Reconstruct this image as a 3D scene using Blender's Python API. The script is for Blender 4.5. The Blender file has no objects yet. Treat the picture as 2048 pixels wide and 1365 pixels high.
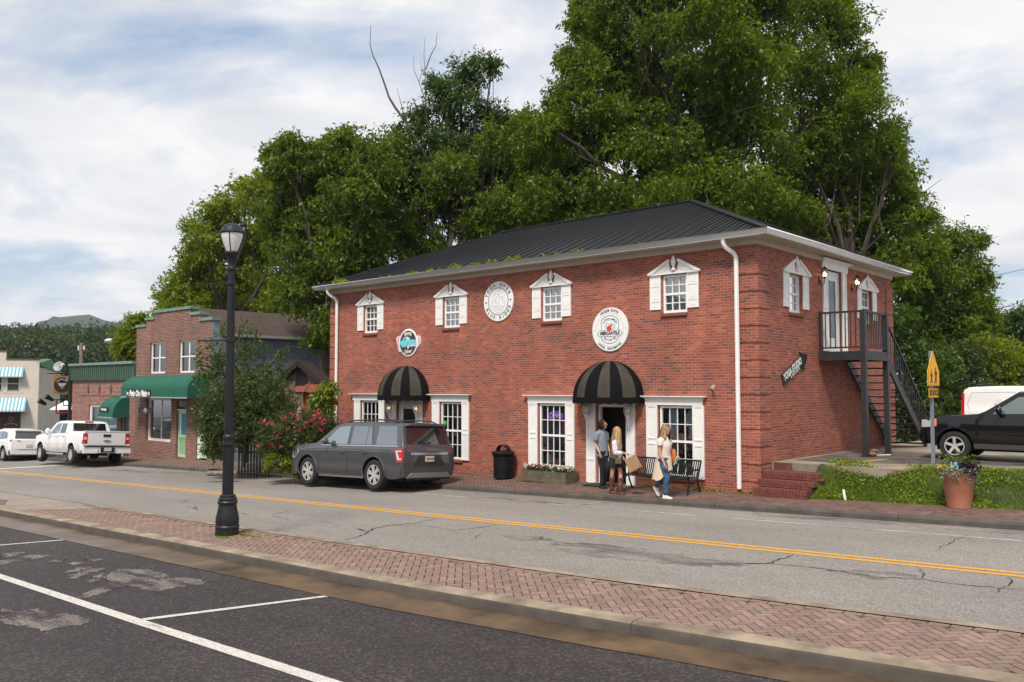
import bpy, bmesh, math, random
import numpy as np
from mathutils import Vector, Matrix
from mathutils.geometry import tessellate_polygon
R = math.radians
random.seed(7); rng = np.random.default_rng(7)
scene = bpy.context.scene
col = scene.collection
# ---------------------------------------------------------------- camera
YAW, PITCH, FPX = R(42.0314), R(3.0832), 1721.3
CAM = Vector((0, 0, 2.4))
cd = bpy.data.cameras.new('camera'); cam = bpy.data.objects.new('camera', cd); col.objects.link(cam)
cam.location = CAM; cam.rotation_euler = (R(90) + PITCH, 0, YAW)
cd.sensor_width = 36; cd.lens = FPX / 2048 * 36; cd.clip_start = .05; cd.clip_end = 9000
scene.camera = cam
# ---------------------------------------------------------------- sky and sun
scene.view_settings.view_transform = 'Standard'; scene.view_settings.look = 'None'
scene.view_settings.exposure = 0.41; scene.view_settings.gamma = 1
SUN_EL, SUN_AZ = R(54), R(158)      # azimuth clockwise from +Y, where the light comes from
w = bpy.data.worlds.new('World'); scene.world = w; w.use_nodes = True
nt = w.node_tree; nt.nodes.clear(); L = nt.links.new
def N(t, tree=None, **k):
 n = (tree or nt).nodes.new(t)
 for a, b in k.items():
  if a.startswith('_'): n.inputs[a[1:].replace('_', ' ')].default_value = b
  else: setattr(n, a, b)
 return n
out = N('ShaderNodeOutputWorld'); bg = N('ShaderNodeBackground'); bg.inputs['Strength'].default_value = .1
sky = N('ShaderNodeTexSky'); sky.sky_type = 'NISHITA'; sky.sun_disc = False
sky.sun_elevation = SUN_EL; sky.sun_rotation = SUN_AZ; sky.air_density = 1.0; sky.dust_density = 1.5; sky.ozone_density = 1.5
tc = N('ShaderNodeTexCoord'); sep = N('ShaderNodeSeparateXYZ'); L(tc.outputs['Generated'], sep.inputs[0])
def M(op, a, b=None, c=None, tree=None, clamp=False):
 n = (tree or nt).nodes.new('ShaderNodeMath'); n.operation = op; n.use_clamp = clamp
 for i, v in enumerate((a, b, c)):
  if v is None: continue
  if isinstance(v, (int, float)): n.inputs[i].default_value = v
  else: (tree or nt).links.new(v, n.inputs[i])
 return n.outputs[0]
zc = M('ADD', M('MAXIMUM', sep.outputs[2], 0.0), .16)
cx_, cy_ = M('DIVIDE', sep.outputs[0], zc), M('DIVIDE', sep.outputs[1], zc)
cmb = N('ShaderNodeCombineXYZ'); L(cx_, cmb.inputs[0]); L(cy_, cmb.inputs[1]); cmb.inputs[2].default_value = 3.7
mp = N('ShaderNodeMapping'); L(cmb.outputs[0], mp.inputs[0]); mp.inputs['Location'].default_value = (2.3, 1.1, 0); mp.inputs['Rotation'].default_value = (0, 0, R(-35)); mp.inputs['Scale'].default_value = (.85, 1.0, 1)
n1 = N('ShaderNodeTexNoise'); L(mp.outputs[0], n1.inputs['Vector']); n1.inputs['Scale'].default_value = 1.15; n1.inputs['Detail'].default_value = 9; n1.inputs['Roughness'].default_value = .58; n1.inputs['Distortion'].default_value = .35
n2 = N('ShaderNodeTexNoise'); L(mp.outputs[0], n2.inputs['Vector']); n2.inputs['Scale'].default_value = 2.1; n2.inputs['Detail'].default_value = 8; n2.inputs['Roughness'].default_value = .55; n2.inputs['Distortion'].default_value = .6
r1 = N('ShaderNodeValToRGB'); L(n1.outputs[0], r1.inputs[0]); r1.color_ramp.elements[0].position = .372; r1.color_ramp.elements[0].color = (.12,)*3 + (1,); r1.color_ramp.elements[1].position = .52; r1.color_ramp.elements[1].color = (1, 1, 1, 1)
r2 = N('ShaderNodeValToRGB'); L(n2.outputs[0], r2.inputs[0]); e = r2.color_ramp.elements
e[0].position = .28; e[0].color = (5.3, 5.55, 6.0, 1); e[1].position = .60; e[1].color = (7.6, 7.5, 7.5, 1)
mx = N('ShaderNodeMix', data_type='RGBA'); L(r1.outputs[0], mx.inputs[0])
sk2 = N('ShaderNodeMix', data_type='RGBA'); sk2.inputs[0].default_value = .42; L(sky.outputs[0], sk2.inputs[6]); sk2.inputs[7].default_value = (3.9, 5.2, 7.2, 1)
L(sk2.outputs[2], mx.inputs[6]); L(r2.outputs[0], mx.inputs[7])
lowm = N('ShaderNodeMix', data_type='RGBA'); L(M('MULTIPLY', M('SUBTRACT', .075, sep.outputs[2]), 14, clamp=True), lowm.inputs[0]); L(mx.outputs[2], lowm.inputs[6]); lowm.inputs[7].default_value = (5.7, 6.0, 6.4, 1)
gnd = N('ShaderNodeMix', data_type='RGBA'); L(M('MULTIPLY', sep.outputs[2], -30, clamp=True), gnd.inputs[0]); L(lowm.outputs[2], gnd.inputs[6]); gnd.inputs[7].default_value = (1.6, 1.5, 1.3, 1)
L(gnd.outputs[2], bg.inputs[0]); L(bg.outputs[0], out.inputs[0])
sd = bpy.data.lights.new('sun', 'SUN'); sun = bpy.data.objects.new('sun', sd); col.objects.link(sun)
sd.energy = 3.1; sd.angle = R(12); sd.color = (1, .93, .84)
sun.rotation_euler = (R(90) - SUN_EL, 0, math.pi - SUN_AZ)   # points back along the light's travel
sdir = Vector((math.sin(SUN_AZ) * math.cos(SUN_EL), math.cos(SUN_AZ) * math.cos(SUN_EL), math.sin(SUN_EL)))
sun.rotation_euler = sdir.to_track_quat('Z', 'Y').to_euler()
# ---------------------------------------------------------------- placing helpers
fwd = Vector((-math.sin(YAW) * math.cos(PITCH), math.cos(YAW) * math.cos(PITCH), math.sin(PITCH)))
rgt = Vector((math.cos(YAW), math.sin(YAW), 0)); upv = rgt.cross(fwd)
def ray(x, y): return fwd * FPX + rgt * (x - 1024) - upv * (y - 682.5)
def atD(x, y, d): return CAM + ray(x, y) * (d / FPX)            # at a depth along the axis
def atY(x, y, Y): r = ray(x, y); return CAM + r * (Y / r.y)
def atX(x, y, X): r = ray(x, y); return CAM + r * (X / r.x)
def atZ(x, y, z): r = ray(x, y); return CAM + r * ((z - CAM.z) / r.z)
def road_z(x): return .03 * (x + 2)
# ---------------------------------------------------------------- materials
MATS = {}
def mat(name, c=(.5, .5, .5), rough=.7, metal=0., var=.0, scale=8., bump=.0, bscale=60., spec=None, emit=None, coat=0, trans=0, detail=4, c2=None):
 """principled with an object-space noise: var brightens/darkens, c2 mixes a second colour in patches"""
 if name in MATS: return MATS[name]
 m = bpy.data.materials.new(name); m.use_nodes = True; t = m.node_tree; b = t.nodes['Principled BSDF']
 b.inputs['Base Color'].default_value = (*c, 1); b.inputs['Roughness'].default_value = rough; b.inputs['Metallic'].default_value = metal
 if spec is not None: b.inputs['Specular IOR Level'].default_value = spec
 if coat: b.inputs['Coat Weight'].default_value = coat; b.inputs['Coat Roughness'].default_value = .04
 if trans: b.inputs['Transmission Weight'].default_value = trans
 if emit: b.inputs['Emission Color'].default_value = (*emit[:3], 1); b.inputs['Emission Strength'].default_value = emit[3]
 co = t.nodes.new('ShaderNodeTexCoord')
 if var or c2:
  n = N('ShaderNodeTexNoise', t); n.inputs['Scale'].default_value = scale; n.inputs['Detail'].default_value = detail; n.inputs['Roughness'].default_value = .6
  t.links.new(co.outputs['Object'], n.inputs['Vector'])
  rp = N('ShaderNodeValToRGB', t); t.links.new(n.outputs[0], rp.inputs[0])
  a, d = rp.color_ramp.elements; a.position = .3; d.position = .7
  a.color = (*[x * (1 - var) for x in c], 1); d.color = (*[min(1, x * (1 + var)) for x in (c2 or c)], 1)
  t.links.new(rp.outputs[0], b.inputs['Base Color'])
 if bump:
  n = N('ShaderNodeTexNoise', t); n.inputs['Scale'].default_value = bscale; n.inputs['Detail'].default_value = 3
  t.links.new(co.outputs['Object'], n.inputs['Vector'])
  bp = N('ShaderNodeBump', t); bp.inputs['Strength'].default_value = bump; bp.inputs['Distance'].default_value = .01
  t.links.new(n.outputs[0], bp.inputs['Height']); t.links.new(bp.outputs[0], b.inputs['Normal'])
 MATS[name] = m; return m
def brick_mat(name, ramp, mortar, bw=.203, bh=.0677, mw=.009, dark=.0, axis='auto', dirt=0.25, patch=None, blend=.5):
 """running-bond bricks in metres on walls that face X or Y; every brick its own tone, dark bricks gathering in bands"""
 m = bpy.data.materials.new(name); m.use_nodes = True; t = m.node_tree; b = t.nodes['Principled BSDF']; b.inputs['Roughness'].default_value = .85
 b.inputs['Specular IOR Level'].default_value = .25
 K = t.links.new
 co = N('ShaderNodeTexCoord', t); sp = N('ShaderNodeSeparateXYZ', t); K(co.outputs['Object'], sp.inputs[0])
 ge = N('ShaderNodeNewGeometry', t)
 tn = N('ShaderNodeVectorTransform', t); tn.vector_type = 'NORMAL'; tn.convert_from = 'WORLD'; tn.convert_to = 'OBJECT'; K(ge.outputs['True Normal'], tn.inputs[0])
 sn = N('ShaderNodeSeparateXYZ', t); K(tn.outputs[0], sn.inputs[0])
 facex = M('GREATER_THAN', M('ABSOLUTE', sn.outputs[0], tree=t), .6, tree=t)
 facez = M('GREATER_THAN', M('ABSOLUTE', sn.outputs[2], tree=t), .6, tree=t)
 u = M('ADD', M('MULTIPLY', sp.outputs[0], M('SUBTRACT', 1, facex, tree=t), tree=t), M('MULTIPLY', sp.outputs[1], facex, tree=t), tree=t)
 v = M('ADD', M('MULTIPLY', sp.outputs[2], M('SUBTRACT', 1, facez, tree=t), tree=t), M('MULTIPLY', sp.outputs[1], facez, tree=t), tree=t)
 vr = M('DIVIDE', v, bh, tree=t); row = M('FLOOR', vr, tree=t)
 ur = M('ADD', M('DIVIDE', u, bw, tree=t), M('MULTIPLY', M('MODULO', M('ABSOLUTE', row, tree=t), 2, tree=t), .5, tree=t), tree=t)
 cl = M('FLOOR', ur, tree=t)
 cb = N('ShaderNodeCombineXYZ', t); K(cl, cb.inputs[0]); K(row, cb.inputs[1]); K(facex, cb.inputs[2])
 wn = N('ShaderNodeTexWhiteNoise', t); wn.noise_dimensions = '3D'; K(cb.outputs[0], wn.inputs[0])
 ns = N('ShaderNodeTexNoise', t); mpn = N('ShaderNodeMapping', t); mpn.inputs['Scale'].default_value = (.35, .35, 1.5); K(co.outputs['Object'], mpn.inputs[0]); K(mpn.outputs[0], ns.inputs['Vector']); ns.inputs['Scale'].default_value = 1.0; ns.inputs['Detail'].default_value = 3
 val = M('ADD', wn.outputs[0], M('MULTIPLY', M('SUBTRACT', ns.outputs[0], .5, tree=t), blend * 2, tree=t), tree=t)
 rp = N('ShaderNodeValToRGB', t); K(val, rp.inputs[0]); rp.color_ramp.interpolation = 'LINEAR'
 els = rp.color_ramp.elements
 while len(els) < len(ramp): els.new(.5)
 for i, (p, c) in enumerate(ramp): els[i].position = p; els[i].color = (*c, 1)
 fu = M('FRACT', ur, tree=t); fv = M('FRACT', vr, tree=t)
 eu = M('MULTIPLY', M('MINIMUM', fu, M('SUBTRACT', 1, fu, tree=t), tree=t), bw, tree=t)
 ev = M('MULTIPLY', M('MINIMUM', fv, M('SUBTRACT', 1, fv, tree=t), tree=t), bh, tree=t)
 ed = M('MINIMUM', eu, ev, tree=t)
 jit = N('ShaderNodeTexNoise', t); K(co.outputs['Object'], jit.inputs['Vector']); jit.inputs['Scale'].default_value = 30
 ed = M('ADD', ed, M('MULTIPLY', M('SUBTRACT', jit.outputs[0], .5, tree=t), .004, tree=t), tree=t)
 mask = M('SUBTRACT', 1, M('DIVIDE', M('SUBTRACT', ed, mw * .35, tree=t), mw * .5, tree=t, clamp=True), tree=t, clamp=True)
 g = N('ShaderNodeTexNoise', t); K(co.outputs['Object'], g.inputs['Vector']); g.inputs['Scale'].default_value = 45; g.inputs['Detail'].default_value = 5
 hsv = N('ShaderNodeHueSaturation', t); K(rp.outputs[0], hsv.inputs['Color']); K(M('ADD', M('MULTIPLY', g.outputs[0], .7, tree=t), .65, tree=t), hsv.inputs['Value'])
 dn = N('ShaderNodeTexNoise', t); mp2 = N('ShaderNodeMapping', t); mp2.inputs['Scale'].default_value = (1.3, 1.3, .5); K(co.outputs['Object'], mp2.inputs[0]); K(mp2.outputs[0], dn.inputs['Vector']); dn.inputs['Scale'].default_value = .9; dn.inputs['Detail'].default_value = 6
 dv = M('ADD', M('MULTIPLY', dn.outputs[0], dirt * 2, tree=t), 1 - dirt, tree=t)
 mxm = N('ShaderNodeMix', t, data_type='RGBA'); K(mask, mxm.inputs[0]); K(hsv.outputs[0], mxm.inputs[6]); mxm.inputs[7].default_value = (*mortar, 1)
 h2 = N('ShaderNodeHueSaturation', t); K(mxm.outputs[2], h2.inputs['Color']); K(dv, h2.inputs['Value'])
 K(h2.outputs[0], b.inputs['Base Color'])
 bp = N('ShaderNodeBump', t); bp.inputs['Strength'].default_value = .6; bp.inputs['Distance'].default_value = .006
 K(M('ADD', M('SUBTRACT', 1, mask, tree=t), M('MULTIPLY', g.outputs[0], .4, tree=t), tree=t), bp.inputs['Height']); K(bp.outputs[0], b.inputs['Normal'])
 return m
# ---------------------------------------------------------------- mesh builder
class MB:
 def __init__(s): s.v = []; s.f = []; s.m = []; s.T = Matrix.Identity(4); s.mi = 0
 def add(s, vs, fs, mi=None):
  o = len(s.v); T = s.T
  s.v += [tuple(T @ Vector(p)) for p in vs]; s.f += [tuple(i + o for i in f) for f in fs]; s.m += [s.mi if mi is None else mi] * len(fs)
  return s
 def box(s, a, b, mi=None):
  x0, y0, z0 = [min(p, q) for p, q in zip(a, b)]; x1, y1, z1 = [max(p, q) for p, q in zip(a, b)]
  return s.add([(x0, y0, z0), (x1, y0, z0), (x1, y1, z0), (x0, y1, z0), (x0, y0, z1), (x1, y0, z1), (x1, y1, z1), (x0, y1, z1)],
      [(0, 3, 2, 1), (4, 5, 6, 7), (0, 1, 5, 4), (1, 2, 6, 5), (2, 3, 7, 6), (3, 0, 4, 7)], mi)
 def cbox(s, c, d, mi=None): return s.box([c[i] - d[i] / 2 for i in range(3)], [c[i] + d[i] / 2 for i in range(3)], mi)
 def bar(s, p, q, w, h=None, up=(0, 0, 1), mi=None):
  """rectangular bar from p to q, w across, h along up"""
  p, q = Vector(p), Vector(q); h = h or w; d = (q - p).normalized(); u = Vector(up)
  if abs(d.dot(u)) > .98: u = Vector((0, 1, 0))
  sd_ = d.cross(u).normalized(); u = sd_.cross(d)
  a, b = sd_ * w / 2, u * h / 2
  return s.add([p - a - b, p + a - b, p + a + b, p - a + b, q - a - b, q + a - b, q + a + b, q - a + b],
      [(3, 2, 1, 0), (4, 5, 6, 7), (0, 1, 5, 4), (1, 2, 6, 5), (2, 3, 7, 6), (3, 0, 4, 7)], mi)
 def tube(s, pts, r, n=10, cap=True, mi=None):
  pts = [Vector(p) for p in pts]; rs = r if isinstance(r, (list, tuple)) else [r] * len(pts)
  vs = []; fs = []; u = None
  for i, p in enumerate(pts):
   d = (pts[min(i + 1, len(pts) - 1)] - pts[max(i - 1, 0)]).normalized()
   if u is None: u = d.orthogonal().normalized()
   u = (u - d * u.dot(d)).normalized(); w_ = d.cross(u)
   for k in range(n):
    a = 2 * math.pi * k / n; vs.append(p + (u * math.cos(a) + w_ * math.sin(a)) * rs[i])
  for i in range(len(pts) - 1):
   for k in range(n): k2 = (k + 1) % n; fs.append((i * n + k, i * n + k2, (i + 1) * n + k2, (i + 1) * n + k))
  if cap: fs.append(tuple(range(n - 1, -1, -1))); fs.append(tuple((len(pts) - 1) * n + k for k in range(n)))
  return s.add(vs, fs, mi)
 def lathe(s, prof, n=24, c=(0, 0, 0), axis='z', mi=None, a0=0, a1=2 * math.pi, ell=1.0):
  """prof: (radius, height)"""
  full = abs(a1 - a0 - 2 * math.pi) < 1e-6; m = n if full else n + 1; vs = []; fs = []
  for r_, h in prof:
   for k in range(m):
    a = a0 + (a1 - a0) * k / n; x, y = r_ * math.cos(a), r_ * math.sin(a) * ell
    p = {'z': (x, y, h), 'y': (x, h, y), 'x': (h, x, y)}[axis]
    vs.append((p[0] + c[0], p[1] + c[1], p[2] + c[2]))
  for i in range(len(prof) - 1):
   for k in range(n):
    k2 = (k + 1) % m; q = (i * m + k, i * m + k2, (i + 1) * m + k2, (i + 1) * m + k)
    fs.append(q if axis in 'zx' else q[::-1])
  return s.add(vs, fs, mi)
 def prism(s, poly, h0, h1, plane='xz', mi=None):
  """extrude a 2D polygon; plane xz: extrude along y, xy: along z, yz: along x"""
  f = {'xz': lambda p, h: (p[0], h, p[1]), 'xy': lambda p, h: (p[0], p[1], h), 'yz': lambda p, h: (h, p[0], p[1])}[plane]
  n = len(poly); vs = [f(p, h0) for p in poly] + [f(p, h1) for p in poly]
  tri = tessellate_polygon([[Vector((p[0], p[1], 0)) for p in poly]])
  fs = [tuple(t) for t in tri] + [tuple(n + i for i in reversed(t)) for t in tri]
  fs += [(i, (i + 1) % n, n + (i + 1) % n, n + i) for i in range(n)]
  return s.add(vs, fs, mi)
 def quad(s, a, b, c, d, mi=None): return s.add([a, b, c, d], [(0, 1, 2, 3)], mi)
 def ellipsoid(s, c, r, nu=16, nv=10, mi=None):
  vs = []; fs = []
  for i in range(nv + 1):
   t = math.pi * i / nv
   for k in range(nu): a = 2 * math.pi * k / nu; vs.append((c[0] + r[0] * math.sin(t) * math.cos(a), c[1] + r[1] * math.sin(t) * math.sin(a), c[2] + r[2] * math.cos(t)))
  for i in range(nv):
   for k in range(nu): k2 = (k + 1) % nu; fs.append((i * nu + k, (i + 1) * nu + k, (i + 1) * nu + k2, i * nu + k2))
  return s.add(vs, fs, mi)
 def build(s, name, mats, parent=None, smooth=False, bevel=0, recalc=True, kind=None, angle=35, weld=True, world=None):
  me = bpy.data.meshes.new(name); me.from_pydata(s.v, [], s.f)
  for m_ in (mats if isinstance(mats, (list, tuple)) else [mats]): me.materials.append(m_)
  me.polygons.foreach_set('material_index', s.m)
  bm = bmesh.new(); bm.from_mesh(me)
  if weld: bmesh.ops.remove_doubles(bm, verts=bm.verts, dist=1e-5)
  if recalc: bmesh.ops.recalc_face_normals(bm, faces=bm.faces)
  if bevel:
   es = [e for e in bm.edges if len(e.link_faces) == 2 and e.calc_face_angle(0) > R(40)]
   bmesh.ops.bevel(bm, geom=es, offset=bevel, segments=2, affect='EDGES', profile=.6, clamp_overlap=True)
  if smooth:
   for f in bm.faces: f.smooth = True
   for e in bm.edges:
    if len(e.link_faces) == 2 and e.calc_face_angle(0) > R(angle): e.smooth = False
  bm.to_mesh(me); bm.free(); me.update()
  o = bpy.data.objects.new(name, me); col.objects.link(o)
  if parent is not None:
   o.parent = parent
   if world is True or (world is None and parent.get('_w')):
    top = parent; off = Vector((0, 0, 0))
    while top is not None: off += top.location; top = top.parent
    o.location = -off; o['_w'] = 1
  if kind: o['kind'] = kind
  return o
def thing(name, label, cat, loc=(0, 0, 0), rz=0, group=None, world=False):
 """an Empty at the base of a thing; world=True when its parts are modelled in world metres"""
 o = bpy.data.objects.new(name, None); col.objects.link(o); o.location = loc; o.rotation_euler = (0, 0, rz)
 o.empty_display_size = .2; o['label'] = label; o['category'] = cat
 if group: o['group'] = group
 if world: o['_w'] = 1
 return o
def tag(o, label, cat, group=None, kind=None):
 o['label'] = label; o['category'] = cat
 if group: o['group'] = group
 if kind: o['kind'] = kind
 return o
def rebase(o, p):
 """move a world-metre mesh's origin to p without moving the mesh"""
 p = Vector(p); o.data.transform(Matrix.Translation(-p)); o.location = p; return o
def copy_tree(o, parent=None):
 c = o.copy(); col.objects.link(c)
 if parent is not None: c.parent = parent
 for ch in list(o.children): copy_tree(ch, c)
 return c
def text_polys(s, size=1, bold=0.0, italic=0, xs=1, spacing=1, align='CENTER', res=3):
 cu = bpy.data.curves.new('t', 'FONT'); cu.body = s; cu.size = size; cu.offset = bold; cu.shear = italic; cu.space_character = spacing
 cu.align_x = align; cu.align_y = 'CENTER'; cu.resolution_u = res; cu.fill_mode = 'FRONT'
 ob = bpy.data.objects.new('t', cu); col.objects.link(ob); bpy.context.view_layer.update()
 me = ob.evaluated_get(bpy.context.evaluated_depsgraph_get()).to_mesh()
 vs = [(v.co.x * xs, v.co.y) for v in me.vertices]; fs = [tuple(p.vertices) for p in me.polygons]
 bpy.data.objects.remove(ob); bpy.data.curves.remove(cu)
 return vs, fs
def put_text(mb, s, O, U, V, size, mi=0, off=.004, **k):
 """letters laid on the plane O + u*U + v*V, lifted off by the normal"""
 U = Vector(U).normalized(); V = Vector(V).normalized(); n = U.cross(V); O = Vector(O)
 vs, fs = text_polys(s, size, **k)
 mb.add([O + U * a + V * b + n * off for a, b in vs], fs, mi)
def arc_text(mb, s, O, U, V, rad, size, a0, a1, inside=False, mi=0, off=.004, **k):
 """letters set on a circle from angle a0 to a1 (degrees, 90 = top)"""
 U = Vector(U).normalized(); V = Vector(V).normalized(); O = Vector(O); n = len(s)
 for i, ch in enumerate(s):
  if ch == ' ': continue
  a = R(a0 + (a1 - a0) * (i / (n - 1))); e = U * math.cos(a) + V * math.sin(a); tng = -U * math.sin(a) + V * math.cos(a)
  if inside: put_text(mb, ch, O + e * rad, tng, -e, size, mi, off, **k)
  else: put_text(mb, ch, O + e * rad, -tng, e, size, mi, off, **k)
# ---- common materials
white_paint = mat('white_paint', (.84, .83, .80), .45, var=.05, scale=2.5)
white_trim = mat('white_trim', (.82, .80, .765), .5, var=.05, scale=5, bump=.15)
black_metal = mat('black_metal', (.009, .010, .011), .42, spec=.3, bump=.1, bscale=90)
dark_in = mat('dark_interior', (.012, .011, .01), .9)
def glass_mat(name='window_glass', tint=(1, 1, 1), refl=.35):
 m = bpy.data.materials.new(name); m.use_nodes = True; t = m.node_tree; t.nodes.clear()
 o = N('ShaderNodeOutputMaterial', t); tr = N('ShaderNodeBsdfTransparent', t); gl = N('ShaderNodeBsdfGlossy', t); mixn = N('ShaderNodeMixShader', t)
 tr.inputs[0].default_value = (*tint, 1); gl.inputs['Roughness'].default_value = .02; gl.inputs['Color'].default_value = (.95, .97, 1, 1)
 fr = N('ShaderNodeFresnel', t); fr.inputs['IOR'].default_value = 1.5
 t.links.new(M('ADD', M('MULTIPLY', fr.outputs[0], 1.2, tree=t), refl * .3, tree=t, clamp=True), mixn.inputs[0]); t.links.new(tr.outputs[0], mixn.inputs[1]); t.links.new(gl.outputs[0], mixn.inputs[2]); t.links.new(mixn.outputs[0], o.inputs[0])
 return m
glass = glass_mat(); glass_hi = glass_mat('window_glass_bright', (.9, .95, .97), .8)
# ---------------------------------------------------------------- ground, street, kerbs
def sheet(name, poly, off, m, zf=road_z, kind='structure', nx=1):
 """flat sheet following the street's fall; poly in (x, y)"""
 mb = MB(); tri = tessellate_polygon([[Vector((p[0], p[1], 0)) for p in poly]])
 mb.add([(p[0], p[1], zf(p[0]) + off) for p in poly], [tuple(t) for t in tri])
 o = mb.build(name, m, weld=False)
 for p in o.data.polygons:
  if p.normal.z < 0: p.flip()
 o['kind'] = kind; return o
def asphalt(name, c1, c2, scale, speck, rough=.85, patch=(.35, .65), crack=0, wet=None, amp=.75):
 m = bpy.data.materials.new(name); m.use_nodes = True; t = m.node_tree; b = t.nodes['Principled BSDF']; K = t.links.new
 co = N('ShaderNodeTexCoord', t); b.inputs['Specular IOR Level'].default_value = .3
 n = N('ShaderNodeTexNoise', t); mp_ = N('ShaderNodeMapping', t); mp_.inputs['Scale'].default_value = (.35, 1, 1); K(co.outputs['Object'], mp_.inputs[0]); K(mp_.outputs[0], n.inputs['Vector']); n.inputs['Scale'].default_value = scale; n.inputs['Detail'].default_value = 8; n.inputs['Roughness'].default_value = .65
 rp = N('ShaderNodeValToRGB', t); K(n.outputs[0], rp.inputs[0]); a, d = rp.color_ramp.elements; a.position, d.position = patch; a.color = (*c1, 1); d.color = (*c2, 1)
 g = N('ShaderNodeTexVoronoi', t); K(co.outputs['Object'], g.inputs['Vector']); g.inputs['Scale'].default_value = speck
 g2 = N('ShaderNodeTexNoise', t); K(co.outputs['Object'], g2.inputs['Vector']); g2.inputs['Scale'].default_value = speck * .45; g2.inputs['Detail'].default_value = 4
 sr = N('ShaderNodeSeparateXYZ', t); K(g.outputs['Color'], sr.inputs[0])
 val = M('ADD', M('MULTIPLY', M('POWER', sr.outputs[0], 4, tree=t), amp, tree=t), M('ADD', M('MULTIPLY', g2.outputs[0], .6, tree=t), .5, tree=t), tree=t)
 h = N('ShaderNodeHueSaturation', t); K(rp.outputs[0], h.inputs['Color']); K(val, h.inputs['Value'])
 K(h.outputs[0], b.inputs['Base Color'])
 if wet:
  K(M('ADD', M('MULTIPLY', n.outputs[0], wet, tree=t), rough - wet * .5, tree=t, clamp=True), b.inputs['Roughness'])
 else: b.inputs['Roughness'].default_value = rough
 bp = N('ShaderNodeBump', t); bp.inputs['Strength'].default_value = .5; bp.inputs['Distance'].default_value = .006
 K(g.outputs['Distance'], bp.inputs['Height']); K(bp.outputs[0], b.inputs['Normal']); return m
m_road = asphalt('old_grey_asphalt', (.215, .196, .172), (.272, .248, .219), .5, 70, .85)
m_lot = asphalt('dark_lot_asphalt', (.030, .0245, .0235), (.050, .041, .039), .8, 42, .72, wet=.35, amp=1.4)
m_dry = asphalt('dry_lot_asphalt', (.042, .035, .033), (.155, .132, .118), 3.2, 60, .9, patch=(.40, .56), amp=1.4)
m_damp = asphalt('damp_road_asphalt', (.26, .234, .203), (.125, .115, .105), 2.2, 70, .75, patch=(.40, .62))
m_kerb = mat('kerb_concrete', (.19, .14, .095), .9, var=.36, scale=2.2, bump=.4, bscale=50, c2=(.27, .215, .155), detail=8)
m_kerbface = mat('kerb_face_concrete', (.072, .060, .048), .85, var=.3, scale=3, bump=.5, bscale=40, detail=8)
m_farkerb = mat('far_kerb_concrete', (.075, .064, .055), .85, var=.35, scale=2.5, bump=.4, bscale=40, detail=8)
m_gutter = mat('gutter_pan_concrete', (.05, .033, .019), .38, var=.4, scale=1.3, bump=.2, bscale=30, c2=(.13, .083, .045), detail=9)
m_conc = mat('pale_concrete', (.26, .215, .175), .85, var=.22, scale=1.5, bump=.2, bscale=40, detail=8)
m_brownconc = mat('stained_brown_concrete', (.085, .062, .045), .75, var=.35, scale=1.2, bump=.2, bscale=30, c2=(.16, .12, .09), detail=9)
m_lotconc = mat('lot_concrete', (.17, .14, .105), .8, var=.35, scale=.8, bump=.2, bscale=30, c2=(.30, .25, .19), detail=9)
m_yellow = asphalt('yellow_road_paint', (.42, .24, .07), (.74, .37, .05), 7, 60, .7, patch=(.28, .42), amp=.3)
m_wpaint = asphalt('white_road_paint', (.30, .28, .25), (.62, .58, .53), 9, 60, .75, patch=(.30, .44), amp=.35)
m_thinpaint = asphalt('worn_white_paint', (.27, .25, .22), (.50, .47, .43), 5, 60, .8, patch=(.42, .56), amp=.4)
m_soil = mat('valley_ground', (.05, .065, .03), .95, var=.4, scale=.05)
ground = sheet('ground', [(-900, -200), (500, -200), (500, 900), (-900, 900)], -.42, m_soil)
road = sheet('road', [(-260, 7.0), (60, 7.0), (60, 17.1), (-260, 17.1)], 0, m_road)
side_road = sheet('side_street', [(-72, 17.1), (-45.6, 17.1), (-45.6, 80), (-72, 80)], -.004, m_road)
lot_near = sheet('parking_area', [(-160, -60), (40, -60), (40, 7.0), (-160, 7.0)], -.004, m_lot)
def knb(x):   # back edge of the near kerb
 return np.interp(x, [-60, -8, -5, -1.6, 6], [7.42, 7.42, 7.56, 7.8, 8.3])
def isl(x):   # street-side edge of the island
 return np.interp(x, [-60, -12, -6, -3.3, -1.9, 6], [8.9, 8.88, 9.04, 9.24, 9.33, 9.8])
IT = .13
def ribbon(name, f0, f1, xs, z0, z1, m, kind='structure', zf=road_z):
 mb = MB(); v = []
 for x in xs: v += [(x, f0(x), zf(x) + z0), (x, f1(x), zf(x) + z1)]
 mb.add(v, [(2 * i, 2 * i + 2, 2 * i + 3, 2 * i + 1) for i in range(len(xs) - 1)])
 o = mb.build(name, m, weld=False)
 for p in o.data.polygons:
  if p.normal.z < -.01: p.flip()
 if kind: o['kind'] = kind
 return o
XS = [-60, -40, -30, -22, -16, -12, -10, -8, -6.5, -5, -4, -3.3, -2.5, -1.9, -1, 1, 3, 6]
ribbon('gutter_pan', lambda x: knb(x) - .24 - np.interp(x, [-20, -9, -4, 6], [.74, .62, .52, .5]), lambda x: knb(x) - .2, XS, .003, .003, m_gutter)
jo = [-60, -50, -42, -36, -31, -27.5, -24.6, -21.6, -19.55, -15.79, -12.45, -8.95, -5.0, -1.45, 1.9, 6]
kb = MB()
def kprof(x, front):
 b = float(knb(x)); f = b - .245
 z = road_z(x)
 return [(x, f - .01, z - .05), (x, f + .01, z + .085), (x, f + .025, z + .115), (x, f + .055, z + IT + .004), (x, b, z + IT + .008), (x, b, z - .05)]
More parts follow.
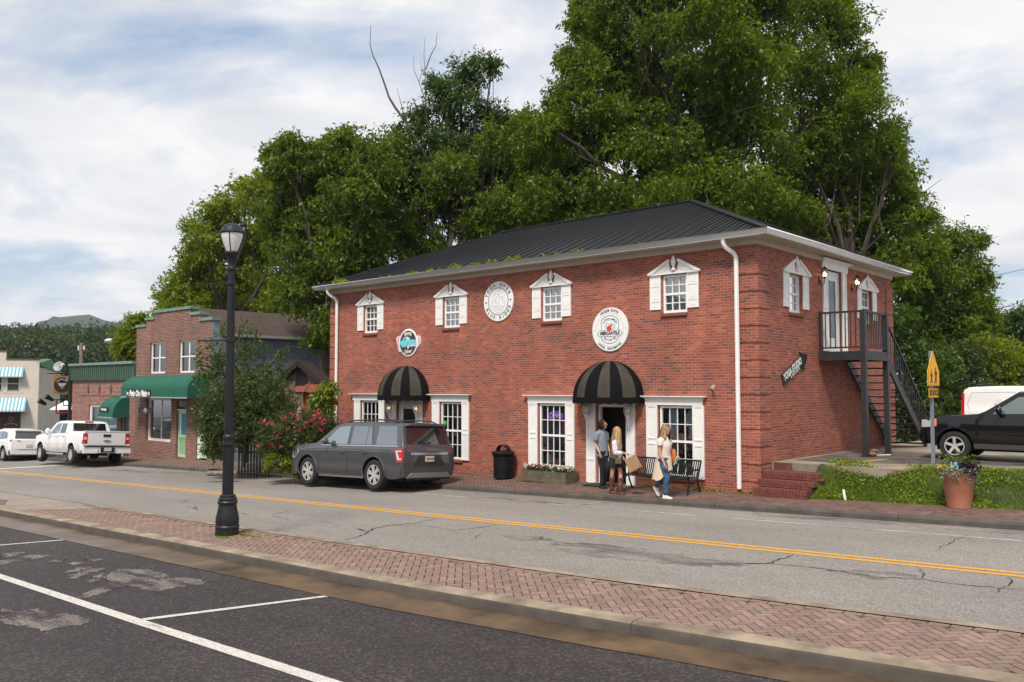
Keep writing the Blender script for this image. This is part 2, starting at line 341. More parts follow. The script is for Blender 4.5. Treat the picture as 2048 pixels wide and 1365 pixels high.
for i in range(len(jo) - 1):
 a, b = jo[i] + .008, jo[i + 1] - .008; xs_ = np.linspace(a, b, 6); rows = [kprof(float(x), 0) for x in xs_]
 n = 6; v = [p for r_ in rows for p in r_]
 fs = []; mi = []
 for j in range(5):
  for k in range(n - 1):
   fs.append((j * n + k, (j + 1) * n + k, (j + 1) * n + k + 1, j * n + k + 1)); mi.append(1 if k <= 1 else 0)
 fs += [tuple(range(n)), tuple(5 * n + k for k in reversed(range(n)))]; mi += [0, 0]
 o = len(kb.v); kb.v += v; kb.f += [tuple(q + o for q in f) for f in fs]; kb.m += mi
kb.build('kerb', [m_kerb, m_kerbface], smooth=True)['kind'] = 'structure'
ribbon('kerb_street_side', lambda x: isl(x) - .17, lambda x: isl(x), [x for x in XS if x > -21.2 or x == -22], IT + .006, IT + .004, m_kerb)
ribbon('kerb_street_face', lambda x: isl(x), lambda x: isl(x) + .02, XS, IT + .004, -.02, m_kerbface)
ribbon('island_base', lambda x: knb(x) - .01, lambda x: isl(x) - .1, XS, IT - .022, IT - .022, mat('joint_sand', (.045, .032, .027), .95, var=.3, scale=20))
sheet('concrete_ramp', [(-60, 7.40), (-22.25, 7.41), (-20.95, 8.62), (-21.1, 8.9), (-60, 8.9)], IT - .004, m_conc)
sheet('tar_patch', [(-60, 7.9), (-27, 7.95), (-25.2, 8.1), (-23.9, 7.62), (-24.4, 7.5), (-60, 7.5)], IT, mat('tar_patch', (.13, .095, .085), .8, var=.2, scale=3))
def pavers(name, inside, x0, x1, y0, y1, zf, ang, mname, cols, L_=.2, W_=.1, gap=.013, border=None):
 ca, sa = math.cos(ang), math.sin(ang); vs = []; fs = []; cs = []
 cxm, cym = (x0 + x1) / 2, (y0 + y1) / 2; rad = math.hypot(x1 - x0, y1 - y0) / 2 + .4; n = int(rad / W_) + 2
 def put(u0, v0, u1, v1, raw=False):
  g = gap / 2; q = [(u0 + g, v0 + g), (u1 - g, v0 + g), (u1 - g, v1 - g), (u0 + g, v1 - g)]
  if not raw: q = [(cxm + a * ca - b * sa, cym + a * sa + b * ca) for a, b in q]
  mxp = sum(p[0] for p in q) / 4; myp = sum(p[1] for p in q) / 4
  if not raw and not inside(mxp, myp): return
  o = len(vs); dz = random.uniform(-.0015, .0015); tx = random.uniform(-.006, .006)
  for k, p in enumerate(q): vs.append((p[0], p[1], zf(p[0], p[1]) + dz + tx * (p[0] - mxp)))
  for p in q: vs.append((p[0], p[1], zf(p[0], p[1]) - .02))
  fs.extend([(o, o + 1, o + 2, o + 3), (o, o + 4, o + 5, o + 1), (o + 1, o + 5, o + 6, o + 2), (o + 2, o + 6, o + 7, o + 3), (o + 3, o + 7, o + 4, o)])
  c = random.choice(cols); k = random.uniform(.88, 1.12); cs.extend([(c[0] * k, c[1] * k, c[2] * k, 1)] * 5)
 for i in range(-n, n):
  for j in range(-n, n):
   d = (i - j) % 4; u, v = i * W_, j * W_
   if u * u + v * v > rad * rad: continue
   if d == 0: put(u, v, u + L_, v + W_)
   elif d == 3: put(u, v, u + W_, v + L_)
 if border:
  for f, bx0, bx1, dy in border:
   x = bx0
   while x < bx1: y = float(f(x)); put(x, y, x + L_, y + dy, True); x += L_
 me = bpy.data.meshes.new(name); me.from_pydata(vs, [], fs)
 at = me.color_attributes.new('tone', 'FLOAT_COLOR', 'CORNER'); arr = np.repeat(np.array(cs, dtype=np.float32), 4, axis=0); at.data.foreach_set('color', arr.ravel())
 m = bpy.data.materials.new(mname); m.use_nodes = True; t = m.node_tree; b = t.nodes['Principled BSDF']; b.inputs['Roughness'].default_value = .85; K = t.links.new
 a = N('ShaderNodeAttribute', t); a.attribute_name = 'tone'; co = N('ShaderNodeTexCoord', t); nn = N('ShaderNodeTexNoise', t); K(co.outputs['Object'], nn.inputs['Vector']); nn.inputs['Scale'].default_value = 2.0; nn.inputs['Detail'].default_value = 10; nn.inputs['Roughness'].default_value = .7
 h = N('ShaderNodeHueSaturation', t); K(a.outputs['Color'], h.inputs['Color']); K(M('ADD', M('MULTIPLY', nn.outputs[0], 1.0, tree=t), .5, tree=t), h.inputs['Value']); K(h.outputs[0], b.inputs['Base Color'])
 n3 = N('ShaderNodeTexNoise', t); K(co.outputs['Object'], n3.inputs['Vector']); n3.inputs['Scale'].default_value = 90
 bp = N('ShaderNodeBump', t); bp.inputs['Strength'].default_value = .4; bp.inputs['Distance'].default_value = .004; K(n3.outputs[0], bp.inputs['Height']); K(bp.outputs[0], b.inputs['Normal'])
 me.materials.append(m); o = bpy.data.objects.new(name, me); col.objects.link(o); o['kind'] = 'structure'; return o
pink = [(.245, .155, .118), (.23, .145, .11), (.255, .168, .13), (.215, .145, .112), (.24, .16, .125), (.20, .14, .11)]
def isl_in(x, y):
 if x < -22.3: return False
 if x < -20.95 and y > 7.4 + (x + 22.25) * .92: return False
 return knb(x) - .02 < y < isl(x) - .285
pavers('island_paving', isl_in, -22.5, 3.5, 7.35, 9.8, lambda x, y: road_z(x) + IT, R(45), 'island_brick_pavers', pink, border=[(lambda x: isl(x) - .275, -20.9, 3.4, .1)])
# ---- far side: kerb, sidewalk
KF = 16.9
def kfar(x): return np.interp(x, [-60, -34, -28, -12, 8], [17.15, 17.1, 17.0, 16.85, 16.85])
def wallz(x): return float(np.interp(x, [-60, -18, -9.3, 8], [.24, .25, .15, .12]))
def walk_z(x, y): k = float(kfar(x)); f = min(1, max(0, (y - k) / (18.8 - k))); return road_z(x) + .12 * (1 - f) + wallz(x) * f
fk = MB()
jf = [-60, -52, -44, -40, -36.5, -33, -31.2, -24.4, -21, -18, -15.1, -12.2, -9.3, -8.1, -5.5, -2.6, .3, 3, 8]
for i in range(len(jf) - 1):
 a, b = jf[i] + .006, jf[i + 1] - .006; lo = .05 if jf[i] == -31.2 else .12
 for x0, x1 in [(a, b)]:
  v = []
  for x in (x0, x1):
   y, z = float(kfar(x)), road_z(x)
   v += [(x, y - .02, z - .1), (x, y - .005, z + lo - .03), (x, y + .025, z + lo + .004), (x, y + .17, z + lo + .007), (x, y + .17, z - .1)]
  fk.add(v, [(0, 5, 6, 1), (1, 6, 7, 2), (2, 7, 8, 3), (3, 8, 9, 4), (0, 1, 2, 3, 4), (9, 8, 7, 6, 5)])
fk.build('far_kerb', m_farkerb)['kind'] = 'structure'
ribbon('far_gutter_line', lambda x: kfar(x) - .10, lambda x: kfar(x) - .015, [-24, -18, -12, 8], .004, .004, m_conc)
def walk_sheet(name, xs, m, off):
 mb = MB(); v = []
 for x in xs: v += [(x, float(kfar(x)) + .1, walk_z(x, float(kfar(x)) + .1) + off), (x, 18.9, walk_z(x, 18.9) + off)]
 mb.add(v, [(2 * i, 2 * i + 2, 2 * i + 3, 2 * i + 1) for i in range(len(xs) - 1)]); o = mb.build(name, m, weld=False); o['kind'] = 'structure'; return o
walk_sheet('sidewalk_base', [-60, -34, -28, -18, -12, -9.3, 8], MATS['joint_sand'], -.022)
walk_sheet('driveway_apron', [-31.2, -28, -24.4], m_brownconc, -.006)
far_cols = [(.155, .085, .064), (.135, .078, .06), (.18, .10, .075), (.12, .075, .06), (.15, .09, .07)]
pavers('sidewalk_paving', lambda x, y: -24.4 < x < 4 and kfar(x) + .1 < y < 18.95, -24.6, 4, 16.85, 19, walk_z, R(45), 'sidewalk_brick_pavers', far_cols, border=[])
pavers('sidewalk_paving_downhill', lambda x, y: -46 < x < -31.2 and kfar(x) + .1 < y < 19.3, -46, -31, 17, 19.3, walk_z, R(45), 'sidewalk_brick_pavers_downhill', [(.20, .13, .10), (.17, .11, .088)], gap=.02, border=[])
# ---- paint on the street
def yl(dy): return lambda x: 12.78 + dy
LX = [-90, -60, -45, -30, -20, -10, 0, 12]
ribbon('yellow_line', yl(-.17), yl(-.055), LX, .004, .004, m_yellow)
ribbon('yellow_line', yl(.05), yl(.165), LX, .004, .004, m_yellow)
def el(x): return np.interp(x, [-27, -23, -16, -12, 8], [15.98, 15.95, 15.72, 15.68, 15.70])
ribbon('edge_line', lambda x: el(x) - .045, lambda x: el(x) + .045, [-26.6, -23, -19, -16, -12, -8, -4, 8], .004, .004, m_thinpaint)
for x in (-26.6, -19.2, -12.3):
 sheet('stall_tick', [(x, 15.9), (x + .09, 15.9), (x + .35, 16.8), (x + .26, 16.8)], .0085, m_thinpaint)
sheet('stop_bar', [(-43.2, 13.05), (-42.6, 13.05), (-42.0, 16.3), (-42.9, 16.3)], .004, m_wpaint)
sheet('stall_line', [(-60, 4.28), (-14, 4.4), (-9.7, 4.42), (-6.2, 4.47), (6, 4.65), (6, 4.82), (-6.2, 4.62), (-9.7, 4.57), (-14, 4.54), (-60, 4.42)], .001, m_wpaint)
sheet('stall_line', [(-9.82, 4.58), (-9.70, 4.57), (-9.0, 6.56), (-9.1, 6.56)], .002, m_wpaint)
sheet('stall_line', [(-17.95, 4.56), (-17.83, 4.56), (-17.1, 6.5), (-17.2, 6.5)], .002, m_wpaint)
def g2(px, py, z=0):   # pixel of the photo -> point of the street plane
 r_ = ray(px, py); t_ = (.03 * 2 - CAM.z) / (r_.z - .03 * r_.x); p = r_ * t_; return (p.x, p.y)
def crack(name, pts, w, m, off=.0035, jag=.035):
 P = [g2(*p) for p in pts]; q = [P[0]]
 for a, b in zip(P, P[1:]):
  n = max(2, int(math.dist(a, b) / .07))
  for i in range(1, n + 1):
   t_ = i / n; q.append((a[0] + (b[0] - a[0]) * t_ + random.uniform(-jag, jag) * (i < n), a[1] + (b[1] - a[1]) * t_ + random.uniform(-jag, jag) * (i < n)))
 mb = MB(); v = []
 for i, p in enumerate(q):
  a, b = q[max(0, i - 1)], q[min(len(q) - 1, i + 1)]; d = math.dist(a, b) or 1; nx, ny = -(b[1] - a[1]) / d, (b[0] - a[0]) / d
  ww = w * .5 * (.3 + .7 * math.sin(math.pi * (i + .5) / len(q))) * random.uniform(.25, 1.5)
  v += [(p[0] + nx * ww, p[1] + ny * ww, road_z(p[0]) + off), (p[0] - nx * ww, p[1] - ny * ww, road_z(p[0]) + off)]
 mb.add(v, [(2 * i, 2 * i + 1, 2 * i + 3, 2 * i + 2) for i in range(len(q) - 1)]); o = mb.build(name, m, weld=False)
 for p in o.data.polygons:
  if p.normal.z < 0: p.flip()
 o['kind'] = 'structure'
m_crack = mat('crack_filler', (.03, .028, .027), .8)
for pts, w_ in [([(362, 1007), (375, 1001), (400, 997), (427, 997)], .03), ([(370, 1013), (385, 1016), (395, 1020), (390, 1012)], .035), ([(472, 1024), (490, 1028), (500, 1031)], .025),
    ([(542, 1031), (560, 1026), (590, 1022), (608, 1020)], .025), ([(540, 1031), (568, 1037), (580, 1043)], .02), ([(640, 1041), (660, 1047), (678, 1054)], .015),
    ([(685, 1081), (715, 1075), (735, 1066), (745, 1058), (775, 1052), (830, 1047), (873, 1038)], .045), ([(712, 1058), (735, 1063)], .06), ([(770, 1051), (850, 1051), (905, 1062)], .015), ([(903, 1062), (960, 1056), (994, 1049)], .03),
    ([(940, 1082), (955, 1072), (965, 1067)], .012), ([(1045, 1078), (1080, 1079), (1120, 1086), (1190, 1090), (1240, 1095)], .03), ([(1080, 1079), (1087, 1072)], .03),
    ([(1372, 1126), (1470, 1129), (1540, 1127), (1585, 1110)], .05), ([(1530, 1127), (1600, 1133), (1680, 1143), (1750, 1155), (1830, 1158), (1880, 1165), (1940, 1172), (2048, 1180)], .035),
    ([(1990, 1186), (2005, 1177), (2018, 1170), (2024, 1162), (2015, 1156)], .03), ([(1845, 1158), (1850, 1150), (1838, 1138)], .02), ([(1872, 1101), (1880, 1096), (1900, 1086), (1918, 1077), (1940, 1070)], .02), ([(1785, 1111), (1830, 1115), (1858, 1120)], .012)]:
 crack('road_crack', pts, w_, m_crack)
def blot(name, pts, m, off, ragged=.05, n=5, scale=1.0):
 P = [g2(*p) for p in pts]; q = []
 for a, b in zip(P, P[1:] + P[:1]):
  k = max(1, int(math.dist(a, b) / .045))
  for i in range(k): t_ = i / k; q.append((a[0] + (b[0] - a[0]) * t_ + random.gauss(0, ragged), a[1] + (b[1] - a[1]) * t_ + random.gauss(0, ragged * .5)))
 o = sheet(name, q, off, m); return o
for pts in [[(1100, 1089), (1180, 1086), (1280, 1098), (1400, 1118), (1500, 1126), (1480, 1133), (1380, 1131), (1260, 1120), (1180, 1113), (1120, 1100)],
   [(1010, 1072), (1060, 1073), (1110, 1080), (1060, 1082), (1020, 1079)], [(1660, 1141), (1740, 1143), (1840, 1151), (1830, 1159), (1740, 1156), (1690, 1151)],
   [(905, 1064), (940, 1064), (935, 1067), (912, 1067)], [(230, 938), (300, 942), (400, 945), (450, 946), (430, 951), (330, 948), (200, 941)],
   [(935, 990), (1010, 994), (1130, 1004), (1120, 1008), (1030, 1003), (950, 995)], [(1500, 1024), (1650, 1032), (1900, 1048), (2048, 1062), (2048, 1070), (1900, 1059), (1700, 1043), (1520, 1033)]]:
 blot('damp_patch', pts, m_damp, .002, .075)
Z1 = lambda L_: [(x / 2.926, 900 + y / 2.926) for x, y in L_]
for pts in [[(620, 720), (700, 697), (860, 700), (975, 728), (960, 752), (1080, 748), (1195, 762), (1180, 785), (1050, 800), (905, 838), (850, 818), (760, 795), (650, 815), (560, 852), (470, 880), (425, 868), (520, 830), (600, 792), (650, 775), (610, 750)],
   [(390, 740), (480, 712), (570, 690), (630, 690), (560, 715), (470, 745), (410, 755)], [(360, 718), (460, 690), (560, 682), (480, 705), (400, 722)], [(385, 670), (470, 655), (560, 638), (620, 632), (540, 658), (440, 678)],
   [(265, 660), (330, 640), (390, 635), (350, 655)], [(0, 610), (90, 596), (150, 600), (60, 628), (0, 640)], [(0, 650), (100, 628), (220, 612), (320, 620), (200, 640), (90, 655), (0, 672)], [(480, 635), (520, 628), (540, 636), (500, 643)], [(540, 745), (590, 720), (600, 732), (570, 755)], [(500, 770), (570, 755), (600, 765), (520, 785)]]:
 blot('dry_patch', Z1(pts), m_dry, .0, .05)
blot('dry_patch', Z1([(0, 925), (100, 945), (200, 930), (330, 942), (470, 975), (540, 1010), (430, 1030), (350, 1050), (260, 1062), (190, 1040), (80, 1030), (0, 1000)]), m_dry, .0, .06)
# ---- raised lot beside the brick building, grass bank, steps
LZ = .64
lot = MB(); lot.prism([(-9.16, 19.35), (-6.6, 19.25), (-4.2, 20.2), (8, 20.8), (60, 21), (60, 60), (-9.16, 60)], LZ - .5, LZ, 'xy'); lot.build('raised_lot', m_lotconc)['kind'] = 'structure'
flat = lambda x: LZ
sheet('yellow_lot_line', [(-7.9, 19.5), (-7.8, 19.5), (-7.35, 21.9), (-7.45, 21.9)], .004, m_yellow, flat)
sheet('yellow_lot_line', [(-7.7, 19.36), (-6.0, 19.6), (-6.02, 19.68), (-7.72, 19.44)], .0045, m_yellow, flat)
sheet('tar_lot_patch', [(-9.0, 20.2), (-7.9, 20.0), (-6.2, 21.2), (-4.5, 22.0), (-3, 24), (-9.0, 25)], .003, mat('lot_damp', (.055, .045, .036), .7, var=.4, scale=1.2, c2=(.12, .10, .08), detail=8), flat)
def bank_z(x, y):
 f = min(1, max(0, (y - 18.65 + .34 * math.exp(-max(0, x + 7.95) / .35)) / 1.0)); f = f * f * (3 - 2 * f); lo = walk_z(x, 18.7) - .02
 return lo + (LZ + .03 - lo) * f + .05 * math.sin(x * 2.1 + y * 3) * f * (1 - f) * 2
bk = MB(); gx = np.linspace(-7.95, 8, 46); gy = np.linspace(18.6, 20.9, 14)
def lot_edge(x): return float(np.interp(x, [-8, -6.6, -4.2, 8], [19.3, 19.3, 20.25, 20.85]))
bfr = lambda x: 18.6 - .32 * math.exp(-(x + 7.95) / .35)
v = [(float(x), float(bfr(x) + (lot_edge(x) + .05 - bfr(x)) * j / 13), 0) for x in gx for j in range(14)]
v = [(x, y, min(bank_z(x, y), 9)) for x, y, _ in v]
bk.add(v, [(i * 14 + j, (i + 1) * 14 + j, (i + 1) * 14 + j + 1, i * 14 + j + 1) for i in range(45) for j in range(13)])
bk.build('grass_bank', mat('bank_soil', (.035, .05, .016), .95, var=.4, scale=4), smooth=True)['kind'] = 'structure'
# ---------------------------------------------------------------- the two-storey brick building
m_brick = brick_mat('red_brick', [(0.0, (.155, .075, .066)), (.10, (.21, .074, .056)), (.24, (.27, .082, .056)), (.6, (.315, .094, .062)), (.88, (.345, .106, .070)), (1.0, (.42, .13, .072))], (.40, .22, .17), blend=.55, dirt=.36)
m_roof = mat('black_standing_seam_metal', (.020, .021, .023), .45, metal=.25, var=.18, scale=.7, detail=6)
m_soffit = mat('soffit_cream', (.50, .44, .37), .7, var=.1, scale=2)
X0, X1, Y0, Y1, ZT = -25.80, -9.185, 18.8, 28.02, 5.92
GB = -.9
def wall(mb, u0, u1, z0, z1, holes, f, depth=.09, inner=None):
 """wall with rectangular openings; f(u, d, z) maps wall coordinate, depth behind the face and height to a point"""
 us = sorted({u0, u1} | {h[i] for h in holes for i in (0, 1)}); zs = sorted({z0, z1} | {h[i] for h in holes for i in (2, 3)})
 for a, b in zip(us, us[1:]):
  for c, d in zip(zs, zs[1:]):
   mu, mz = (a + b) / 2, (c + d) / 2
   if any(h[0] < mu < h[1] and h[2] < mz < h[3] for h in holes): continue
   mb.quad(f(a, 0, c), f(b, 0, c), f(b, 0, d), f(a, 0, d))
 for a, b, c, d in holes:
  for p, q in (((a, c), (b, c)), ((b, c), (b, d)), ((b, d), (a, d)), ((a, d), (a, c))):
   mb.quad(f(p[0], 0, p[1]), f(q[0], 0, q[1]), f(q[0], depth, q[1]), f(p[0], depth, p[1]))
def window_set(parent, f, u0, u1, z0, z1, cols, rows, depth=.09, name='window', curtain=None, frame=.055, munt=.022, mid=True, gl=None, fm=None, blind=None):
 """double-hung sash: frame and bars, glass pane, and what hangs behind it"""
 mb = MB(); fm = fm or white_paint
 def bx(a, b, c, d, d0, d1):
  P = [f(a, d0, c), f(b, d0, c), f(b, d1, c), f(a, d1, c), f(a, d0, d), f(b, d0, d), f(b, d1, d), f(a, d1, d)]
  mb.add(P, [(0, 3, 2, 1), (4, 5, 6, 7), (0, 1, 5, 4), (1, 2, 6, 5), (2, 3, 7, 6), (3, 0, 4, 7)])
 d0 = depth - .035; d1 = depth + .03
 bx(u0, u0 + frame, z0, z1, d0, d1); bx(u1 - frame, u1, z0, z1, d0, d1); bx(u0 + frame, u1 - frame, z1 - frame, z1, d0, d1); bx(u0 + frame, u1 - frame, z0, z0 + frame * 1.2, d0 - .01, d1)
 zm = (z0 + z1) / 2
 if mid: bx(u0 + frame, u1 - frame, zm - .028, zm + .028, d0 + .005, d1)
 segs = [(z0 + frame, zm - .028), (zm + .028, z1 - frame)] if mid else [(z0 + frame, z1 - frame)]
 for (a, b) in segs:
  for i in range(1, cols):
   u = u0 + frame + (u1 - u0 - 2 * frame) * i / cols; bx(u - munt / 2, u + munt / 2, a, b, d0 + .018, d1 - .018)
  for j in range(1, rows):
   z = a + (b - a) * j / rows; bx(u0 + frame, u1 - frame, z - munt / 2, z + munt / 2, d0 + .02, d1 - .02)
 wdw = mb.build(name, fm, parent)
 g = MB(); dg = depth + .006; g.quad(f(u0 + .02, dg, z0 + .02), f(u1 - .02, dg, z0 + .02), f(u1 - .02, dg, z1 - .02), f(u0 + .02, dg, z1 - .02))
 g.build('pane', gl or glass, wdw)
 if curtain:
  c = MB(); n = 40; dz = depth + .13
  for (ua, ub) in curtain:
   A = u0 + (u1 - u0) * ua; B = u0 + (u1 - u0) * ub
   v = []
   for i in range(n + 1):
    u = A + (B - A) * i / n; dd = dz + .022 * math.sin(i * 1.3) + .01 * math.sin(i * .5)
    v += [f(u, dd, z0), f(u, dd, z1)]
   c.add(v, [(2 * i, 2 * i + 2, 2 * i + 3, 2 * i + 1) for i in range(n)])
  c.build('curtain', blind or mat('curtain_cloth', (.60, .60, .62), .9, var=.06, scale=6), wdw, smooth=True)
 return wdw
bld = thing('brick_building', 'two-storey red brick building with black metal hip roof and white trimmed windows', 'building', (-17.5, 23.4, -.1), world=True)
fF = lambda u, d, z: (u, Y0 + d, z)              # front wall, u = x
fR = lambda u, d, z: (X0 + (X1 - X0) - d, u, z)  # right wall, u = y
UW = [-23.52, -19.50, -15.42, -11.42]
up_holes = [(c - .345, c + .355, 4.27, 5.25) for c in UW]
LWc = [-23.54, -19.53, -15.45, -11.45]
lo_holes = [(c - .47, c + .53, .16, 1.95) for c in LWc]
doors = [(-13.86, -12.9, -.3, 1.95), (-22.08, -21.1, -.45, 1.95)]
ww = MB(); wall(ww, X0, X1, GB, ZT, up_holes + lo_holes + doors, fF, .12)
r_holes = [(20.50, 21.32, 4.28, 5.27), (22.92, 23.9, 3.36, 5.60), (25.44, 26.27, 4.28, 5.27)]
wall(ww, Y0, Y1, GB, ZT, r_holes, fR, .12)
ww.quad((X0, Y0, GB), (X0, Y1, GB), (X0, Y1, ZT), (X0, Y0, ZT)); ww.quad((X0, Y1, GB), (X1, Y1, GB), (X1, Y1, ZT), (X0, Y1, ZT))
wallo = ww.build('wall', m_brick, bld, recalc=False)
qa, qb, qc = MB(), MB(), MB()
z = 5.46
while z > -.2:
 z1_ = z; z0_ = z - .378
 qa.prism([(X1 - .62, Y0 + .002), (X1 - .62, Y0 - .028), (X1 + .028, Y0 - .028), (X1 + .028, Y0 + .58), (X1 - .002, Y0 + .58), (X1 - .002, Y0 + .002)], z0_, z1_, 'xy')
 qb.prism([(X0 + .34, Y0 + .002), (X0 + .34, Y0 - .028), (X0 - .028, Y0 - .028), (X0 - .028, Y0 + .6), (X0, Y0 + .6), (X0, Y0 + .002)], z0_, z1_, 'xy')
 if z > .6:
  qc.box((X1 - .002, Y1 - .55, z0_), (X1 + .028, Y1 + .028, z1_))
 z -= .406
for q_ in (qa, qb, qc): q_.build('quoin', m_brick, bld, recalc=True)
inn = MB(); inn.box((X0 + .3, Y0 + .9, GB + .1), (X1 - .9, Y0 + .95, 2.4)); inn.box((X0 + .3, Y0 + .5, 3.0), (X1 - .5, Y0 + .52, 5.8)); inn.box((X1 - .62, Y0 + .8, 3.0), (X1 - .6, Y1 - .3, 5.8))
inn.box((X0 + .3, Y0 + .13, 2.42), (X1 - .2, Y0 + .9, 2.44)); inn.box((X0 + .3, Y0 + .13, -.36), (X1 - .9, Y0 + 2.2, -.34))
inn.build('interior', mat('shop_interior', (.045, .038, .032), .9, var=.4, scale=3), bld)
def shutter(f, u0, u1, z0, z1, dirp=-1, name='shutter', mdl=True):
 s = MB(); e = .032
 def bx(a, b, c, d, h0, h1):
  P = [f(a, -h1, c), f(b, -h1, c), f(b, -h0, c), f(a, -h0, c), f(a, -h1, d), f(b, -h1, d), f(b, -h0, d), f(a, -h0, d)]
  s.add(P, [(0, 3, 2, 1), (4, 5, 6, 7), (0, 1, 5, 4), (1, 2, 6, 5), (2, 3, 7, 6), (3, 0, 4, 7)])
 bx(u0, u1, z0, z1, .003, e - .012)
 r_ = .045
 bx(u0, u0 + r_, z0, z1, e - .012, e); bx(u1 - r_, u1, z0, z1, e - .012, e)
 rails = [z0, z0 + (z1 - z0) * .22, z0 + (z1 - z0) * .66, z1 - r_] if (z1 - z0) < 1.2 else [z0, z0 + (z1 - z0) * .56, z1 - r_]
 for zz in rails: bx(u0 + r_, u1 - r_, zz, zz + r_, e - .012, e)
 rr = sorted(rails)
 for a, b in zip(rr, rr[1:]): bx(u0 + r_ + .02, u1 - r_ - .02, a + r_ + .02, b - .02, e - .012, e - .004)
 return s.build(name, white_trim, bld, bevel=0)
def pediment(f, c, z0, W_=.745, H_=.31):
 """broken pediment with an urn on a plinth"""
 p = MB()
 def pr(poly, h0, h1):
  n = len(poly); vs = [f(c + a, -h0, z0 + b) for a, b in poly] + [f(c + a, -h1, z0 + b) for a, b in poly]
  tri = tessellate_polygon([[Vector((a, b, 0)) for a, b in poly]])
  p.add(vs, [tuple(t) for t in tri] + [tuple(n + i for i in reversed(t)) for t in tri] + [(i, (i + 1) % n, n + (i + 1) % n, n + i) for i in range(n)])
 for s in (1, -1):
  body = [(0, 0), (s * W_, 0), (s * W_, .015), (s * .135, H_ - .02), (s * .135, H_ * .62), (s * .095, H_ * .48), (s * .12, H_ * .30), (s * .08, H_ * .2), (0, H_ * .16)]
  pr(body, .003, .05)
  rake = [(s * (W_ + .015), -.005), (s * (W_ + .015), .03), (s * .155, H_ + .04), (s * .12, H_ + .04), (s * .12, H_ - .03), (s * .19, H_ - .04), (s * (W_ - .12), .012)]
  pr(rake, .02, .085)
  pr([(s * (W_ - .22), .045), (s * .22, H_ - .10), (s * .22, .07), (s * .3, .045)], .04, .06)
 pr([(-W_ - .015, -.02), (W_ + .015, -.02), (W_ + .015, .012), (-W_ - .015, .012)], .003, .075)
 urn = [(.07, .06), (.075, .10), (.04, .125), (.03, .15), (.052, .20), (.07, .26), (.066, .32), (.04, .39), (.018, .43), (.0, .45)]
 o = len(p.v); n = 12; vs = []
 for r_, h in urn:
  for k_ in range(n): a = 2 * math.pi * k_ / n; vs.append(f(c + r_ * math.cos(a), -.05 - r_ * .8 * math.sin(a), z0 + h))
 p.add(vs, [(i * n + k_, i * n + (k_ + 1) % n, (i + 1) * n + (k_ + 1) % n, (i + 1) * n + k_) for i in range(len(urn) - 1) for k_ in range(n)])
 return p.build('pediment', white_trim, bld)
def sill(f, u0, u1, z):
 s = MB(); P = [f(u0, -.055, z - .075), f(u1, -.055, z - .075), f(u1, .09, z - .075), f(u0, .09, z - .075), f(u0, -.055, z - .012), f(u1, -.055, z - .012), f(u1, .09, z), f(u0, .09, z)]
 s.add(P, [(0, 3, 2, 1), (4, 5, 6, 7), (0, 1, 5, 4), (1, 2, 6, 5), (2, 3, 7, 6), (3, 0, 4, 7)])
 return s.build('sill', mat('brick_sill', (.22, .062, .04), .85, var=.3, scale=14), bld)
for i, c in enumerate(UW):
 pediment(fF, c, 5.28); shutter(fF, c - .72, c - .40, 4.38, 5.26); shutter(fF, c + .36, c + .69, 4.38, 5.26); sill(fF, c - .40, c + .36, 4.27)
 window_set(bld, fF, c - .345, c + .355, 4.28, 5.24, 3, 2, .06, curtain=[(0, 1)], gl=glass_hi)
for (a, b) in ((20.16, 21.66), (25.08, 26.62)):
 c = (a + b) / 2
 pediment(fR, c, 5.28, .80, .31); shutter(fR, a, a + .335, 4.40, 5.27); shutter(fR, b - .335, b, 4.40, 5.27); sill(fR, a + .32, b - .32, 4.27)
 window_set(bld, fR, a + .34, b - .34, 4.28, 5.26, 3, 2, .12, curtain=[(0, .5)])
def header(f, u0, u1, z0, z1, pil, name='window_surround', deep=.05):
 s = MB()
 def bx(a, b, c, d, h0, h1):
  P = [f(a, -h1, c), f(b, -h1, c), f(b, -h0, c), f(a, -h0, c), f(a, -h1, d), f(b, -h1, d), f(b, -h0, d), f(a, -h0, d)]
  s.add(P, [(0, 3, 2, 1), (4, 5, 6, 7), (0, 1, 5, 4), (1, 2, 6, 5), (2, 3, 7, 6), (3, 0, 4, 7)])
 bx(u0 + .12, u1 - .12, z0, z0 + (z1 - z0) * .66, .003, deep)
 n = 6
 for i in range(n):   # stepped cove of the cornice
  t = i / (n - 1); za = z0 + (z1 - z0) * (.60 + .33 * i / n); zb = z0 + (z1 - z0) * (.60 + .33 * (i + 1) / n) + .002
  bx(u0 + .115 - .10 * t ** 1.6, u1 - .115 + .10 * t ** 1.6, za, zb, .003, deep + .01 + .085 * t ** 1.6)
 bx(u0, u1, z1 - (z1 - z0) * .09, z1, .003, deep + .105)
 for (a, b, c, d) in pil:
  bx(a, b, c, d, .003, deep - .02); r_ = .05
  bx(a, a + r_, c, d, deep - .02, deep - .006); bx(b - r_, b, c, d, deep - .02, deep - .006)
  rails = [c, c + (d - c) * .44, c + (d - c) * .52, d - r_]
  for k_, zz in enumerate(rails): bx(a + r_, b - r_, zz, zz + r_ * (.7 if k_ in (1, 2) else 1), deep - .02, deep - .006)
 return s.build(name, white_trim, bld)
for i, c in enumerate(LWc):
 header(fF, c - .97 if i else c - 1.02, c + .92, 1.955, 2.185, [(c - .83, c - .50, .16, 1.955), (c + .52, c + .83, .16, 1.955)])
 gm = glass
 window_set(bld, fF, c - .44, c + .53, .17, 1.93, 4, 2, .05, curtain=None, gl=gm, frame=.05, munt=.018)
 sill(fF, c - .50, c + .55, .155)
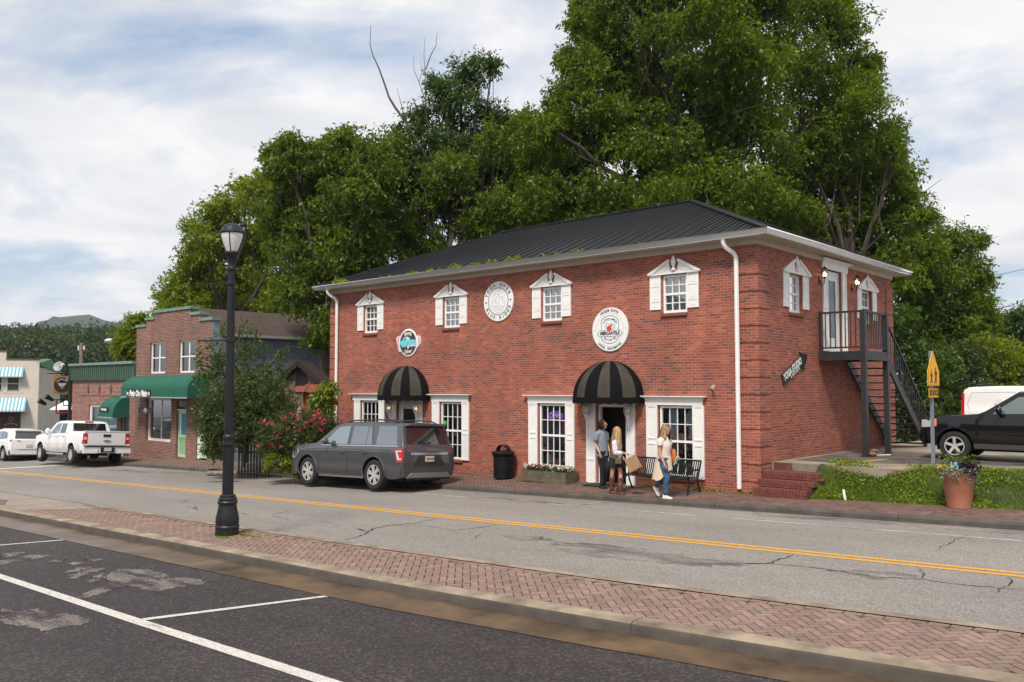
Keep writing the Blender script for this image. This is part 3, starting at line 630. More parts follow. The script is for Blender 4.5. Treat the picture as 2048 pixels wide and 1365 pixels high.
def front_door(c0, c1, zb, openit):
 s = MB()
 bx = lambda a, b, c, d, h0, h1: s.box((a, Y0 - h1, c), (b, Y0 - h0, d))
 for (a, b) in ((c0 - .34, c0 - .035), (c1 + .0, c1 + .27)):
  bx(a, b, zb, 1.96, .003, .04); bx(a, a + .045, zb + .01, 1.955, .04, .052); bx(b - .045, b, zb + .01, 1.955, .04, .052); bx(a + .045, b - .045, zb + .6, zb + .66, .04, .052)
 bx(c0 - .42, c1 + .36, 1.96, 2.1, .003, .06)
 s.build('door_surround', white_trim, bld)
 d = MB(); d.box((c0 + .002, Y0 + .06, zb), (c0 + .06, Y0 + .16, 1.945)); d.box((c1 - .06, Y0 + .06, zb), (c1 - .002, Y0 + .16, 1.945)); d.box((c0 + .06, Y0 + .06, 1.875), (c1 - .06, Y0 + .16, 1.945))
 fr = d.build('door_frame', white_paint, bld)
 if openit:
  d2 = MB(); d2.box((c1 - .11, Y0 + .18, zb + .02), (c1 - .065, Y0 + .95, 1.86)); dd = d2.build('door', white_paint, bld)
  th = MB(); th.box((c0 - .02, Y0 - .07, zb - .06), (c1 + .02, Y0 + .2, zb + .015)); th.build('threshold', mat('threshold_metal', (.35, .34, .32), .5), bld)
  cl = MB(); cl.tube([(c1 - .16, Y0 + .72, zb + .95), (c1 - .11, Y0 + .72, zb + .95)], .02); cl.build('handle', black_metal, dd)
 else:
  d2 = MB(); d2.box((c0 + .06, Y0 + .10, zb), (c1 - .06, Y0 + .14, 1.87)); d2.box((c0 + .1, Y0 + .085, zb + .08), (c0 + .2, Y0 + .1, 1.8)); d2.box((c1 - .2, Y0 + .085, zb + .08), (c1 - .1, Y0 + .1, 1.8)); d2.box((c0 + .2, Y0 + .085, 1.7), (c1 - .2, Y0 + .1, 1.8)); d2.box((c0 + .2, Y0 + .085, zb + .08), (c1 - .2, Y0 + .1, zb + .5))
  dd = d2.build('door', white_paint, bld)
  gg = MB(); gg.box((c0 + .21, Y0 + .08, zb + .51), (c1 - .21, Y0 + .095, 1.69)); gg.build('pane', mat('dark_door_glass', (.02, .022, .024), .06, spec=1), dd)
  hh = MB(); hh.tube([(c0 + .14, Y0 + .04, zb + 1.0), (c0 + .14, Y0 + .085, zb + 1.0)], .022); hh.build('handle', black_metal, dd)
front_door(-13.86, -12.9, -.16, True); front_door(-22.08, -21.1, -.36, False)
O = .40; EZ = 5.92
ev = MB(); ev.box((X0 - O, Y0 - O, EZ), (X1 + O, Y1 + O, EZ + .03)); ev.build('soffit', m_soffit, bld)
fz = MB()
fz.box((X0 - .012, Y0 - .03, 5.78), (X1 + .03, Y0 - .003, 5.918)); fz.box((X1 + .003, Y0 - .003, 5.78), (X1 + .03, Y1 + .03, 5.918)); fz.build('frieze_board', m_soffit, bld)
gt = MB(); e = .002
prof = [(0, 0), (.05, 0), (.075, .03), (.082, .075), (.105, .10), (.112, .135), (.098, .137), (.094, .11), (.05, .09), (0, .09)]
def gutter(a, b, nrm):
 a, b, nrm = Vector(a), Vector(b), Vector(nrm); n = len(prof); d = (b - a).normalized()
 vs = [a - d * p[0] * MI[0] + nrm * p[0] + Vector((0, 0, p[1])) for p in prof] + [b + d * p[0] * MI[1] + nrm * p[0] + Vector((0, 0, p[1])) for p in prof]
 gt.add(vs, [(i, (i + 1) % n, n + (i + 1) % n, n + i) for i in range(n)] + [tuple(range(n)), tuple(range(2 * n - 1, n - 1, -1))])
ox0, ox1, oy0, oy1 = X0 - O, X1 + O, Y0 - O, Y1 + O
MI = (1, 1); gutter((ox0, oy0, EZ - .0), (ox1, oy0, EZ - .0), (0, -1, 0)); gutter((ox1, oy0, EZ), (ox1, oy1, EZ), (1, 0, 0)); gutter((ox0, oy1, EZ), (ox0, oy0, EZ), (-1, 0, 0)); gutter((ox1, oy1, EZ), (ox0, oy1, EZ), (0, 1, 0))
gt.build('gutter', white_paint, bld, smooth=True, angle=50)
RZ, RX0, RX1, RY = 8.16, -21.4, -13.55, 23.41
ez = EZ + .12
rf = MB(); A, B, Cc, D = (ox0 - .03, oy0 - .03, ez), (ox1 + .03, oy0 - .03, ez), (ox1 + .03, oy1 + .03, ez), (ox0 - .03, oy1 + .03, ez); P, Q = (RX0, RY, RZ), (RX1, RY, RZ)
rf.add([A, B, Cc, D, P, Q], [(0, 1, 5, 4), (1, 2, 5), (2, 3, 4, 5), (3, 0, 4)]); rf.box((ox0 + .02, oy0 + .02, EZ + .04), (ox1 - .02, oy1 - .02, EZ + .11))
sp = .40
def on_front(x, t): pass
x = A[0] + .2
while x < B[0]:
 tmax = 1.0
 if x < RX0: tmax = (x - A[0]) / (RX0 - A[0])
 if x > RX1: tmax = (B[0] - x) / (B[0] - RX1)
 if tmax > .03:
  y1_, z1_ = A[1] + (RY - A[1]) * tmax, ez + (RZ - ez) * tmax
  rf.bar((x, A[1], ez + .012), (x, y1_ - .02, z1_ + .006), .035, .034); rf.bar((x + .2, A[1] + .01, ez + .004), (x + .2, y1_ - .1, z1_ - .012), .03, .016)
 x += sp
y = B[1] + .2
while y < Cc[1]:
 t = min((y - B[1]) / (RY - B[1]), (Cc[1] - y) / (Cc[1] - RY))
 if t > .03: rf.bar((B[0], y, ez + .012), (B[0] + (RX1 - B[0]) * t, y, ez + (RZ - ez) * t + .006), .035, .034)
 y += sp
for a_, b_ in ((A, P), (B, Q), (Cc, Q), (D, P), (P, Q)):
 a_, b_ = Vector(a_) + Vector((0, 0, .03)), Vector(b_) + Vector((0, 0, .03)); rf.bar(a_, b_, .22, .03)
rf.build('roof', m_roof, bld)
for (x, dx) in ((-9.68, 0), (-25.36, 0)):
 dn = MB(); base = .02 if x > -12 else -.35
 dn.tube([(x - .18, Y0 - .38, EZ + .02), (x - .18, Y0 - .37, EZ - .10), (x - .15, Y0 - .30, EZ - .20), (x - .03, Y0 - .15, EZ - .32), (x, Y0 - .085, EZ - .42), (x, Y0 - .08, EZ - .55), (x, Y0 - .08, base)], .056, 8)
 d_ = dn.build('downspout', white_paint, bld, smooth=True)
header(fR, 22.42, 24.42, 5.60, 5.86, [(22.60, 22.90, 3.37, 5.60), (23.92, 24.22, 3.37, 5.60)], 'door_surround')
d = MB(); d.box((X1 - .12, 22.925, 3.37), (X1 - .06, 23.0, 5.58)); d.box((X1 - .12, 23.82, 3.37), (X1 - .06, 23.895, 5.58)); d.box((X1 - .12, 23.0, 5.48), (X1 - .06, 23.82, 5.58)); dfr = d.build('door_frame', white_paint, bld)
d = MB(); d.box((X1 - .11, 23.0, 3.38), (X1 - .075, 23.14, 5.48)); d.box((X1 - .11, 23.68, 3.38), (X1 - .075, 23.82, 5.48)); d.box((X1 - .11, 23.14, 3.38), (X1 - .075, 23.68, 3.75)); d.box((X1 - .11, 23.14, 5.33), (X1 - .075, 23.68, 5.48)); bd = d.build('door', white_paint, bld)
g = MB(); g.box((X1 - .1, 23.14, 3.75), (X1 - .085, 23.68, 5.33)); g.build('pane', mat('balcony_door_glass', (.05, .055, .06), .05, spec=1), bd)
g = MB(); g.tube([(X1 - .08, 23.1, 4.4), (X1 - .02, 23.1, 4.4)], .03); g.build('handle', black_metal, bd)
# ---------------------------------------------------------------- dome awnings
m_awd = mat('awning_black_canvas', (.007, .007, .0075), .9, spec=.1, bump=.2, bscale=120)
m_awl = mat('awning_taupe_canvas', (.060, .053, .044), .9, spec=.1, var=.2, scale=4, bump=.2, bscale=120)
def dome(c, label, R_=1.06, P_=.88, z0=2.13, H_=.98):
 aw = thing('dome_awning', label, 'awning', (c, Y0, z0), group='dome awnings over the shop doors')
 na, nb = 48, 14; v = []; fs = []; mi = []
 for j in range(nb + 1):
  t = math.pi / 2 * j / nb
  for i in range(na + 1):
   a = math.pi * i / na; v.append((-R_ * math.cos(a) * math.cos(t), -P_ * math.sin(a) * math.cos(t) - .004, H_ * math.sin(t)))
 mb = MB()
 for j in range(nb):
  for i in range(na):
   g_ = int(i / na * 9 + .0); mb.mi = 0
   fs.append((j * (na + 1) + i, j * (na + 1) + i + 1, (j + 1) * (na + 1) + i + 1, (j + 1) * (na + 1) + i))
   k_ = int((i + .5) / na * 9.0001); mi.append(1 if k_ % 2 == 1 and j > 0 or (k_ % 2 == 1) else 0)
 mb.v = v; mb.f = fs; mb.m = mi
 mb.build('canopy', [m_awd, m_awl], aw, smooth=True)
 vl = MB(); n = 120; vv = []
 for i in range(n + 1):
  a = math.pi * i / n; sc = .028 * abs(math.sin(a * 12)); x_, y_ = -R_ * math.cos(a), -P_ * math.sin(a) - .004
  vv += [(x_ * 1.006, y_ * 1.006, .012), (x_ * 1.01, y_ * 1.01, -.15 - .02 + sc), ]
 vl.add(vv, [(2 * i, 2 * i + 1, 2 * i + 3, 2 * i + 2) for i in range(n)]); vl.build('valance', m_awd, aw, smooth=True)
 fr = MB(); fr.tube([(-R_ * .985 * math.cos(math.pi * i / 20), -P_ * .985 * math.sin(math.pi * i / 20), -.002) for i in range(21)], .012, 6); fr.build('frame', black_metal, aw)
 return aw
dome(-13.42, 'black and taupe striped dome awning over the open shop door by the people')
dome(-21.60, 'black and taupe striped dome awning over the closed diner door above the grey SUV', R_=1.08)
# ---------------------------------------------------------------- lanterns
bulb = mat('lit_bulb', (1, .8, .5), .5, emit=(1, .72, .38, 9)); bulb_dim = mat('dim_bulb', (1, .8, .5), .5, emit=(1, .7, .35, 1.6))
lant_glass = glass_mat('lantern_glass', (.95, .95, .92), .25)
def carriage(x, z, label, dim=True):
 """white wall lantern: bowed glass cage on a scrolled bracket"""
 t = thing('wall_lantern', label, 'lantern', (x, Y0 - .16, z), group='white carriage lanterns beside the shop doors')
 b = MB(); b.lathe([(.0, -.22), (.02, -.21), (.018, -.17), (.045, -.15), (.05, -.13), (.03, -.11), (.055, -.09), (.075, -.06), (.07, -.05)], 16)
 for k in range(8):
  a = 2 * math.pi * k / 8; b.tube([(.072 * math.cos(a), .072 * math.sin(a), -.055), (.1 * math.cos(a), .1 * math.sin(a), .03), (.105 * math.cos(a), .105 * math.sin(a), .09), (.085 * math.cos(a), .085 * math.sin(a), .16)], .007, 5)
 b.lathe([(.108, .05), (.112, .055), (.108, .06)], 16); b.lathe([(.0, .25), (.012, .24), (.02, .21), (.05, .20), (.09, .175), (.10, .155), (.085, .15), (.0, .15)], 16)
 b.tube([(0, 0, -.2), (.0, .04, -.30), (.0, .10, -.33), (0, .15, -.26), (0, .155, -.15)], .016, 6); b.tube([(0, .02, -.24), (0, .05, -.38), (0, .10, -.42), (0, .13, -.36)], .012, 6); b.box((-.045, .135, -.34), (.045, .158, -.06))
 b.build('cage', white_trim, t, smooth=True)
 g = MB(); g.lathe([(.066, -.05), (.09, .03), (.096, .09), (.078, .15)], 16); g.build('pane', lant_glass, t, smooth=True)
 l = MB();
 for k in range(3): a = 2 * math.pi * k / 3; l.ellipsoid((.03 * math.cos(a), .03 * math.sin(a), .05), (.012, .012, .04), 8, 6)
 l.build('bulb', bulb_dim if dim else mat('unlit_bulb', (.7, .68, .6), .3), t, smooth=True)
carriage(-14.10, 1.72, 'white carriage lantern left of the open shop door', False); carriage(-12.76, 1.72, 'white carriage lantern right of the open shop door', False)
carriage(-22.34, 1.66, 'white carriage lantern left of the diner door'); carriage(-20.98, 1.66, 'white carriage lantern right of the diner door')
def coach(y, label):
 t = thing('porch_light', label, 'porch light', (X1 + .16, y, 5.42), group='lit porch lights beside the balcony door')
 b = MB(); b.lathe([(.035, -.13), (.06, -.11), (.09, .1), (.1, .11)], 6);
 b.v = []; b.f = []; b.m = []
 for k in range(6):
  a = 2 * math.pi * k / 6; b.tube([(.055 * math.cos(a), .055 * math.sin(a), -.11), (.1 * math.cos(a), .1 * math.sin(a), .08)], .007, 4)
 b.lathe([(.0, .2), (.015, .17), (.05, .14), (.115, .085), (.1, .08), (0, .08)], 6); b.lathe([(0, -.15), (.03, -.13), (.06, -.105), (.0, -.105)], 6)
 b.tube([(0, 0, -.14), (-.02, 0, -.28), (-.08, 0, -.3), (-.14, 0, -.18)], .012, 6); b.box((-.158, -.04, -.28), (-.14, .04, -.06)); b.build('cage', black_metal, t)
 g = MB(); g.lathe([(.05, -.105), (.093, .078)], 6); g.build('pane', lant_glass, t)
 l = MB(); l.ellipsoid((0, 0, -.02), (.03, .03, .055), 10, 8); l.build('bulb', bulb, t, smooth=True)
coach(22.38, 'lit brass porch light on the street side of the balcony door'); coach(24.68, 'lit brass porch light on the far side of the balcony door')
t = thing('wall_lamp', 'small black wall lamp beside the left downspout', 'wall lamp', (-25.62, Y0 - .1, 1.92))
b = MB(); b.lathe([(.05, -.14), (.055, -.13), (.075, .1), (.06, .12), (0, .16)], 4, a0=R(45), a1=R(405)); b.bar((0, 0, .13), (0, .1, .2), .02); b.box((-.03, .07, .05), (.03, .098, .25)); b.build('cage', black_metal, t)
g = MB(); g.lathe([(.058, -.1), (.077, .08)], 4, a0=R(45), a1=R(405)); g.build('pane', mat('lamp_frosted', (.35, .33, .28), .4), t)
t = MB(); t.tube([(-.0, -.02, .1), (0, -.02, -.12)], .012, 6); t.tube([(0, -.02, .0), (-.05, -.1, .05), (-.02, -.2, .07), (0.0, -.25, .0), (0, -.2, -.03)], .01, 6); o = t.build('sign_bracket', black_metal, smooth=True); o.location = (-25.1, Y0 + .01, 2.2); tag(o, 'empty black scroll bracket on the brick wall right of the left downspout', 'bracket')
t = thing('security_camera', 'small grey security camera on the brick wall right of the striped awning', 'camera', (-10.36, Y0, 2.42))
b = MB(); b.lathe([(.0, -.02), (.045, -.02), (.045, 0)], 12, axis='y'); b.tube([(0, 0, 0), (0, -.06, -.01)], .015, 6); b.build('mount', mat('grey_plastic', (.4, .4, .4), .5), t); b = MB(); b.tube([(-.03, -.04, -.02), (.06, -.13, -.05)], .03, 10); b.build('body', MATS['grey_plastic'], t, smooth=True)
# ---------------------------------------------------------------- shops further down the street
m_brick2 = brick_mat('brown_brick', [(0.0, (.07, .045, .04)), (.2, (.13, .05, .038)), (.5, (.19, .062, .042)), (.8, (.22, .075, .05)), (1.0, (.26, .10, .07))], (.40, .33, .28), blend=.35, mw=.012)
m_brick3 = brick_mat('orange_brick', [(0.0, (.10, .055, .045)), (.25, (.20, .07, .05)), (.6, (.26, .09, .06)), (1.0, (.31, .12, .08))], (.45, .37, .32), blend=.35, mw=.012)
m_green = mat('green_metal', (.055, .105, .07), .5, var=.1, scale=2)
m_gcap = mat('green_cap', (.16, .26, .20), .6, var=.2, scale=3); m_gcapd = mat('green_cap_side', (.03, .12, .075), .6)
m_awg = mat('green_canvas', (.008, .10, .062), .8, var=.12, scale=2, bump=.2, bscale=100)
m_mint = mat('mint_paint', (.42, .62, .36), .6); m_blued = mat('blue_paint', (.05, .26, .42), .6)
m_brownroof = mat('brown_shingles', (.06, .038, .028), .9, var=.35, scale=3, bump=.5, bscale=20)
m_bluewall = brick_mat('painted_blue_block', [(0, (.20, .235, .28)), (1, (.235, .275, .33))], (.19, .225, .265), bw=.4, bh=.2, mw=.01, blend=.2)
GL = -1.5
fS = lambda u, d, z: (u, 18.8 + d, z)
shop = thing('brick_shop', 'tall brown brick pet shop with stepped parapet and green canopy', 'building', (-38, 22, -1), world=True)
w_ = MB(); hs = [(-40.35, -37.85, -.1, 1.88), (-37.35, -36.45, -.75, 1.75), (-35.5, -34.6, -.75, 1.7), (-40.05, -38.5, 3.05, 4.52), (-37.22, -35.68, 3.05, 4.52)]
wall(w_, -41.5, -34.3, GL, 5.3, hs, fS, .22)
w_.box((-40.5, 18.8, 5.3), (-35.35, 19.15, 5.6)); w_.box((-39.6, 18.8, 5.6), (-36.2, 19.15, 5.9)); w_.quad((-41.5, 19.15, 5.3), (-34.3, 19.15, 5.3), (-34.3, 18.8, 5.3), (-41.5, 18.8, 5.3)); w_.quad((-41.5, 18.8, GL), (-41.5, 19.2, GL), (-41.5, 19.2, 5.3), (-41.5, 18.8, 5.3)); w_.quad((-41.5, 19.15, 3), (-34.3, 19.15, 3), (-34.3, 19.15, 5.3), (-41.5, 19.15, 5.3))
w_.build('wall', m_brick2, shop)
w_ = MB(); w_.box((-34.32, 18.81, GL), (-34.27, 27.2, 4.75)); w_.box((-34.31, 18.805, 4.75), (-34.27, 19.15, 5.29)); w_.build('side_wall', m_bluewall, shop)
w_ = MB()
for a, b, z, dz in ((-41.56, -40.5, 5.3, .12), (-40.56, -39.6, 5.6, .12), (-39.66, -36.14, 5.9, .13), (-36.2, -35.29, 5.6, .13), (-35.35, -34.22, 5.3, .14)): w_.box((a, 18.74, z), (b, 19.2, z + dz));
w_.build('parapet_cap', m_gcap, shop)
w_ = MB(); w_.prism([(-34.05, 4.72), (-38.2, 6.15), (-41.5, 5.0), (-41.5, 4.9), (-38.2, 6.0), (-34.05, 4.6)], 19.2, 27.4, 'xz'); w_.build('roof', m_brownroof, shop)
w_ = MB(); w_.box((-34.05, 19.2, 4.6), (-33.93, 27.4, 4.72)); w_.build('gutter', mat('grey_gutter', (.35, .36, .37), .6), shop)
w_ = MB(); w_.prism([(-34.3, 4.7), (-38.2, 6.0), (-41.4, 4.9), (-41.4, GL), (-34.3, GL)], 26.9, 27.2, 'xz'); w_.build('gable', m_bluewall, shop)
for (a, b) in ((-40.05, -38.5), (-37.22, -35.68)):
 window_set(shop, fS, a, b, 3.05, 4.52, 2, 1, .12, curtain=[(.05, .95)], gl=glass, frame=.07, munt=.09, blind=mat('grey_curtain', (.12, .115, .135), .9))
 s_ = MB(); s_.box((a - .05, 18.74, 2.96), (b + .05, 18.9, 3.05)); s_.build('sill', m_brick2, shop)
sw = window_set(shop, fS, -40.35, -37.85, -.1, 1.88, 2, 1, .18, gl=glass_mat('shop_window_glass', (.8, .82, .85), 1.1), mid=False, frame=.09, munt=.05)
b = MB(); b.box((-41, 19.9, -1), (-35, 19.95, 2.2)); b.box((-41, 19.1, -.75), (-35, 19.9, -.72)); b.build('interior', mat('shop_interior_grey', (.08, .075, .08), .9, var=.3, scale=3), shop)
def slat_door(bldp, f, u0, u1, z0, z1, transom=False):
 d = MB(); e = .09
 bx = lambda a, b_, c, d_, h0=.10, h1=.15: d.box((a, 18.8 + h0, c), (b_, 18.8 + h1, d_))
 bx(u0, u0 + e, z0, z1); bx(u1 - e, u1, z0, z1); bx(u0 + e, u1 - e, z1 - .14, z1); bx(u0 + e, u1 - e, z0, z0 + .12); zm = z0 + (z1 - z0) * .42; bx(u0 + e, u1 - e, zm, zm + .12)
 n = 6
 for i in range(n): u = u0 + e + (u1 - u0 - 2 * e) * (i + .5) / n; bx(u - .022, u + .022, z0 + .12, zm, .11, .14)
 dd = d.build('door', m_mint, bldp); g = MB(); g.box((u0 + e, 18.95, z0), (u1 - e, 18.97, z1)); g.box((u0 + e, 18.93, zm + .12), (u0 + e + .1, 18.95, z1 - .14), 1); g.build('blue_inner_door', [m_blued, white_paint], dd)
 return dd
d1 = slat_door(shop, fS, -37.33, -36.47, -.72, 1.36); d2 = slat_door(shop, fS, -35.3, -34.62, -.66, 1.55)
b = MB(); b.box((-37.33, 18.86, 1.42), (-36.47, 18.9, 1.75)); b.build('transom_pane', mat('dark_transom', (.02, .02, .025), .1), shop); b = MB(); b.box((-37.35, 18.84, 1.37), (-36.45, 18.93, 1.42)); b.box((-35.5, 18.86, -.7), (-35.3, 18.95, 1.7)); b.box((-35.3, 18.86, 1.56), (-34.6, 18.95, 1.7)); b.build('door_frame', white_trim, shop)
def canopy(x0, x1, zb, zt, P_, zv, label, g=None):
 t = thing('green_canopy', label, 'awning', ((x0 + x1) / 2, 18.8, zb), group=g, world=True)
 prof_ = [(0, zb), (-P_, zb), (-P_, zv)] + [(-P_ * math.cos(a), zv + (zt - zv) * math.sin(a)) for a in np.linspace(0, math.pi / 2, 9)[1:]]
 m = MB(); n = len(prof_); vs = [(x0, 18.797 + y, z) for y, z in prof_] + [(x1, 18.797 + y, z) for y, z in prof_]
 m.add(vs, [(i, i + 1, n + i + 1, n + i) for i in range(1, n - 1)] + [tuple(range(n)), tuple(range(2 * n - 1, n - 1, -1))]); m.build('canvas', m_awg, t, smooth=True, angle=40)
 s_ = MB(); s_.box((x0, 18.79 - P_ - .012, zb - .02), (x1, 18.80 - P_, zb + .03)); s_.build('hem', mat('pale_hem', (.30, .36, .32), .7), t)
 return t
canopy(-40.8, -34.45, 1.95, 2.96, 1.0, 2.32, 'long green barrel canopy over the pet shop front')
canopy(-43.75, -42.1, .93, 1.95, .8, 1.05, 'small green canopy over the door of the low brick shop')
low = thing('low_shop', 'low orange brick shop with ribbed green metal fascia', 'building', (-45.3, 22, -1.1), world=True)
w_ = MB(); wall(w_, -49.1, -41.5, GL - .3, 2.78, [(-46.9, -43.5, -.5, 1.52), (-43.0, -42.1, -1.0, 1.2)], fS, .15); w_.quad((-49.1, 18.8, GL - .3), (-49.1, 27, GL - .3), (-49.1, 27, 2.9), (-49.1, 18.8, 2.9)); w_.box((-49, 18.96, 2.7), (-41.5, 27, 2.8)); w_.build('wall', m_brick3, low)
w_ = MB(); w_.box((-49.16, 18.70, 2.76), (-41.5, 18.79, 3.55)); x = -49.1
while x < -41.6: w_.box((x, 18.665, 2.78), (x + .07, 18.70, 3.53)); x += .25
w_.build('fascia', m_green, low); w_ = MB(); w_.box((-49.22, 18.6, 3.55), (-41.5, 19.3, 3.68)); w_.build('fascia_cap', m_gcap, low)
w_ = MB(); w_.box((-49.3, 18.66, GL), (-49.17, 18.8, 3.5)); w_.build('downspout', mat('dark_green_pipe', (.02, .03, .025), .5), low)
for c in (-47.0, -45.6, -44.2):
 w_ = MB(); w_.prism([(c - .13, 2.3), (c, 2.02), (c + .13, 2.3), (c, 2.58)], 18.77, 18.795, 'xz'); w_.build('brick_diamond', mat('diamond_brick', (.09, .07, .055), .9), low)
w_ = MB()
for z in (2.66, 1.98): w_.box((-48.2, 18.775, z), (-42.2, 18.797, z + .05))
w_.build('brick_band', m_brick3, low)
window_set(low, fS, -46.9, -43.5, -.5, 1.52, 1, 1, .12, curtain=[(.04, .96)], gl=glass, mid=False, frame=.14, blind=mat('pale_blue_curtain', (.36, .58, .62), .8))
w_ = MB(); w_.box((-43.0, 18.88, -1), (-42.9, 18.95, 1.2)); w_.box((-42.2, 18.88, -1), (-42.1, 18.95, 1.2)); w_.box((-42.9, 18.88, 1.1), (-42.2, 18.95, 1.2)); w_.build('door_frame', m_mint, low)
w_ = MB(); w_.box((-42.9, 18.9, -1), (-42.2, 18.94, 1.1)); w_.build('door', mat('dark_shop_door', (.035, .04, .045), .4), low)
cb_o = atD(77, 777, 78); A_ = R(62)
cream = thing('cream_building', 'cream painted two-storey building with blue striped awnings and green roof', 'building', (cb_o.x, cb_o.y, -2.2), rz=A_ + math.pi)
zz = lambda y: 2.4 + (777 - y) / 22.07 + 2.2
m_cream = mat('cream_paint', (.66, .58, .50), .85, var=.06, scale=1.5, bump=.3, bscale=20); m_creamb = brick_mat('cream_block', [(0, (.46, .42, .35)), (1, (.52, .48, .40))], (.42, .39, .33), bw=.4, bh=.2, blend=.2)
def CM(): m = MB(); m.T = Matrix.Scale(-1, 4, (0, 1, 0)); return m
c = CM(); c.box((0, 0, -1), (2.66, .35, zz(722))); c.box((2.66, 0, -1), (12, .35, zz(706))); c.box((1.2, -.02, zz(785) - .15), (4.4, 0, zz(785))); c.build('front_wall', m_cream, cream)
c = CM(); c.box((0.0, .35, -1), (.3, 13, zz(737))); c.build('side_wall', m_creamb, cream)
c = CM(); c.prism([(.35, zz(734)), (13.2, zz(744)), (13.2, zz(741)), (6, zz(716)), (.35, zz(727))], -.1, 9, 'yz'); c.build('roof', mat('green_roof', (.05, .16, .07), .6), cream)
c = CM(); c.box((-.05, -.06, zz(722)), (2.66, .45, zz(722) + .1)); c.box((2.6, -.06, zz(706)), (12, .45, zz(706) + .1)); c.build('coping', mat('brown_coping', (.16, .08, .06), .8), cream)
c = CM(); c.box((1.35, -.03, -1), (12, -.005, zz(826))); c.build('brown_shopfront', mat('brown_shopfront', (.085, .032, .022), .6, var=.2, scale=1), cream)
for a, b_ in ((1.5, 2.55), (2.85, 4.1)):
 c = CM(); c.box((a, -.05, zz(783)), (b_, -.01, zz(756))); wn_ = c.build('window', white_trim, cream); c = CM(); c.box((a + .08, -.07, zz(782)), (b_ - .08, -.055, zz(770.5))); c.box((a + .08, -.07, zz(769)), (b_ - .08, -.055, zz(757))); c.build('pane', mat('dark_blind_glass', (.06, .055, .055), .2), wn_)
m_aq = mat('aqua_canvas', (.13, .42, .50), .8); m_aw2 = mat('white_canvas', (.72, .72, .68), .8)
def striped(x0, x1, z1, z0, P_, label):
 t = thing('striped_awning', label, 'awning', (0, 0, 0), group='aqua and white striped awnings'); t.location = (cb_o.x, cb_o.y, -2.2); t.rotation_euler = (0, 0, A_ + math.pi)
 m = CM(); n = int((x1 - x0) / .14)
 for i in range(n):
  a = x0 + (x1 - x0) * i / n; b_ = x0 + (x1 - x0) * (i + 1) / n; zc = z0 + (z1 - z0) * .16
  m.add([(a, -.01, z1), (b_, -.01, z1), (b_, -P_, zc), (a, -P_, zc), (a, -P_, z0 + .02 * (i % 2)), (b_, -P_, z0 + .02 * (i % 2))], [(0, 1, 2, 3), (3, 2, 5, 4)], i % 2)
 m.add([(x0, -.01, z1), (x0, -P_, zc), (x0, -P_, z0), (x0, -.01, z0)], [(0, 1, 2, 3)], 0); m.build('canvas', [m_aq, m_aw2], t, weld=False)
 f = CM(); f.tube([(x0, -.02, z0 + .1), (x0, -P_, z0 + .1), (x1, -P_, z0 + .1)], .02, 5); f.build('frame', white_trim, t)
striped(1.2, 9, zz(737), zz(757.5), .55, 'upper striped awning on the cream building'); striped(.9, 9, zz(798), zz(825), .9, 'lower striped awning on the cream building above the brown shopfront')
mk = CM(); U_ = (-1, 0, 0); put_text(mk, 'Annie', (2.75, -.05, zz(874)), U_, (0, 0, 1), .62, italic=.3, off=-.01)
mk.tube([(2.1 + .5 * math.cos(a), -.05, zz(852) + .16 * math.sin(a)) for a in np.linspace(0, math.pi, 9)], .03, 4); mk.tube([(2.1 + .16 * math.cos(a), -.05, zz(846) + .3 + .2 * math.sin(a)) for a in np.linspace(0, 6.2, 12)], .02, 4)
mk.build('lettering', mat('chalk_white', (.5, .45, .42), .8), cream)
t = thing('satellite_dish', 'grey satellite dish on the green roof edge of the cream building', 'dish', tuple(atD(118, 734, 80)))
b = MB(); b.lathe([(0, .0), (.28, .05), (.46, .13), (.48, .14), (.45, .14), (.26, .07), (0, .02)], 20); b.build('reflector', mat('dish_grey', (.30, .31, .32), .5), t, smooth=True); b.v = []
b = MB(); b.tube([(0, 0, 0), (.3, .0, .35), (.75, 0, .55)], .03, 5); b.cbox((.8, 0, .6), (.18, .12, .22)); b.build('arm', white_trim, t); b = MB(); b.tube([(0, 0, -.1), (0, 0, -.9)], .05, 6); t.rotation_euler = (R(70), 0, R(35)); b.build('mast', black_metal, t)
XS_ = -49.35; p0 = atX(107, 752, XS_); p1 = atX(141, 787, XS_); ya, yb, zt_, zb_ = p0.y, p1.y, p0.z, atX(107, 789, XS_).z
t = thing('hanging_sign', 'square wooden sign with a dark round badge hanging from the low shop corner', 'sign', (XS_, (ya + yb) / 2, zb_), world=True)
b = MB(); b.box((XS_ - .04, ya, zb_), (XS_, yb, zt_)); b.build('board', mat('tan_wood', (.38, .21, .07), .8, var=.15, scale=4), t)
b = MB(); yc, zc_ = (ya + yb) / 2, (zb_ + zt_) / 2; rr = (zt_ - zb_) * .42; b.lathe([(0, XS_ + .012), (rr, XS_ + .012), (rr, XS_)], 28, c=(0, yc, zc_), axis='x'); b.build('badge', mat('dark_brown_paint', (.045, .026, .016), .8), t)
b = MB(); P3 = lambda a, c_: (XS_ + .02, yc + a * rr, zc_ + c_ * rr)
b.add([P3(-.6, .25), P3(.55, .25), P3(.25, -.15), P3(-.25, -.22)], [(0, 1, 2, 3)]); b.tube([P3(-.7, .42), P3(-.05, .78), P3(.65, .45)], rr * .06, 4); b.add([P3(.45, .55), P3(.6, .5), P3(.6, .85), P3(.45, .85)], [(0, 1, 2, 3)]); b.tube([P3(-.15, -.25), P3(0, -.5), P3(.15, -.25)], rr * .04, 4); b.build('emblem', mat('cream_emblem', (.55, .5, .42), .8), t)
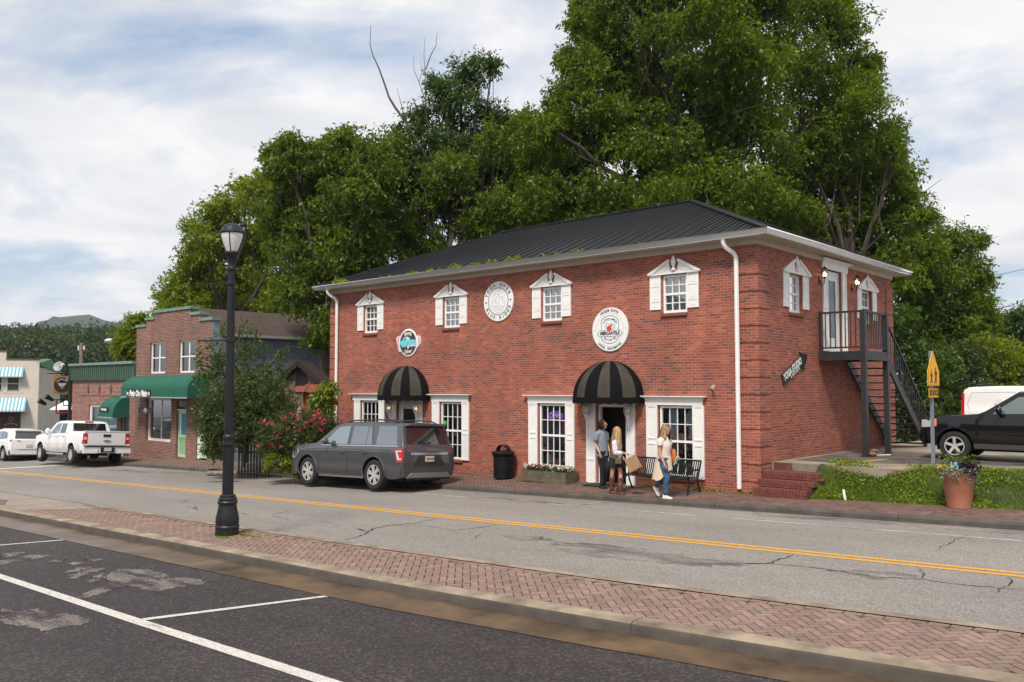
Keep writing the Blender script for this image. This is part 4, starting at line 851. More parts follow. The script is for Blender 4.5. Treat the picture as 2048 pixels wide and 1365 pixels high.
b = MB(); b.bar((XS_ - .02, ya - .3, zt_ + .12), (XS_ - .02, 18.8, zt_ + .12), .04); b.bar((XS_ - .02, ya + .2, zt_), (XS_ - .02, ya + .2, zt_ + .12), .02); b.bar((XS_ - .02, yb - .2, zt_), (XS_ - .02, yb - .2, zt_ + .12), .02); b.build('bracket', black_metal, t)
q0 = atX(100, 801, XS_); q1 = atX(145, 798, XS_); q2 = atX(145, 787, XS_)
t = thing('spotlight_arm', 'pair of black spotlights on an arm below the hanging wooden sign', 'spotlight', (XS_, 18.8, q1.z), world=True)
b = MB(); b.bar((XS_, q0.y, q0.z), (XS_, 18.8, q1.z), .05); b.bar((XS_, (q0.y + 18.8) / 2, q0.z), (XS_, 18.8, q2.z + .1), .04); b.build('arm', black_metal, t)
for dy, dz in ((-.05, .1), (-.4, -.12)): b = MB(); b.tube([(XS_, q0.y + dy + .2, q0.z + dz - .1), (XS_, q0.y + dy - .15, q0.z + dz + .12)], [.08, .15], 10); b.build('spotlight', black_metal, t)
f0 = atX(113, 801, XS_); f1 = atX(140, 826, XS_)
b = MB();
for (a, c_) in (((f0.y, f0.z), (f0.y + .35, f1.z)), ((f0.y + .75, f0.z), (f0.y + .75, f1.z + .3)),): b.tube([(XS_, a[0], a[1]), (XS_, a[0], c_[1])], .045, 6)
b.tube([(XS_, f0.y, f1.z), (XS_, f1.y, f1.z)], .045, 6); b.tube([(XS_, f0.y + .35, f0.z - .1), (XS_, f0.y + .35, f1.z + .4), (XS_, f1.y, f1.z + .4), (XS_, f1.y, f1.z)], .035, 6); o = b.build('empty_sign_bracket', mat('red_tube', (.25, .02, .02), .5)); rebase(o, (XS_, f0.y, f1.z)); tag(o, 'empty red tubular sign bracket below the spotlights of the low shop', 'bracket')
pu = atX(132, 803, -55); t = thing('patio_umbrella', 'small white patio umbrella between the cream building and the low shop', 'umbrella', (pu.x, pu.y, -1.9))
b = MB(); b.lathe([(0, pu.z + 1.95), (.9, pu.z + 1.45), (.92, pu.z + 1.4), (0, pu.z + 1.8)], 8); b.build('canopy', m_aw2, t); b = MB(); b.tube([(0, 0, 0), (0, 0, pu.z + 1.9)], .03, 6); b.build('pole', black_metal, t)
t = thing('utility_pole', 'wooden utility pole behind the low shop roof', 'pole', (atD(163, 725, 72).x, atD(163, 725, 72).y, -2), world=True)
a, c_ = atD(163, 686, 72), atD(163, 790, 72); b = MB(); b.tube([(a.x, a.y, -2), tuple(a)], [.2, .14], 8); b.build('shaft', mat('pole_wood', (.22, .17, .12), .9, var=.2, scale=4), t)
b = MB(); p_, q_ = atD(155, 700, 72), atD(170, 703, 72); b.bar(p_, q_, .1); b.build('crossarm', MATS['pole_wood'], t)
for xx in (157, 168): b = MB(); k_ = atD(xx, 700, 72); b.tube([k_, k_ + Vector((0, 0, .35))], .07, 6); b.build('insulator', white_trim, t)
def wire(pts, depth, label, r=.018, sag=.25):
 P_ = [Vector(atD(x, y, d)) for (x, y), d in zip(pts, depth)]; q = []
 for A1, B1 in zip(P_, P_[1:]):
  for i in range(8): t_ = i / 8; q.append(A1.lerp(B1, t_) - Vector((0, 0, sag * 4 * t_ * (1 - t_))))
 q.append(P_[-1]); b = MB(); b.tube(q, r, 4); o = b.build('power_line', black_metal); rebase(o, P_[0]); tag(o, label, 'cable', 'overhead cables')
wire([(-40, 701), (163, 689), (300, 690)], [85, 72, 66], 'thin overhead cable to the top of the utility pole', .025); wire([(-40, 708), (163, 701), (300, 706)], [85, 72, 66], 'thicker overhead cable to the crossarm of the utility pole', .035)
wire([(1905, 562), (2120, 515)], [43, 60], 'highest overhead cable leaving the tree at the right edge'); wire([(1960, 612), (2120, 597)], [46, 60], 'middle overhead cable beside the right end tree'); wire([(1960, 619), (2120, 610)], [46, 60], 'lowest overhead cable beside the right end tree')
t = thing('street_light', 'old cobra head street light on a pole behind the low shop', 'street light', tuple(atD(249, 770, 56)), world=True)
b = MB(); b.tube([atD(249, 770, 56), atD(249, 690, 56)], .09, 8); b.build('pole', MATS['pole_wood'], t); b = MB(); b.tube([atD(249, 692, 56), atD(240, 684, 56), atD(228, 681, 56)], .04, 6); b.build('arm', mat('galvanised', (.30, .32, .33), .5, metal=.5), t)
b = MB(); k_ = atD(219, 682, 56); b.ellipsoid(k_, (.36, .3, .15), 12, 8); b.build('head', mat('lamp_head_white', (.6, .6, .58), .4), t, smooth=True)
m_redw = mat('red_stained_boards', (.27, .065, .028), .8, var=.18, scale=3)
t = thing('wooden_shed', 'red wooden shed wall tucked against the left side of the brick building', 'shed', (-28, 20.5, -.5), world=True)
Yd = 20.6; L0 = atY(610, 780, Yd).x; L1 = -25.9; zt0 = atY(610, 775, Yd).z; b = MB()
z = -.6
while z < zt0: b.box((L0, Yd, z), (L1, Yd + .03, z + .155)); z += .165
b.build('wall', m_redw, t); b = MB(); b.box((L0 - .09, Yd - .04, -.6), (L0, Yd + .06, zt0)); b.build('corner_post', m_redw, t)
b = MB(); k0 = atY(592, 776, Yd - .3).x; zr = atY(592, 784, Yd - .3).z; b.box((k0, Yd - .35, zr), (L1, Yd + .2, zr + .19)); b.box((k0 + .05, Yd - .3, zr + .19), (L1, Yd + 1.5, zr + .24)); b.build('roof_beam', mat('faded_red_beam', (.33, .10, .055), .8, var=.25, scale=4), t)
t = thing('stone_gable', 'small stone building with dark brown gable behind the red shed', 'building', (-30, 22, -.5), world=True)
Yg = 21.8; pk = atY(607, 727, Yg); le = atY(545, 775, Yg); re = atY(662, 775, Yg); b = MB(); b.prism([(le.x, -.8), (re.x, -.8), (re.x, re.z), (pk.x, pk.z - .15), (le.x, le.z)], Yg, Yg + .3, 'xz'); b.build('wall', mat('field_stone', (.14, .10, .065), .9, var=.45, scale=6, bump=.8, bscale=8), t)
b = MB(); b.bar((pk.x, Yg, pk.z), (le.x - .2, Yg, le.z - .1), .6, .22); b.bar((pk.x, Yg, pk.z), (re.x + .2, Yg, re.z - .1), .6, .22); b.build('roof', mat('dark_brown_trim', (.022, .014, .01), .8), t)
b = MB(); wp = atY(603, 760, Yg); b.prism([(wp.x - .45, wp.z - .6), (wp.x + .45, wp.z - .6)] + [(wp.x + .45 * math.cos(a), wp.z + .45 * math.sin(a)) for a in np.linspace(0, math.pi, 9)], Yg - .02, Yg, 'xz'); b.build('arched_window', mat('dark_window', (.02, .012, .014), .4), t)
k_ = atD(599, 822, 27.5); t = thing('gate_post', 'weathered wooden gate post with pointed finial in the rose shrub', 'post', (k_.x, k_.y, -.5))
b = MB(); h_ = k_.z + .5; b.cbox((0, 0, h_ / 2 - .05), (.14, .14, h_ - .1)); b.build('shaft', mat('weathered_wood', (.22, .16, .11), .9, var=.25, scale=8), t); b = MB(); b.lathe([(.0, h_ + .16), (.05, h_ + .08), (.085, h_ + .03), (.06, h_), (.09, h_ - .05), (.09, h_ - .08), (0, h_ - .08)], 8); b.build('finial', MATS['weathered_wood'], t)
t = thing('garden_gate', 'dark slatted garden gate in the shadow of the shrubs', 'gate', tuple(atD(505, 915, 30)), world=True)
for xx in range(478, 540, 6):
 b = MB(); a, c_ = atD(xx, 918, 30), atD(xx, 862, 30); b.bar(Vector((a.x, a.y, -.75)), Vector((a.x, a.y, c_.z)), .07, .03); b.build('picket', mat('dark_grey_wood', (.045, .042, .042), .9, var=.3, scale=6), t)
b = MB();
for yy in (872, 905): a, c_ = atD(476, yy, 30.05), atD(540, yy, 30.05); b.bar(a, c_, .04, .07)
b.build('rail', MATS['dark_grey_wood'], t)
b = MB();
for i in range(9): a = atD(420 + i * 6 + random.uniform(-2, 2), 917 + random.uniform(-1, 2), 28.5); b.ellipsoid((a.x, a.y, walk_z(a.x, 18.8) + .05), (random.uniform(.1, .2), random.uniform(.1, .2), .09), 8, 5)
o = b.build('edging_stones', mat('edging_stone', (.20, .16, .12), .9, var=.3, scale=5), smooth=True); tag(o, 'heap of pale edging stones at the foot of the shrubs', 'stones', kind='stuff')
# ---------------------------------------------------------------- lamp post
lx, ly = -14.23, 8.16; lz = road_z(lx) + IT
lamp = thing('lamp_post', 'tall black street lamp post with frosted acorn globe on the brick island', 'lamp post', (lx, ly, lz))
H = atX(462, 435, lx).z - lz
b = MB(); m_lp = mat('lamp_post_black', (.008, .010, .012), .45, var=.15, scale=6, bump=.15, bscale=60)
b.lathe([(.0, 0), (.212, 0), (.214, .05), (.205, .055), (.205, .13), (.21, .135), (.212, .15), (.205, .17), (.198, .18), (.205, .24), (.198, .32), (.175, .42), (.16, .50), (.155, .54), (.172, .56), (.175, .59), (.16, .61), (.162, .65), (.14, .67), (.142, .70), (.118, .72), (.0, .72)], 32); b.build('base', m_lp, lamp, smooth=True, angle=25)
def fluted(mb, r0, r1, z0, z1, n=16):
 pts = []; vs = []; m = n * 4
 for z, r_ in ((z0, r0), (z1, r1)):
  for i in range(m): a = 2 * math.pi * i / m; q = r_ * (1 - .06 * (.5 + .5 * math.cos(a * n))); vs.append((q * math.cos(a), q * math.sin(a), z))
 mb.add(vs, [(i, (i + 1) % m, m + (i + 1) % m, m + i) for i in range(m)])
sz = H / 5.2; b = MB(); fluted(b, .098, .096, .72, 1.44 * sz); fluted(b, .083, .062, 1.56 * sz, 4.32 * sz)
b.lathe([(.09, 1.42 * sz), (.112, 1.44 * sz), (.116, 1.47 * sz), (.09, 1.53 * sz), (.102, 1.56 * sz), (.1, 1.60 * sz), (.083, 1.62 * sz)], 24); b.build('shaft', m_lp, lamp, smooth=True, angle=60)
t0 = 4.32 * sz
b = MB(); b.lathe([(.062, t0 - .02), (.075, t0), (.078, t0 + .03), (.065, t0 + .06), (.068, t0 + .12), (.09, t0 + .24), (.115, t0 + .29), (.125, t0 + .31), (.12, t0 + .34), (.1, t0 + .345), (0, t0 + .345)], 24); b.build('collar', m_lp, lamp, smooth=True)
g0 = t0 + .345; gh = H - g0 - .30
m_frost = bpy.data.materials.new('frosted_globe'); m_frost.use_nodes = True; bs = m_frost.node_tree.nodes['Principled BSDF']; bs.inputs['Base Color'].default_value = (.80, .78, .78, 1); bs.inputs['Roughness'].default_value = .22; bs.inputs['Subsurface Weight'].default_value = .6; bs.inputs['Subsurface Radius'].default_value = (.2, .2, .2)
b = MB(); b.lathe([(.10, g0), (.125, g0 + gh * .2), (.16, g0 + gh * .5), (.188, g0 + gh * .8), (.196, g0 + gh), (0, g0 + gh)], 28); b.build('globe', m_frost, lamp, smooth=True)
b = MB()
for k in range(4):
 a = math.pi / 4 + k * math.pi / 2; b.tube([(r_ * math.cos(a), r_ * math.sin(a), g0 + gh * h) for r_, h in ((.105, 0), (.13, .2), (.165, .5), (.194, .8), (.204, 1))], .009, 5)
b.build('cage_rib', m_lp, lamp)
b = MB(); h0 = g0 + gh; b.lathe([(0, h0), (.208, h0), (.222, h0 + .015), (.218, h0 + .04), (.2, h0 + .055), (.18, h0 + .10), (.13, h0 + .155), (.07, h0 + .185), (.03, h0 + .195), (.016, h0 + .22), (.028, h0 + .24), (.012, h0 + .26), (.02, h0 + .275), (.004, h0 + .33), (0, h0 + .33)], 28); b.build('cap', m_lp, lamp, smooth=True)
for zz_, L_ in ((atX(455, 566, lx).z - lz, .74), (atX(455, 681, lx).z - lz, .70)):
 b = MB(); d_ = Vector((-1, 0, 0));
 p2 = Vector((-L_ * .80, -L_ * .45, .02)); b.tube([(0, 0, zz_), (p2.x, p2.y, zz_ + .0)], .014, 6); b.ellipsoid((p2.x, p2.y, zz_), (.024, .024, .024), 8, 6); b.lathe([(.075, zz_ - .04), (.085, zz_ - .03), (.085, zz_ + .03), (.075, zz_ + .04)], 16); b.build('banner_arm', m_lp, lamp, smooth=True)
b = MB(); q_ = atX(470, 620, lx).z - lz; b.bar((.07, .0, q_ - .05), (.07, 0, q_ + .55), .04, .03); b.bar((.07, 0, q_ + .05), (.17, .05, q_ + .16), .02); b.bar((.07, 0, q_ - .0), (.16, .05, q_ + .1), .02); b.build('flag_holder', m_lp, lamp)
# ---------------------------------------------------------------- bench
def bench():
 x0, x1 = -12.52, -10.50; yb = 18.42; zb = walk_z(-11.8, 18.3) - .0
 t = thing('street_bench', 'black slatted metal bench under the window right of the open door', 'bench', ((x0 + x1) / 2, yb - .28, zb))
 t.scale = (1, 1, .89)
 W = (x1 - x0) / 2
 n = 34; s = MB()
 side = [(-.30, .43), (-.27, .455), (-.05, .44), (.10, .425), (.15, .44), (.19, .50), (.235, .66), (.28, .82), (.31, .86)]
 for i in range(n):
  x = -W + .08 + (2 * W - .16) * i / (n - 1)
  for a, c_ in zip(side[1:-1], side[2:]):
   pass
  P_ = side
  vs = []; th = .008
  for (y, z) in P_: vs += [(x - .017, y, z), (x + .017, y, z), (x + .017, y - th * .5, z - th), (x - .017, y - th * .5, z - th)]
  m = len(P_); fs = []
  for k in range(m - 1):
   for e in range(4): fs.append((k * 4 + e, k * 4 + (e + 1) % 4, (k + 1) * 4 + (e + 1) % 4, (k + 1) * 4 + e))
  s.add(vs, fs)
 s.build('seat', black_metal, t, weld=False)
 r_ = MB()
 for y, z, rr in ((-.30, .42, .02), (.31, .865, .022), (.14, .42, .018)): r_.tube([(-W + .03, y, z), (W - .03, y, z)], rr, 8)
 r_.build('rail', black_metal, t, smooth=True)
 for s_ in (-1, 1):
  x = s_ * (W - .03); f = MB()
  f.tube([(x, -.34, .0), (x, -.33, .03), (x, -.29, .2), (x, -.25, .36), (x, -.28, .44), (x, -.32, .55), (x, -.30, .63)], .022, 7)
  f.tube([(x, .27, .0), (x, .25, .05), (x, .16, .22), (x, .12, .38), (x, .16, .46), (x, .235, .66), (x, .31, .87)], .022, 7)
  f.tube([(x, -.25, .36), (x, -.05, .30), (x, .12, .38)], .018, 6)
  f.tube([(x, -.36, .60), (x, -.33, .65), (x, -.15, .66), (x, .05, .635), (x, .20, .65)], .022, 7); f.ellipsoid((x, -.36, .60), (.03, .03, .03), 8, 6)
  f.cbox((x, -.34, .012), (.06, .09, .024)); f.cbox((x, .27, .012), (.06, .09, .024)); f.build('leg', black_metal, t, smooth=True)
 return t
bench()
# ---------------------------------------------------------------- litter bin
bx_, by_ = -16.95, 18.42; bz_ = walk_z(bx_, by_)
t = thing('litter_bin', 'round black metal litter bin with hooded lid against the brick wall', 'litter bin', (bx_, by_, bz_))
b = MB(); n = 36
for i in range(n):
 a = 2 * math.pi * i / n; c_, s_ = math.cos(a), math.sin(a); b.bar((.27 * c_, .27 * s_, .05), (.275 * c_, .275 * s_, .62), .034, .012, up=(c_, s_, 0)); b.bar((.275 * c_, .275 * s_, .62), (.325 * c_, .325 * s_, .74), .034, .012, up=(c_, s_, 0))
b.build('slat', black_metal, t, weld=False); b = MB()
for r_, z in ((.27, .06), (.275, .35), (.275, .6), (.335, .745)): b.lathe([(r_ - .012, z - .02), (r_ + .014, z - .02), (r_ + .014, z + .02), (r_ - .012, z + .02), (r_ - .012, z - .02)], 36)
b.build('ring', black_metal, t, smooth=True, angle=30); b = MB(); b.lathe([(0, .03), (.25, .03), (.255, .7), (.24, .7), (.235, .06), (0, .06)], 24); b.build('liner', mat('bin_liner', (.01, .01, .01), .6), t)
b = MB(); b.lathe([(.335, .76), (.30, .79), (.17, .80), (.165, .78), (.3, .765)], 32); b.build('lid_ring', black_metal, t, smooth=True)
b = MB(); n = 14
v = []
for i in range(n + 1):
 a = math.pi * i / n
 for y in (-.08, .10): v.append((.22 * math.cos(a), y, .78 + .20 * math.sin(a)))
 for y in (.10, -.08): v.append((.205 * math.cos(a), y, .78 + .185 * math.sin(a)))
b.add(v, [(i * 4 + e, i * 4 + (e + 1) % 4, (i + 1) * 4 + (e + 1) % 4, (i + 1) * 4 + e) for i in range(n) for e in range(4)]); b.build('hood', black_metal, t, smooth=True); b = MB()
for x in (-.1, -.035, .035, .1): b.bar((x, .1, .78), (x, .1, .78 + (.04 - x * x) ** .5 * .95), .012)
b.build('grille', black_metal, t)
# ---------------------------------------------------------------- flower box
fx0, fx1 = -16.05, -14.45; fz = walk_z(-15.2, 18.4)
t = thing('flower_box', 'low weathered timber flower box with white and pink flowers', 'planter', ((fx0 + fx1) / 2, 18.42, fz), world=True)
m_tim = mat('weathered_timber', (.115, .095, .062), .9, var=.35, scale=5, bump=.5, bscale=18, detail=8)
b = MB()
for k in range(2):
 z0, z1 = fz + .0 + k * .155, fz + .15 + k * .155
 b.box((fx0, 18.18, z0), (fx1, 18.215, z1)); b.box((fx0, 18.7, z0), (fx1, 18.735, z1)); b.box((fx0, 18.215, z0), (fx0 + .035, 18.7, z1)); b.box((fx1 - .035, 18.215, z0), (fx1, 18.7, z1))
b.build('box', m_tim, t); b = MB(); b.box((fx0 + .04, 18.22, fz + .1), (fx1 - .04, 18.69, fz + .27)); b.build('soil', mat('potting_soil', (.02, .015, .01), .95), t)
rng = np.random.default_rng(21); n = 2600; P = np.stack([rng.uniform(fx0 + .03, fx1 - .03, n), rng.uniform(18.2, 18.68, n), fz + .26 + rng.random(n) ** 1.5 * .17], 1); off_ = np.array([(fx0 + fx1) / 2, 18.42, fz])
TODO_LEAF = [(P - off_, t, 'foliage', 'shrub', .05, .5)]
def blobs_(c, n, s): return np.array(c) + rng.normal(size=(n, 3)) * s
PW = np.concatenate([blobs_((fx1 - .18 + rng.normal() * .13, 18.3 + rng.normal() * .08, fz + .40 + rng.normal() * .05), 9, .012) for _ in range(20)] + [blobs_((fx0 + .06 + rng.random() * .1, 18.25, fz + .36 + rng.random() * .1), 9, .012) for _ in range(6)] + [blobs_((rng.uniform(fx0, fx1), 18.3, fz + .38 + rng.random() * .05), 8, .01) for _ in range(10)])
PP = np.concatenate([blobs_((rng.uniform(fx0 + .3, fx1 - .5), 18.33 + rng.normal() * .05, fz + .40 + rng.random() * .06), 8, .012) for _ in range(26)])
TODO_LEAF += [(PW - off_, t, 'blossoms', 'petal_w', .045, .95), (PP - off_, t, 'blossoms', 'petal_p', .04, .95)]
# ---------------------------------------------------------------- terracotta planter
px_, py_ = -4.88, 18.50; pz_ = walk_z(px_, 18.5)
t = thing('terracotta_pot', 'large terracotta pot with trailing silver plant at the grass edge', 'planter', (px_, py_, pz_)); rt = abs(atY(1964, 940, py_).x - atY(1893, 940, py_).x) / 2 * .94; ht = atY(1921, 945, py_).z - pz_
b = MB(); rb_ = rt * .72; b.lathe([(0, 0), (rb_, 0), (rb_ + .008, .02), (rt * .97, ht - .06), (rt * 1.0, ht - .05), (rt * 1.02, ht), (rt * .95, ht), (rt * .9, ht - .08), (0, ht - .08)], 40); b.build('pot', mat('terracotta', (.42, .155, .085), .85, var=.14, scale=2.5, bump=.2, bscale=30, c2=(.47, .20, .125)), t, smooth=True, angle=50)
rng = np.random.default_rng(22); n = 1500; a = rng.random(n) * 6.283; rr = rt * (.9 + .28 * rng.random(n)); z = ht + .05 - .24 * rng.random(n) ** 1.6 * (.4 + .6 * (np.sin(a * 7) > -.2)) * (rr > rt * .98); z += .05 * rng.random(n)
TODO_LEAF += [(np.stack([rr * np.cos(a), rr * np.sin(a), z], 1), t, 'foliage', 'silver', .035, .8)]
n = 700; P = np.concatenate([np.array([.02 + .10 * k, -.02 * k, ht + .02]) + np.stack([rng.normal(size=90) * .07 + np.linspace(0, .16 * math.sin(k * 1.9), 90), rng.normal(size=90) * .07, np.linspace(0, .38 - .05 * abs(k), 90)], 1) for k in range(-3, 4)]); TODO_LEAF += [(P, t, 'foliage', 'mid', .055, .45)]
P = np.array([.16, -.1, ht + .1]) + rng.normal(size=(260, 3)) * np.array([.11, .08, .06]); TODO_LEAF += [(P, t, 'leaves', 'purple', .08, .8)]
P = np.array([-.2, -.15, ht + .08]) + rng.normal(size=(90, 3)) * np.array([.07, .04, .03]); TODO_LEAF += [(P, t, 'blossoms', 'petal_y', .05, .9)]
b = MB(); b.cbox((-.02, -rt * .55, ht + .12), (.15, .012, .17)); b.build('tag', mat('pale_blue_tag', (.36, .56, .58), .7), t)
# ---------------------------------------------------------------- school sign
sx, sy = -6.05, 20.6
q0_ = atY(1868, 970, sy); sx = q0_.x; t = thing('school_sign', 'yellow pentagon school crossing sign on a perforated steel post', 'sign', (sx, sy, q0_.z), world=True)
zt_ = atY(1871, 702, sy).z; b = MB(); b.box((sx - .035, sy - .025, q0_.z - .4), (sx - .022, sy + .025, zt_)); b.box((sx + .022, sy - .025, q0_.z - .4), (sx + .035, sy + .025, zt_)); b.box((sx - .022, sy - .025, q0_.z - .4), (sx + .022, sy - .015, zt_)); b.box((sx - .022, sy + .015, q0_.z - .4), (sx + .022, sy + .025, zt_))
b.build('post', mat('galvanised_post', (.24, .27, .31), .5, metal=.4, var=.1, scale=20), t)
b = MB(); z = q0_.z
while z < zt_ - .9: b.lathe([(0, sy - .027), (.009, sy - .027)], 8, c=(sx, 0, z), axis='y'); z += .0508
b.build('post_holes', mat('post_hole', (.03, .03, .03), .9), t, kind='stuff')
ang = R(38); Uv = Vector((math.cos(ang), math.sin(ang), 0)); wpx = 22.0 / FPX * (atY(1871, 780, sy) - CAM).dot(fwd)
m_sy = mat('sign_yellow', (.85, .42, .012), .5); m_sk = mat('sign_black', (.012, .012, .012), .5)
ang = R(84); Uv = Vector((math.cos(ang), math.sin(ang), 0)); NV = Vector((Uv.y, -Uv.x, 0)); PB = Vector((sx, sy, 0)) + NV * .04; z = lambda y: atY(1873, y, sy).z
def plate(name, poly, m, off0, off1, holes=None):
 mb = MB(); nrm = Vector((Uv.y, -Uv.x, 0)); n = len(poly); base = PB
 vs = [base + Uv * a + Vector((0, 0, c_)) + nrm * off0 for a, c_ in poly] + [base + Uv * a + Vector((0, 0, c_)) + nrm * off1 for a, c_ in poly]
 tri = tessellate_polygon([[Vector((a, c_, 0)) for a, c_ in poly]]); mb.add(vs, [tuple(k) for k in tri] + [tuple(n + i for i in reversed(k)) for k in tri] + [(i, (i + 1) % n, n + (i + 1) % n, n + i) for i in range(n)])
 return mb
hw = .31
zA, zB, zC = z(702), z(743), z(772.5)
P5 = lambda k: [(-hw * k, zC + (1 - k) * .3), (hw * k, zC + (1 - k) * .3), (hw * k, zB), (0, zA - (1 - k) * .5), (-hw * k, zB)]
plate('p', P5(1), m_sy, 0, .012).build('plate', m_sy, t);
bd = plate('b', P5(.95), m_sk, .0125, .0135); bd.mi = 1; o2 = plate('b', P5(.915), m_sy, .0138, .0145); bd.add(o2.v, o2.f, 1); bd.build('border', [m_sk, m_sy], t)
def figure(x, s, flip):
 h = (zB - zC) * 1.15 * s; z0 = zC + .06; k = h
 body = [(-.15, .0), (-.06, .0), (.01, .36), (.10, .0), (.19, .02), (.11, .45), (.11, .62), (.20, .5), (.25, .55), (.12, .78), (.04, .82), (-.08, .80), (-.19, .56), (-.15, .52), (-.07, .66), (-.07, .42), (-.22, .03)]
 pts = [(x + flip * a * k, z0 + b_ * k) for a, b_ in body]; m = plate('f', pts, m_sk, .016, .018)
 hd = [(x + flip * .01 * k + .08 * k * math.cos(a), z0 + .92 * k + .075 * k * math.sin(a)) for a in np.linspace(0, 6.283, 13)[:-1]]; m2 = plate('h', hd, m_sk, .016, .018); m.add(m2.v, m2.f); return m
m1 = figure(hw * .34, .95, 1); m2 = figure(-hw * .40, .76, 1); m1.add(m2.v, m2.f); m1.build('walking_figures', m_sk, t, weld=False)
zD, zE = z(777), z(796); k_ = .82; rc = [(-hw * k_, zE), (hw * k_, zE), (hw * k_, zD), (-hw * k_, zD)]; plate('q', rc, m_sy, 0, .012).build('lower_plate', m_sy, t)
bd = MB(); base = PB + Vector((0, 0, (zD + zE) / 2)) + NV * .012; put_text(bd, 'SCHOOL', base, Uv, (0, 0, 1), (zD - zE) * .74, off=.004, bold=.008, xs=.74)
nb = Vector((Uv.y, -Uv.x, 0)) * .014
for (a0, c0), (a1, c1) in zip(rc, rc[1:] + rc[:1]):
 f_ = .93; bd.bar(PB + Uv * a0 * f_ + Vector((0, 0, (c0 - (zD + zE) / 2) * .88 + (zD + zE) / 2)) + nb, PB + Uv * a1 * f_ + Vector((0, 0, (c1 - (zD + zE) / 2) * .88 + (zD + zE) / 2)) + nb, .012, .004)
bd.build('lettering', m_sk, t, weld=False)
b = MB(); p_ = atZ(1690, 948, .55); b.tube([(0, 0, 0), (-.05, .02, .26)], .028, 10); o = b.build('pipe_stub', white_trim, smooth=True); o.location = (p_.x, p_.y, bank_z(p_.x, p_.y) - .02); tag(o, 'short leaning white plastic pipe stub in the grass bank', 'pipe')
b = MB(); p_ = atZ(1744, 914, LZ); b.ellipsoid((0, 0, .07), (.13, .11, .08), 10, 6); b.ellipsoid((.05, .02, .15), (.10, .09, .05), 10, 6); o = b.build('clay_lump', mat('broken_clay', (.22, .10, .06), .9, var=.3, scale=9), smooth=True); o.location = (p_.x, p_.y, LZ); tag(o, 'broken clay pot lying at the foot of the stair post', 'rubble')
b = MB(); b.tube([(0, 0, .03), (.35, .05, .05)], .012, 5); o = b.build('stick', white_trim); q_ = atZ(1752, 913, LZ); o.location = (q_.x, q_.y, LZ); tag(o, 'thin white stick on the lot beside the stair post', 'stick')
# ---------------------------------------------------------------- brick steps up to the raised lot
t = thing('brick_steps', 'three red brick steps rising from the sidewalk to the raised lot', 'steps', (-8.6, 18.8, 0), world=True)
m_step = mat('step_brick', (.17, .048, .034), .85, var=.25, scale=9); m_joint = mat('step_joint', (.085, .038, .028), .95, var=.3, scale=15)
ys = [18.27, 18.52, 18.80, 19.38]; zs_ = [-.25, .14, .31, .48]
b = MB()
for i in range(3): b.box((-9.12 if i == 0 else -9.10, ys[i] + .015, -.4), (-7.85, ys[i + 1] + .02, zs_[i + 1] - .012))
b.build('core', m_joint, t); b = MB()
for i in range(3):
 x = -9.12; xe = -7.87 + .04 * i
 while x < xe - .04:
  k = random.uniform(-.003, .003); b.cbox((x + .033, ys[i] + .105, zs_[i + 1] - .052 + k), (.062, .215, .10)); x += .0735
 for dz in ((.132,) if i else (.132, .192)):
  x = -9.12
  while x < xe - .1: b.cbox((x + .098, ys[i] + .05, zs_[i + 1] - dz), (.19, .09, .052)); x += .204
b.build('treads', m_step, t, weld=False)
t = MB(); t.box((-9.1, 19.33, .3), (-7.4, 19.42, LZ - .004)); o = t.build('retaining_edge', mat('edge_brick', (.12, .05, .035), .9, var=.4, scale=6)); tag(o, 'low retaining edge of the raised lot above the brick steps', 'wall')
# ---------------------------------------------------------------- outside stairs and balcony
m_st = mat('dark_grey_steel', (.022, .023, .026), .5, var=.25, scale=4, bump=.1)
st = thing('metal_staircase', 'dark grey steel balcony and open staircase on the right wall', 'staircase', (-8.6, 23, LZ), world=True)
px0, px1, py0, py1, pz0, pz1 = X1 + .035, -7.95, 22.2, 23.95, 3.10, 3.33
b = MB(); b.box((px0, py0, pz0), (px1, py0 + .05, pz1)); b.box((px1 - .05, py0 + .05, pz0), (px1, py1, pz1)); b.box((px0, py1 - .05, pz0), (px1 - .05, py1, pz1)); b.box((px0, py0 + .05, pz1 - .04), (px1 - .05, py1 - .05, pz1 - .003)); b.build('platform', m_st, st)
for (x, y) in ((px1 - .06, py0 + .06), (px1 - .06, py1 - .06)): b = MB(); b.cbox((x, y, (LZ + 4.38) / 2), (.13, .13, 4.38 - LZ)); b.cbox((x, y, LZ + .01), (.2, .2, .02)); b.build('post', m_st, st)
b = MB(); b.cbox((px0 + .04, py0 + .05, 3.85), (.07, .07, 1.1)); b.build('rail_post', m_st, st)
def railing(a, b_, n, name='railing', h0=.10, h1=1.02):
 m = MB(); a, b_ = Vector(a), Vector(b_); m.bar(a + Vector((0, 0, h1)), b_ + Vector((0, 0, h1)), .06, .05); m.bar(a + Vector((0, 0, h0)), b_ + Vector((0, 0, h0)), .045, .04)
 for i in range(1, n): p = a.lerp(b_, i / n); m.bar(p + Vector((0, 0, h0)), p + Vector((0, 0, h1)), .022, .022)
 return m.build(name, m_st, st)
railing((px0 + .04, py0 + .05, pz1), (px1 - .12, py0 + .05, pz1), 8); railing((px1 - .05, py0 + .12, pz1), (px1 - .05, py1 - .12, pz1), 12);
y_a, y_b = py1, 27.3; z_a, z_b = pz0 + .12, LZ; n = 13
for x in (px0 + .06, px1 - .10): b = MB(); b.bar((x, y_a - .05, z_a + .02), (x, y_b, z_b + .06), .05, .24); b.build('stringer', m_st, st)
for i in range(n):
 f = (i + .6) / n; b = MB(); b.cbox(((px0 + px1) / 2 - .02, y_a + (y_b - y_a) * f, z_a + (z_b - z_a) * f + .02), (px1 - px0 - .2, .24, .035)); b.build('tread', m_st, st)
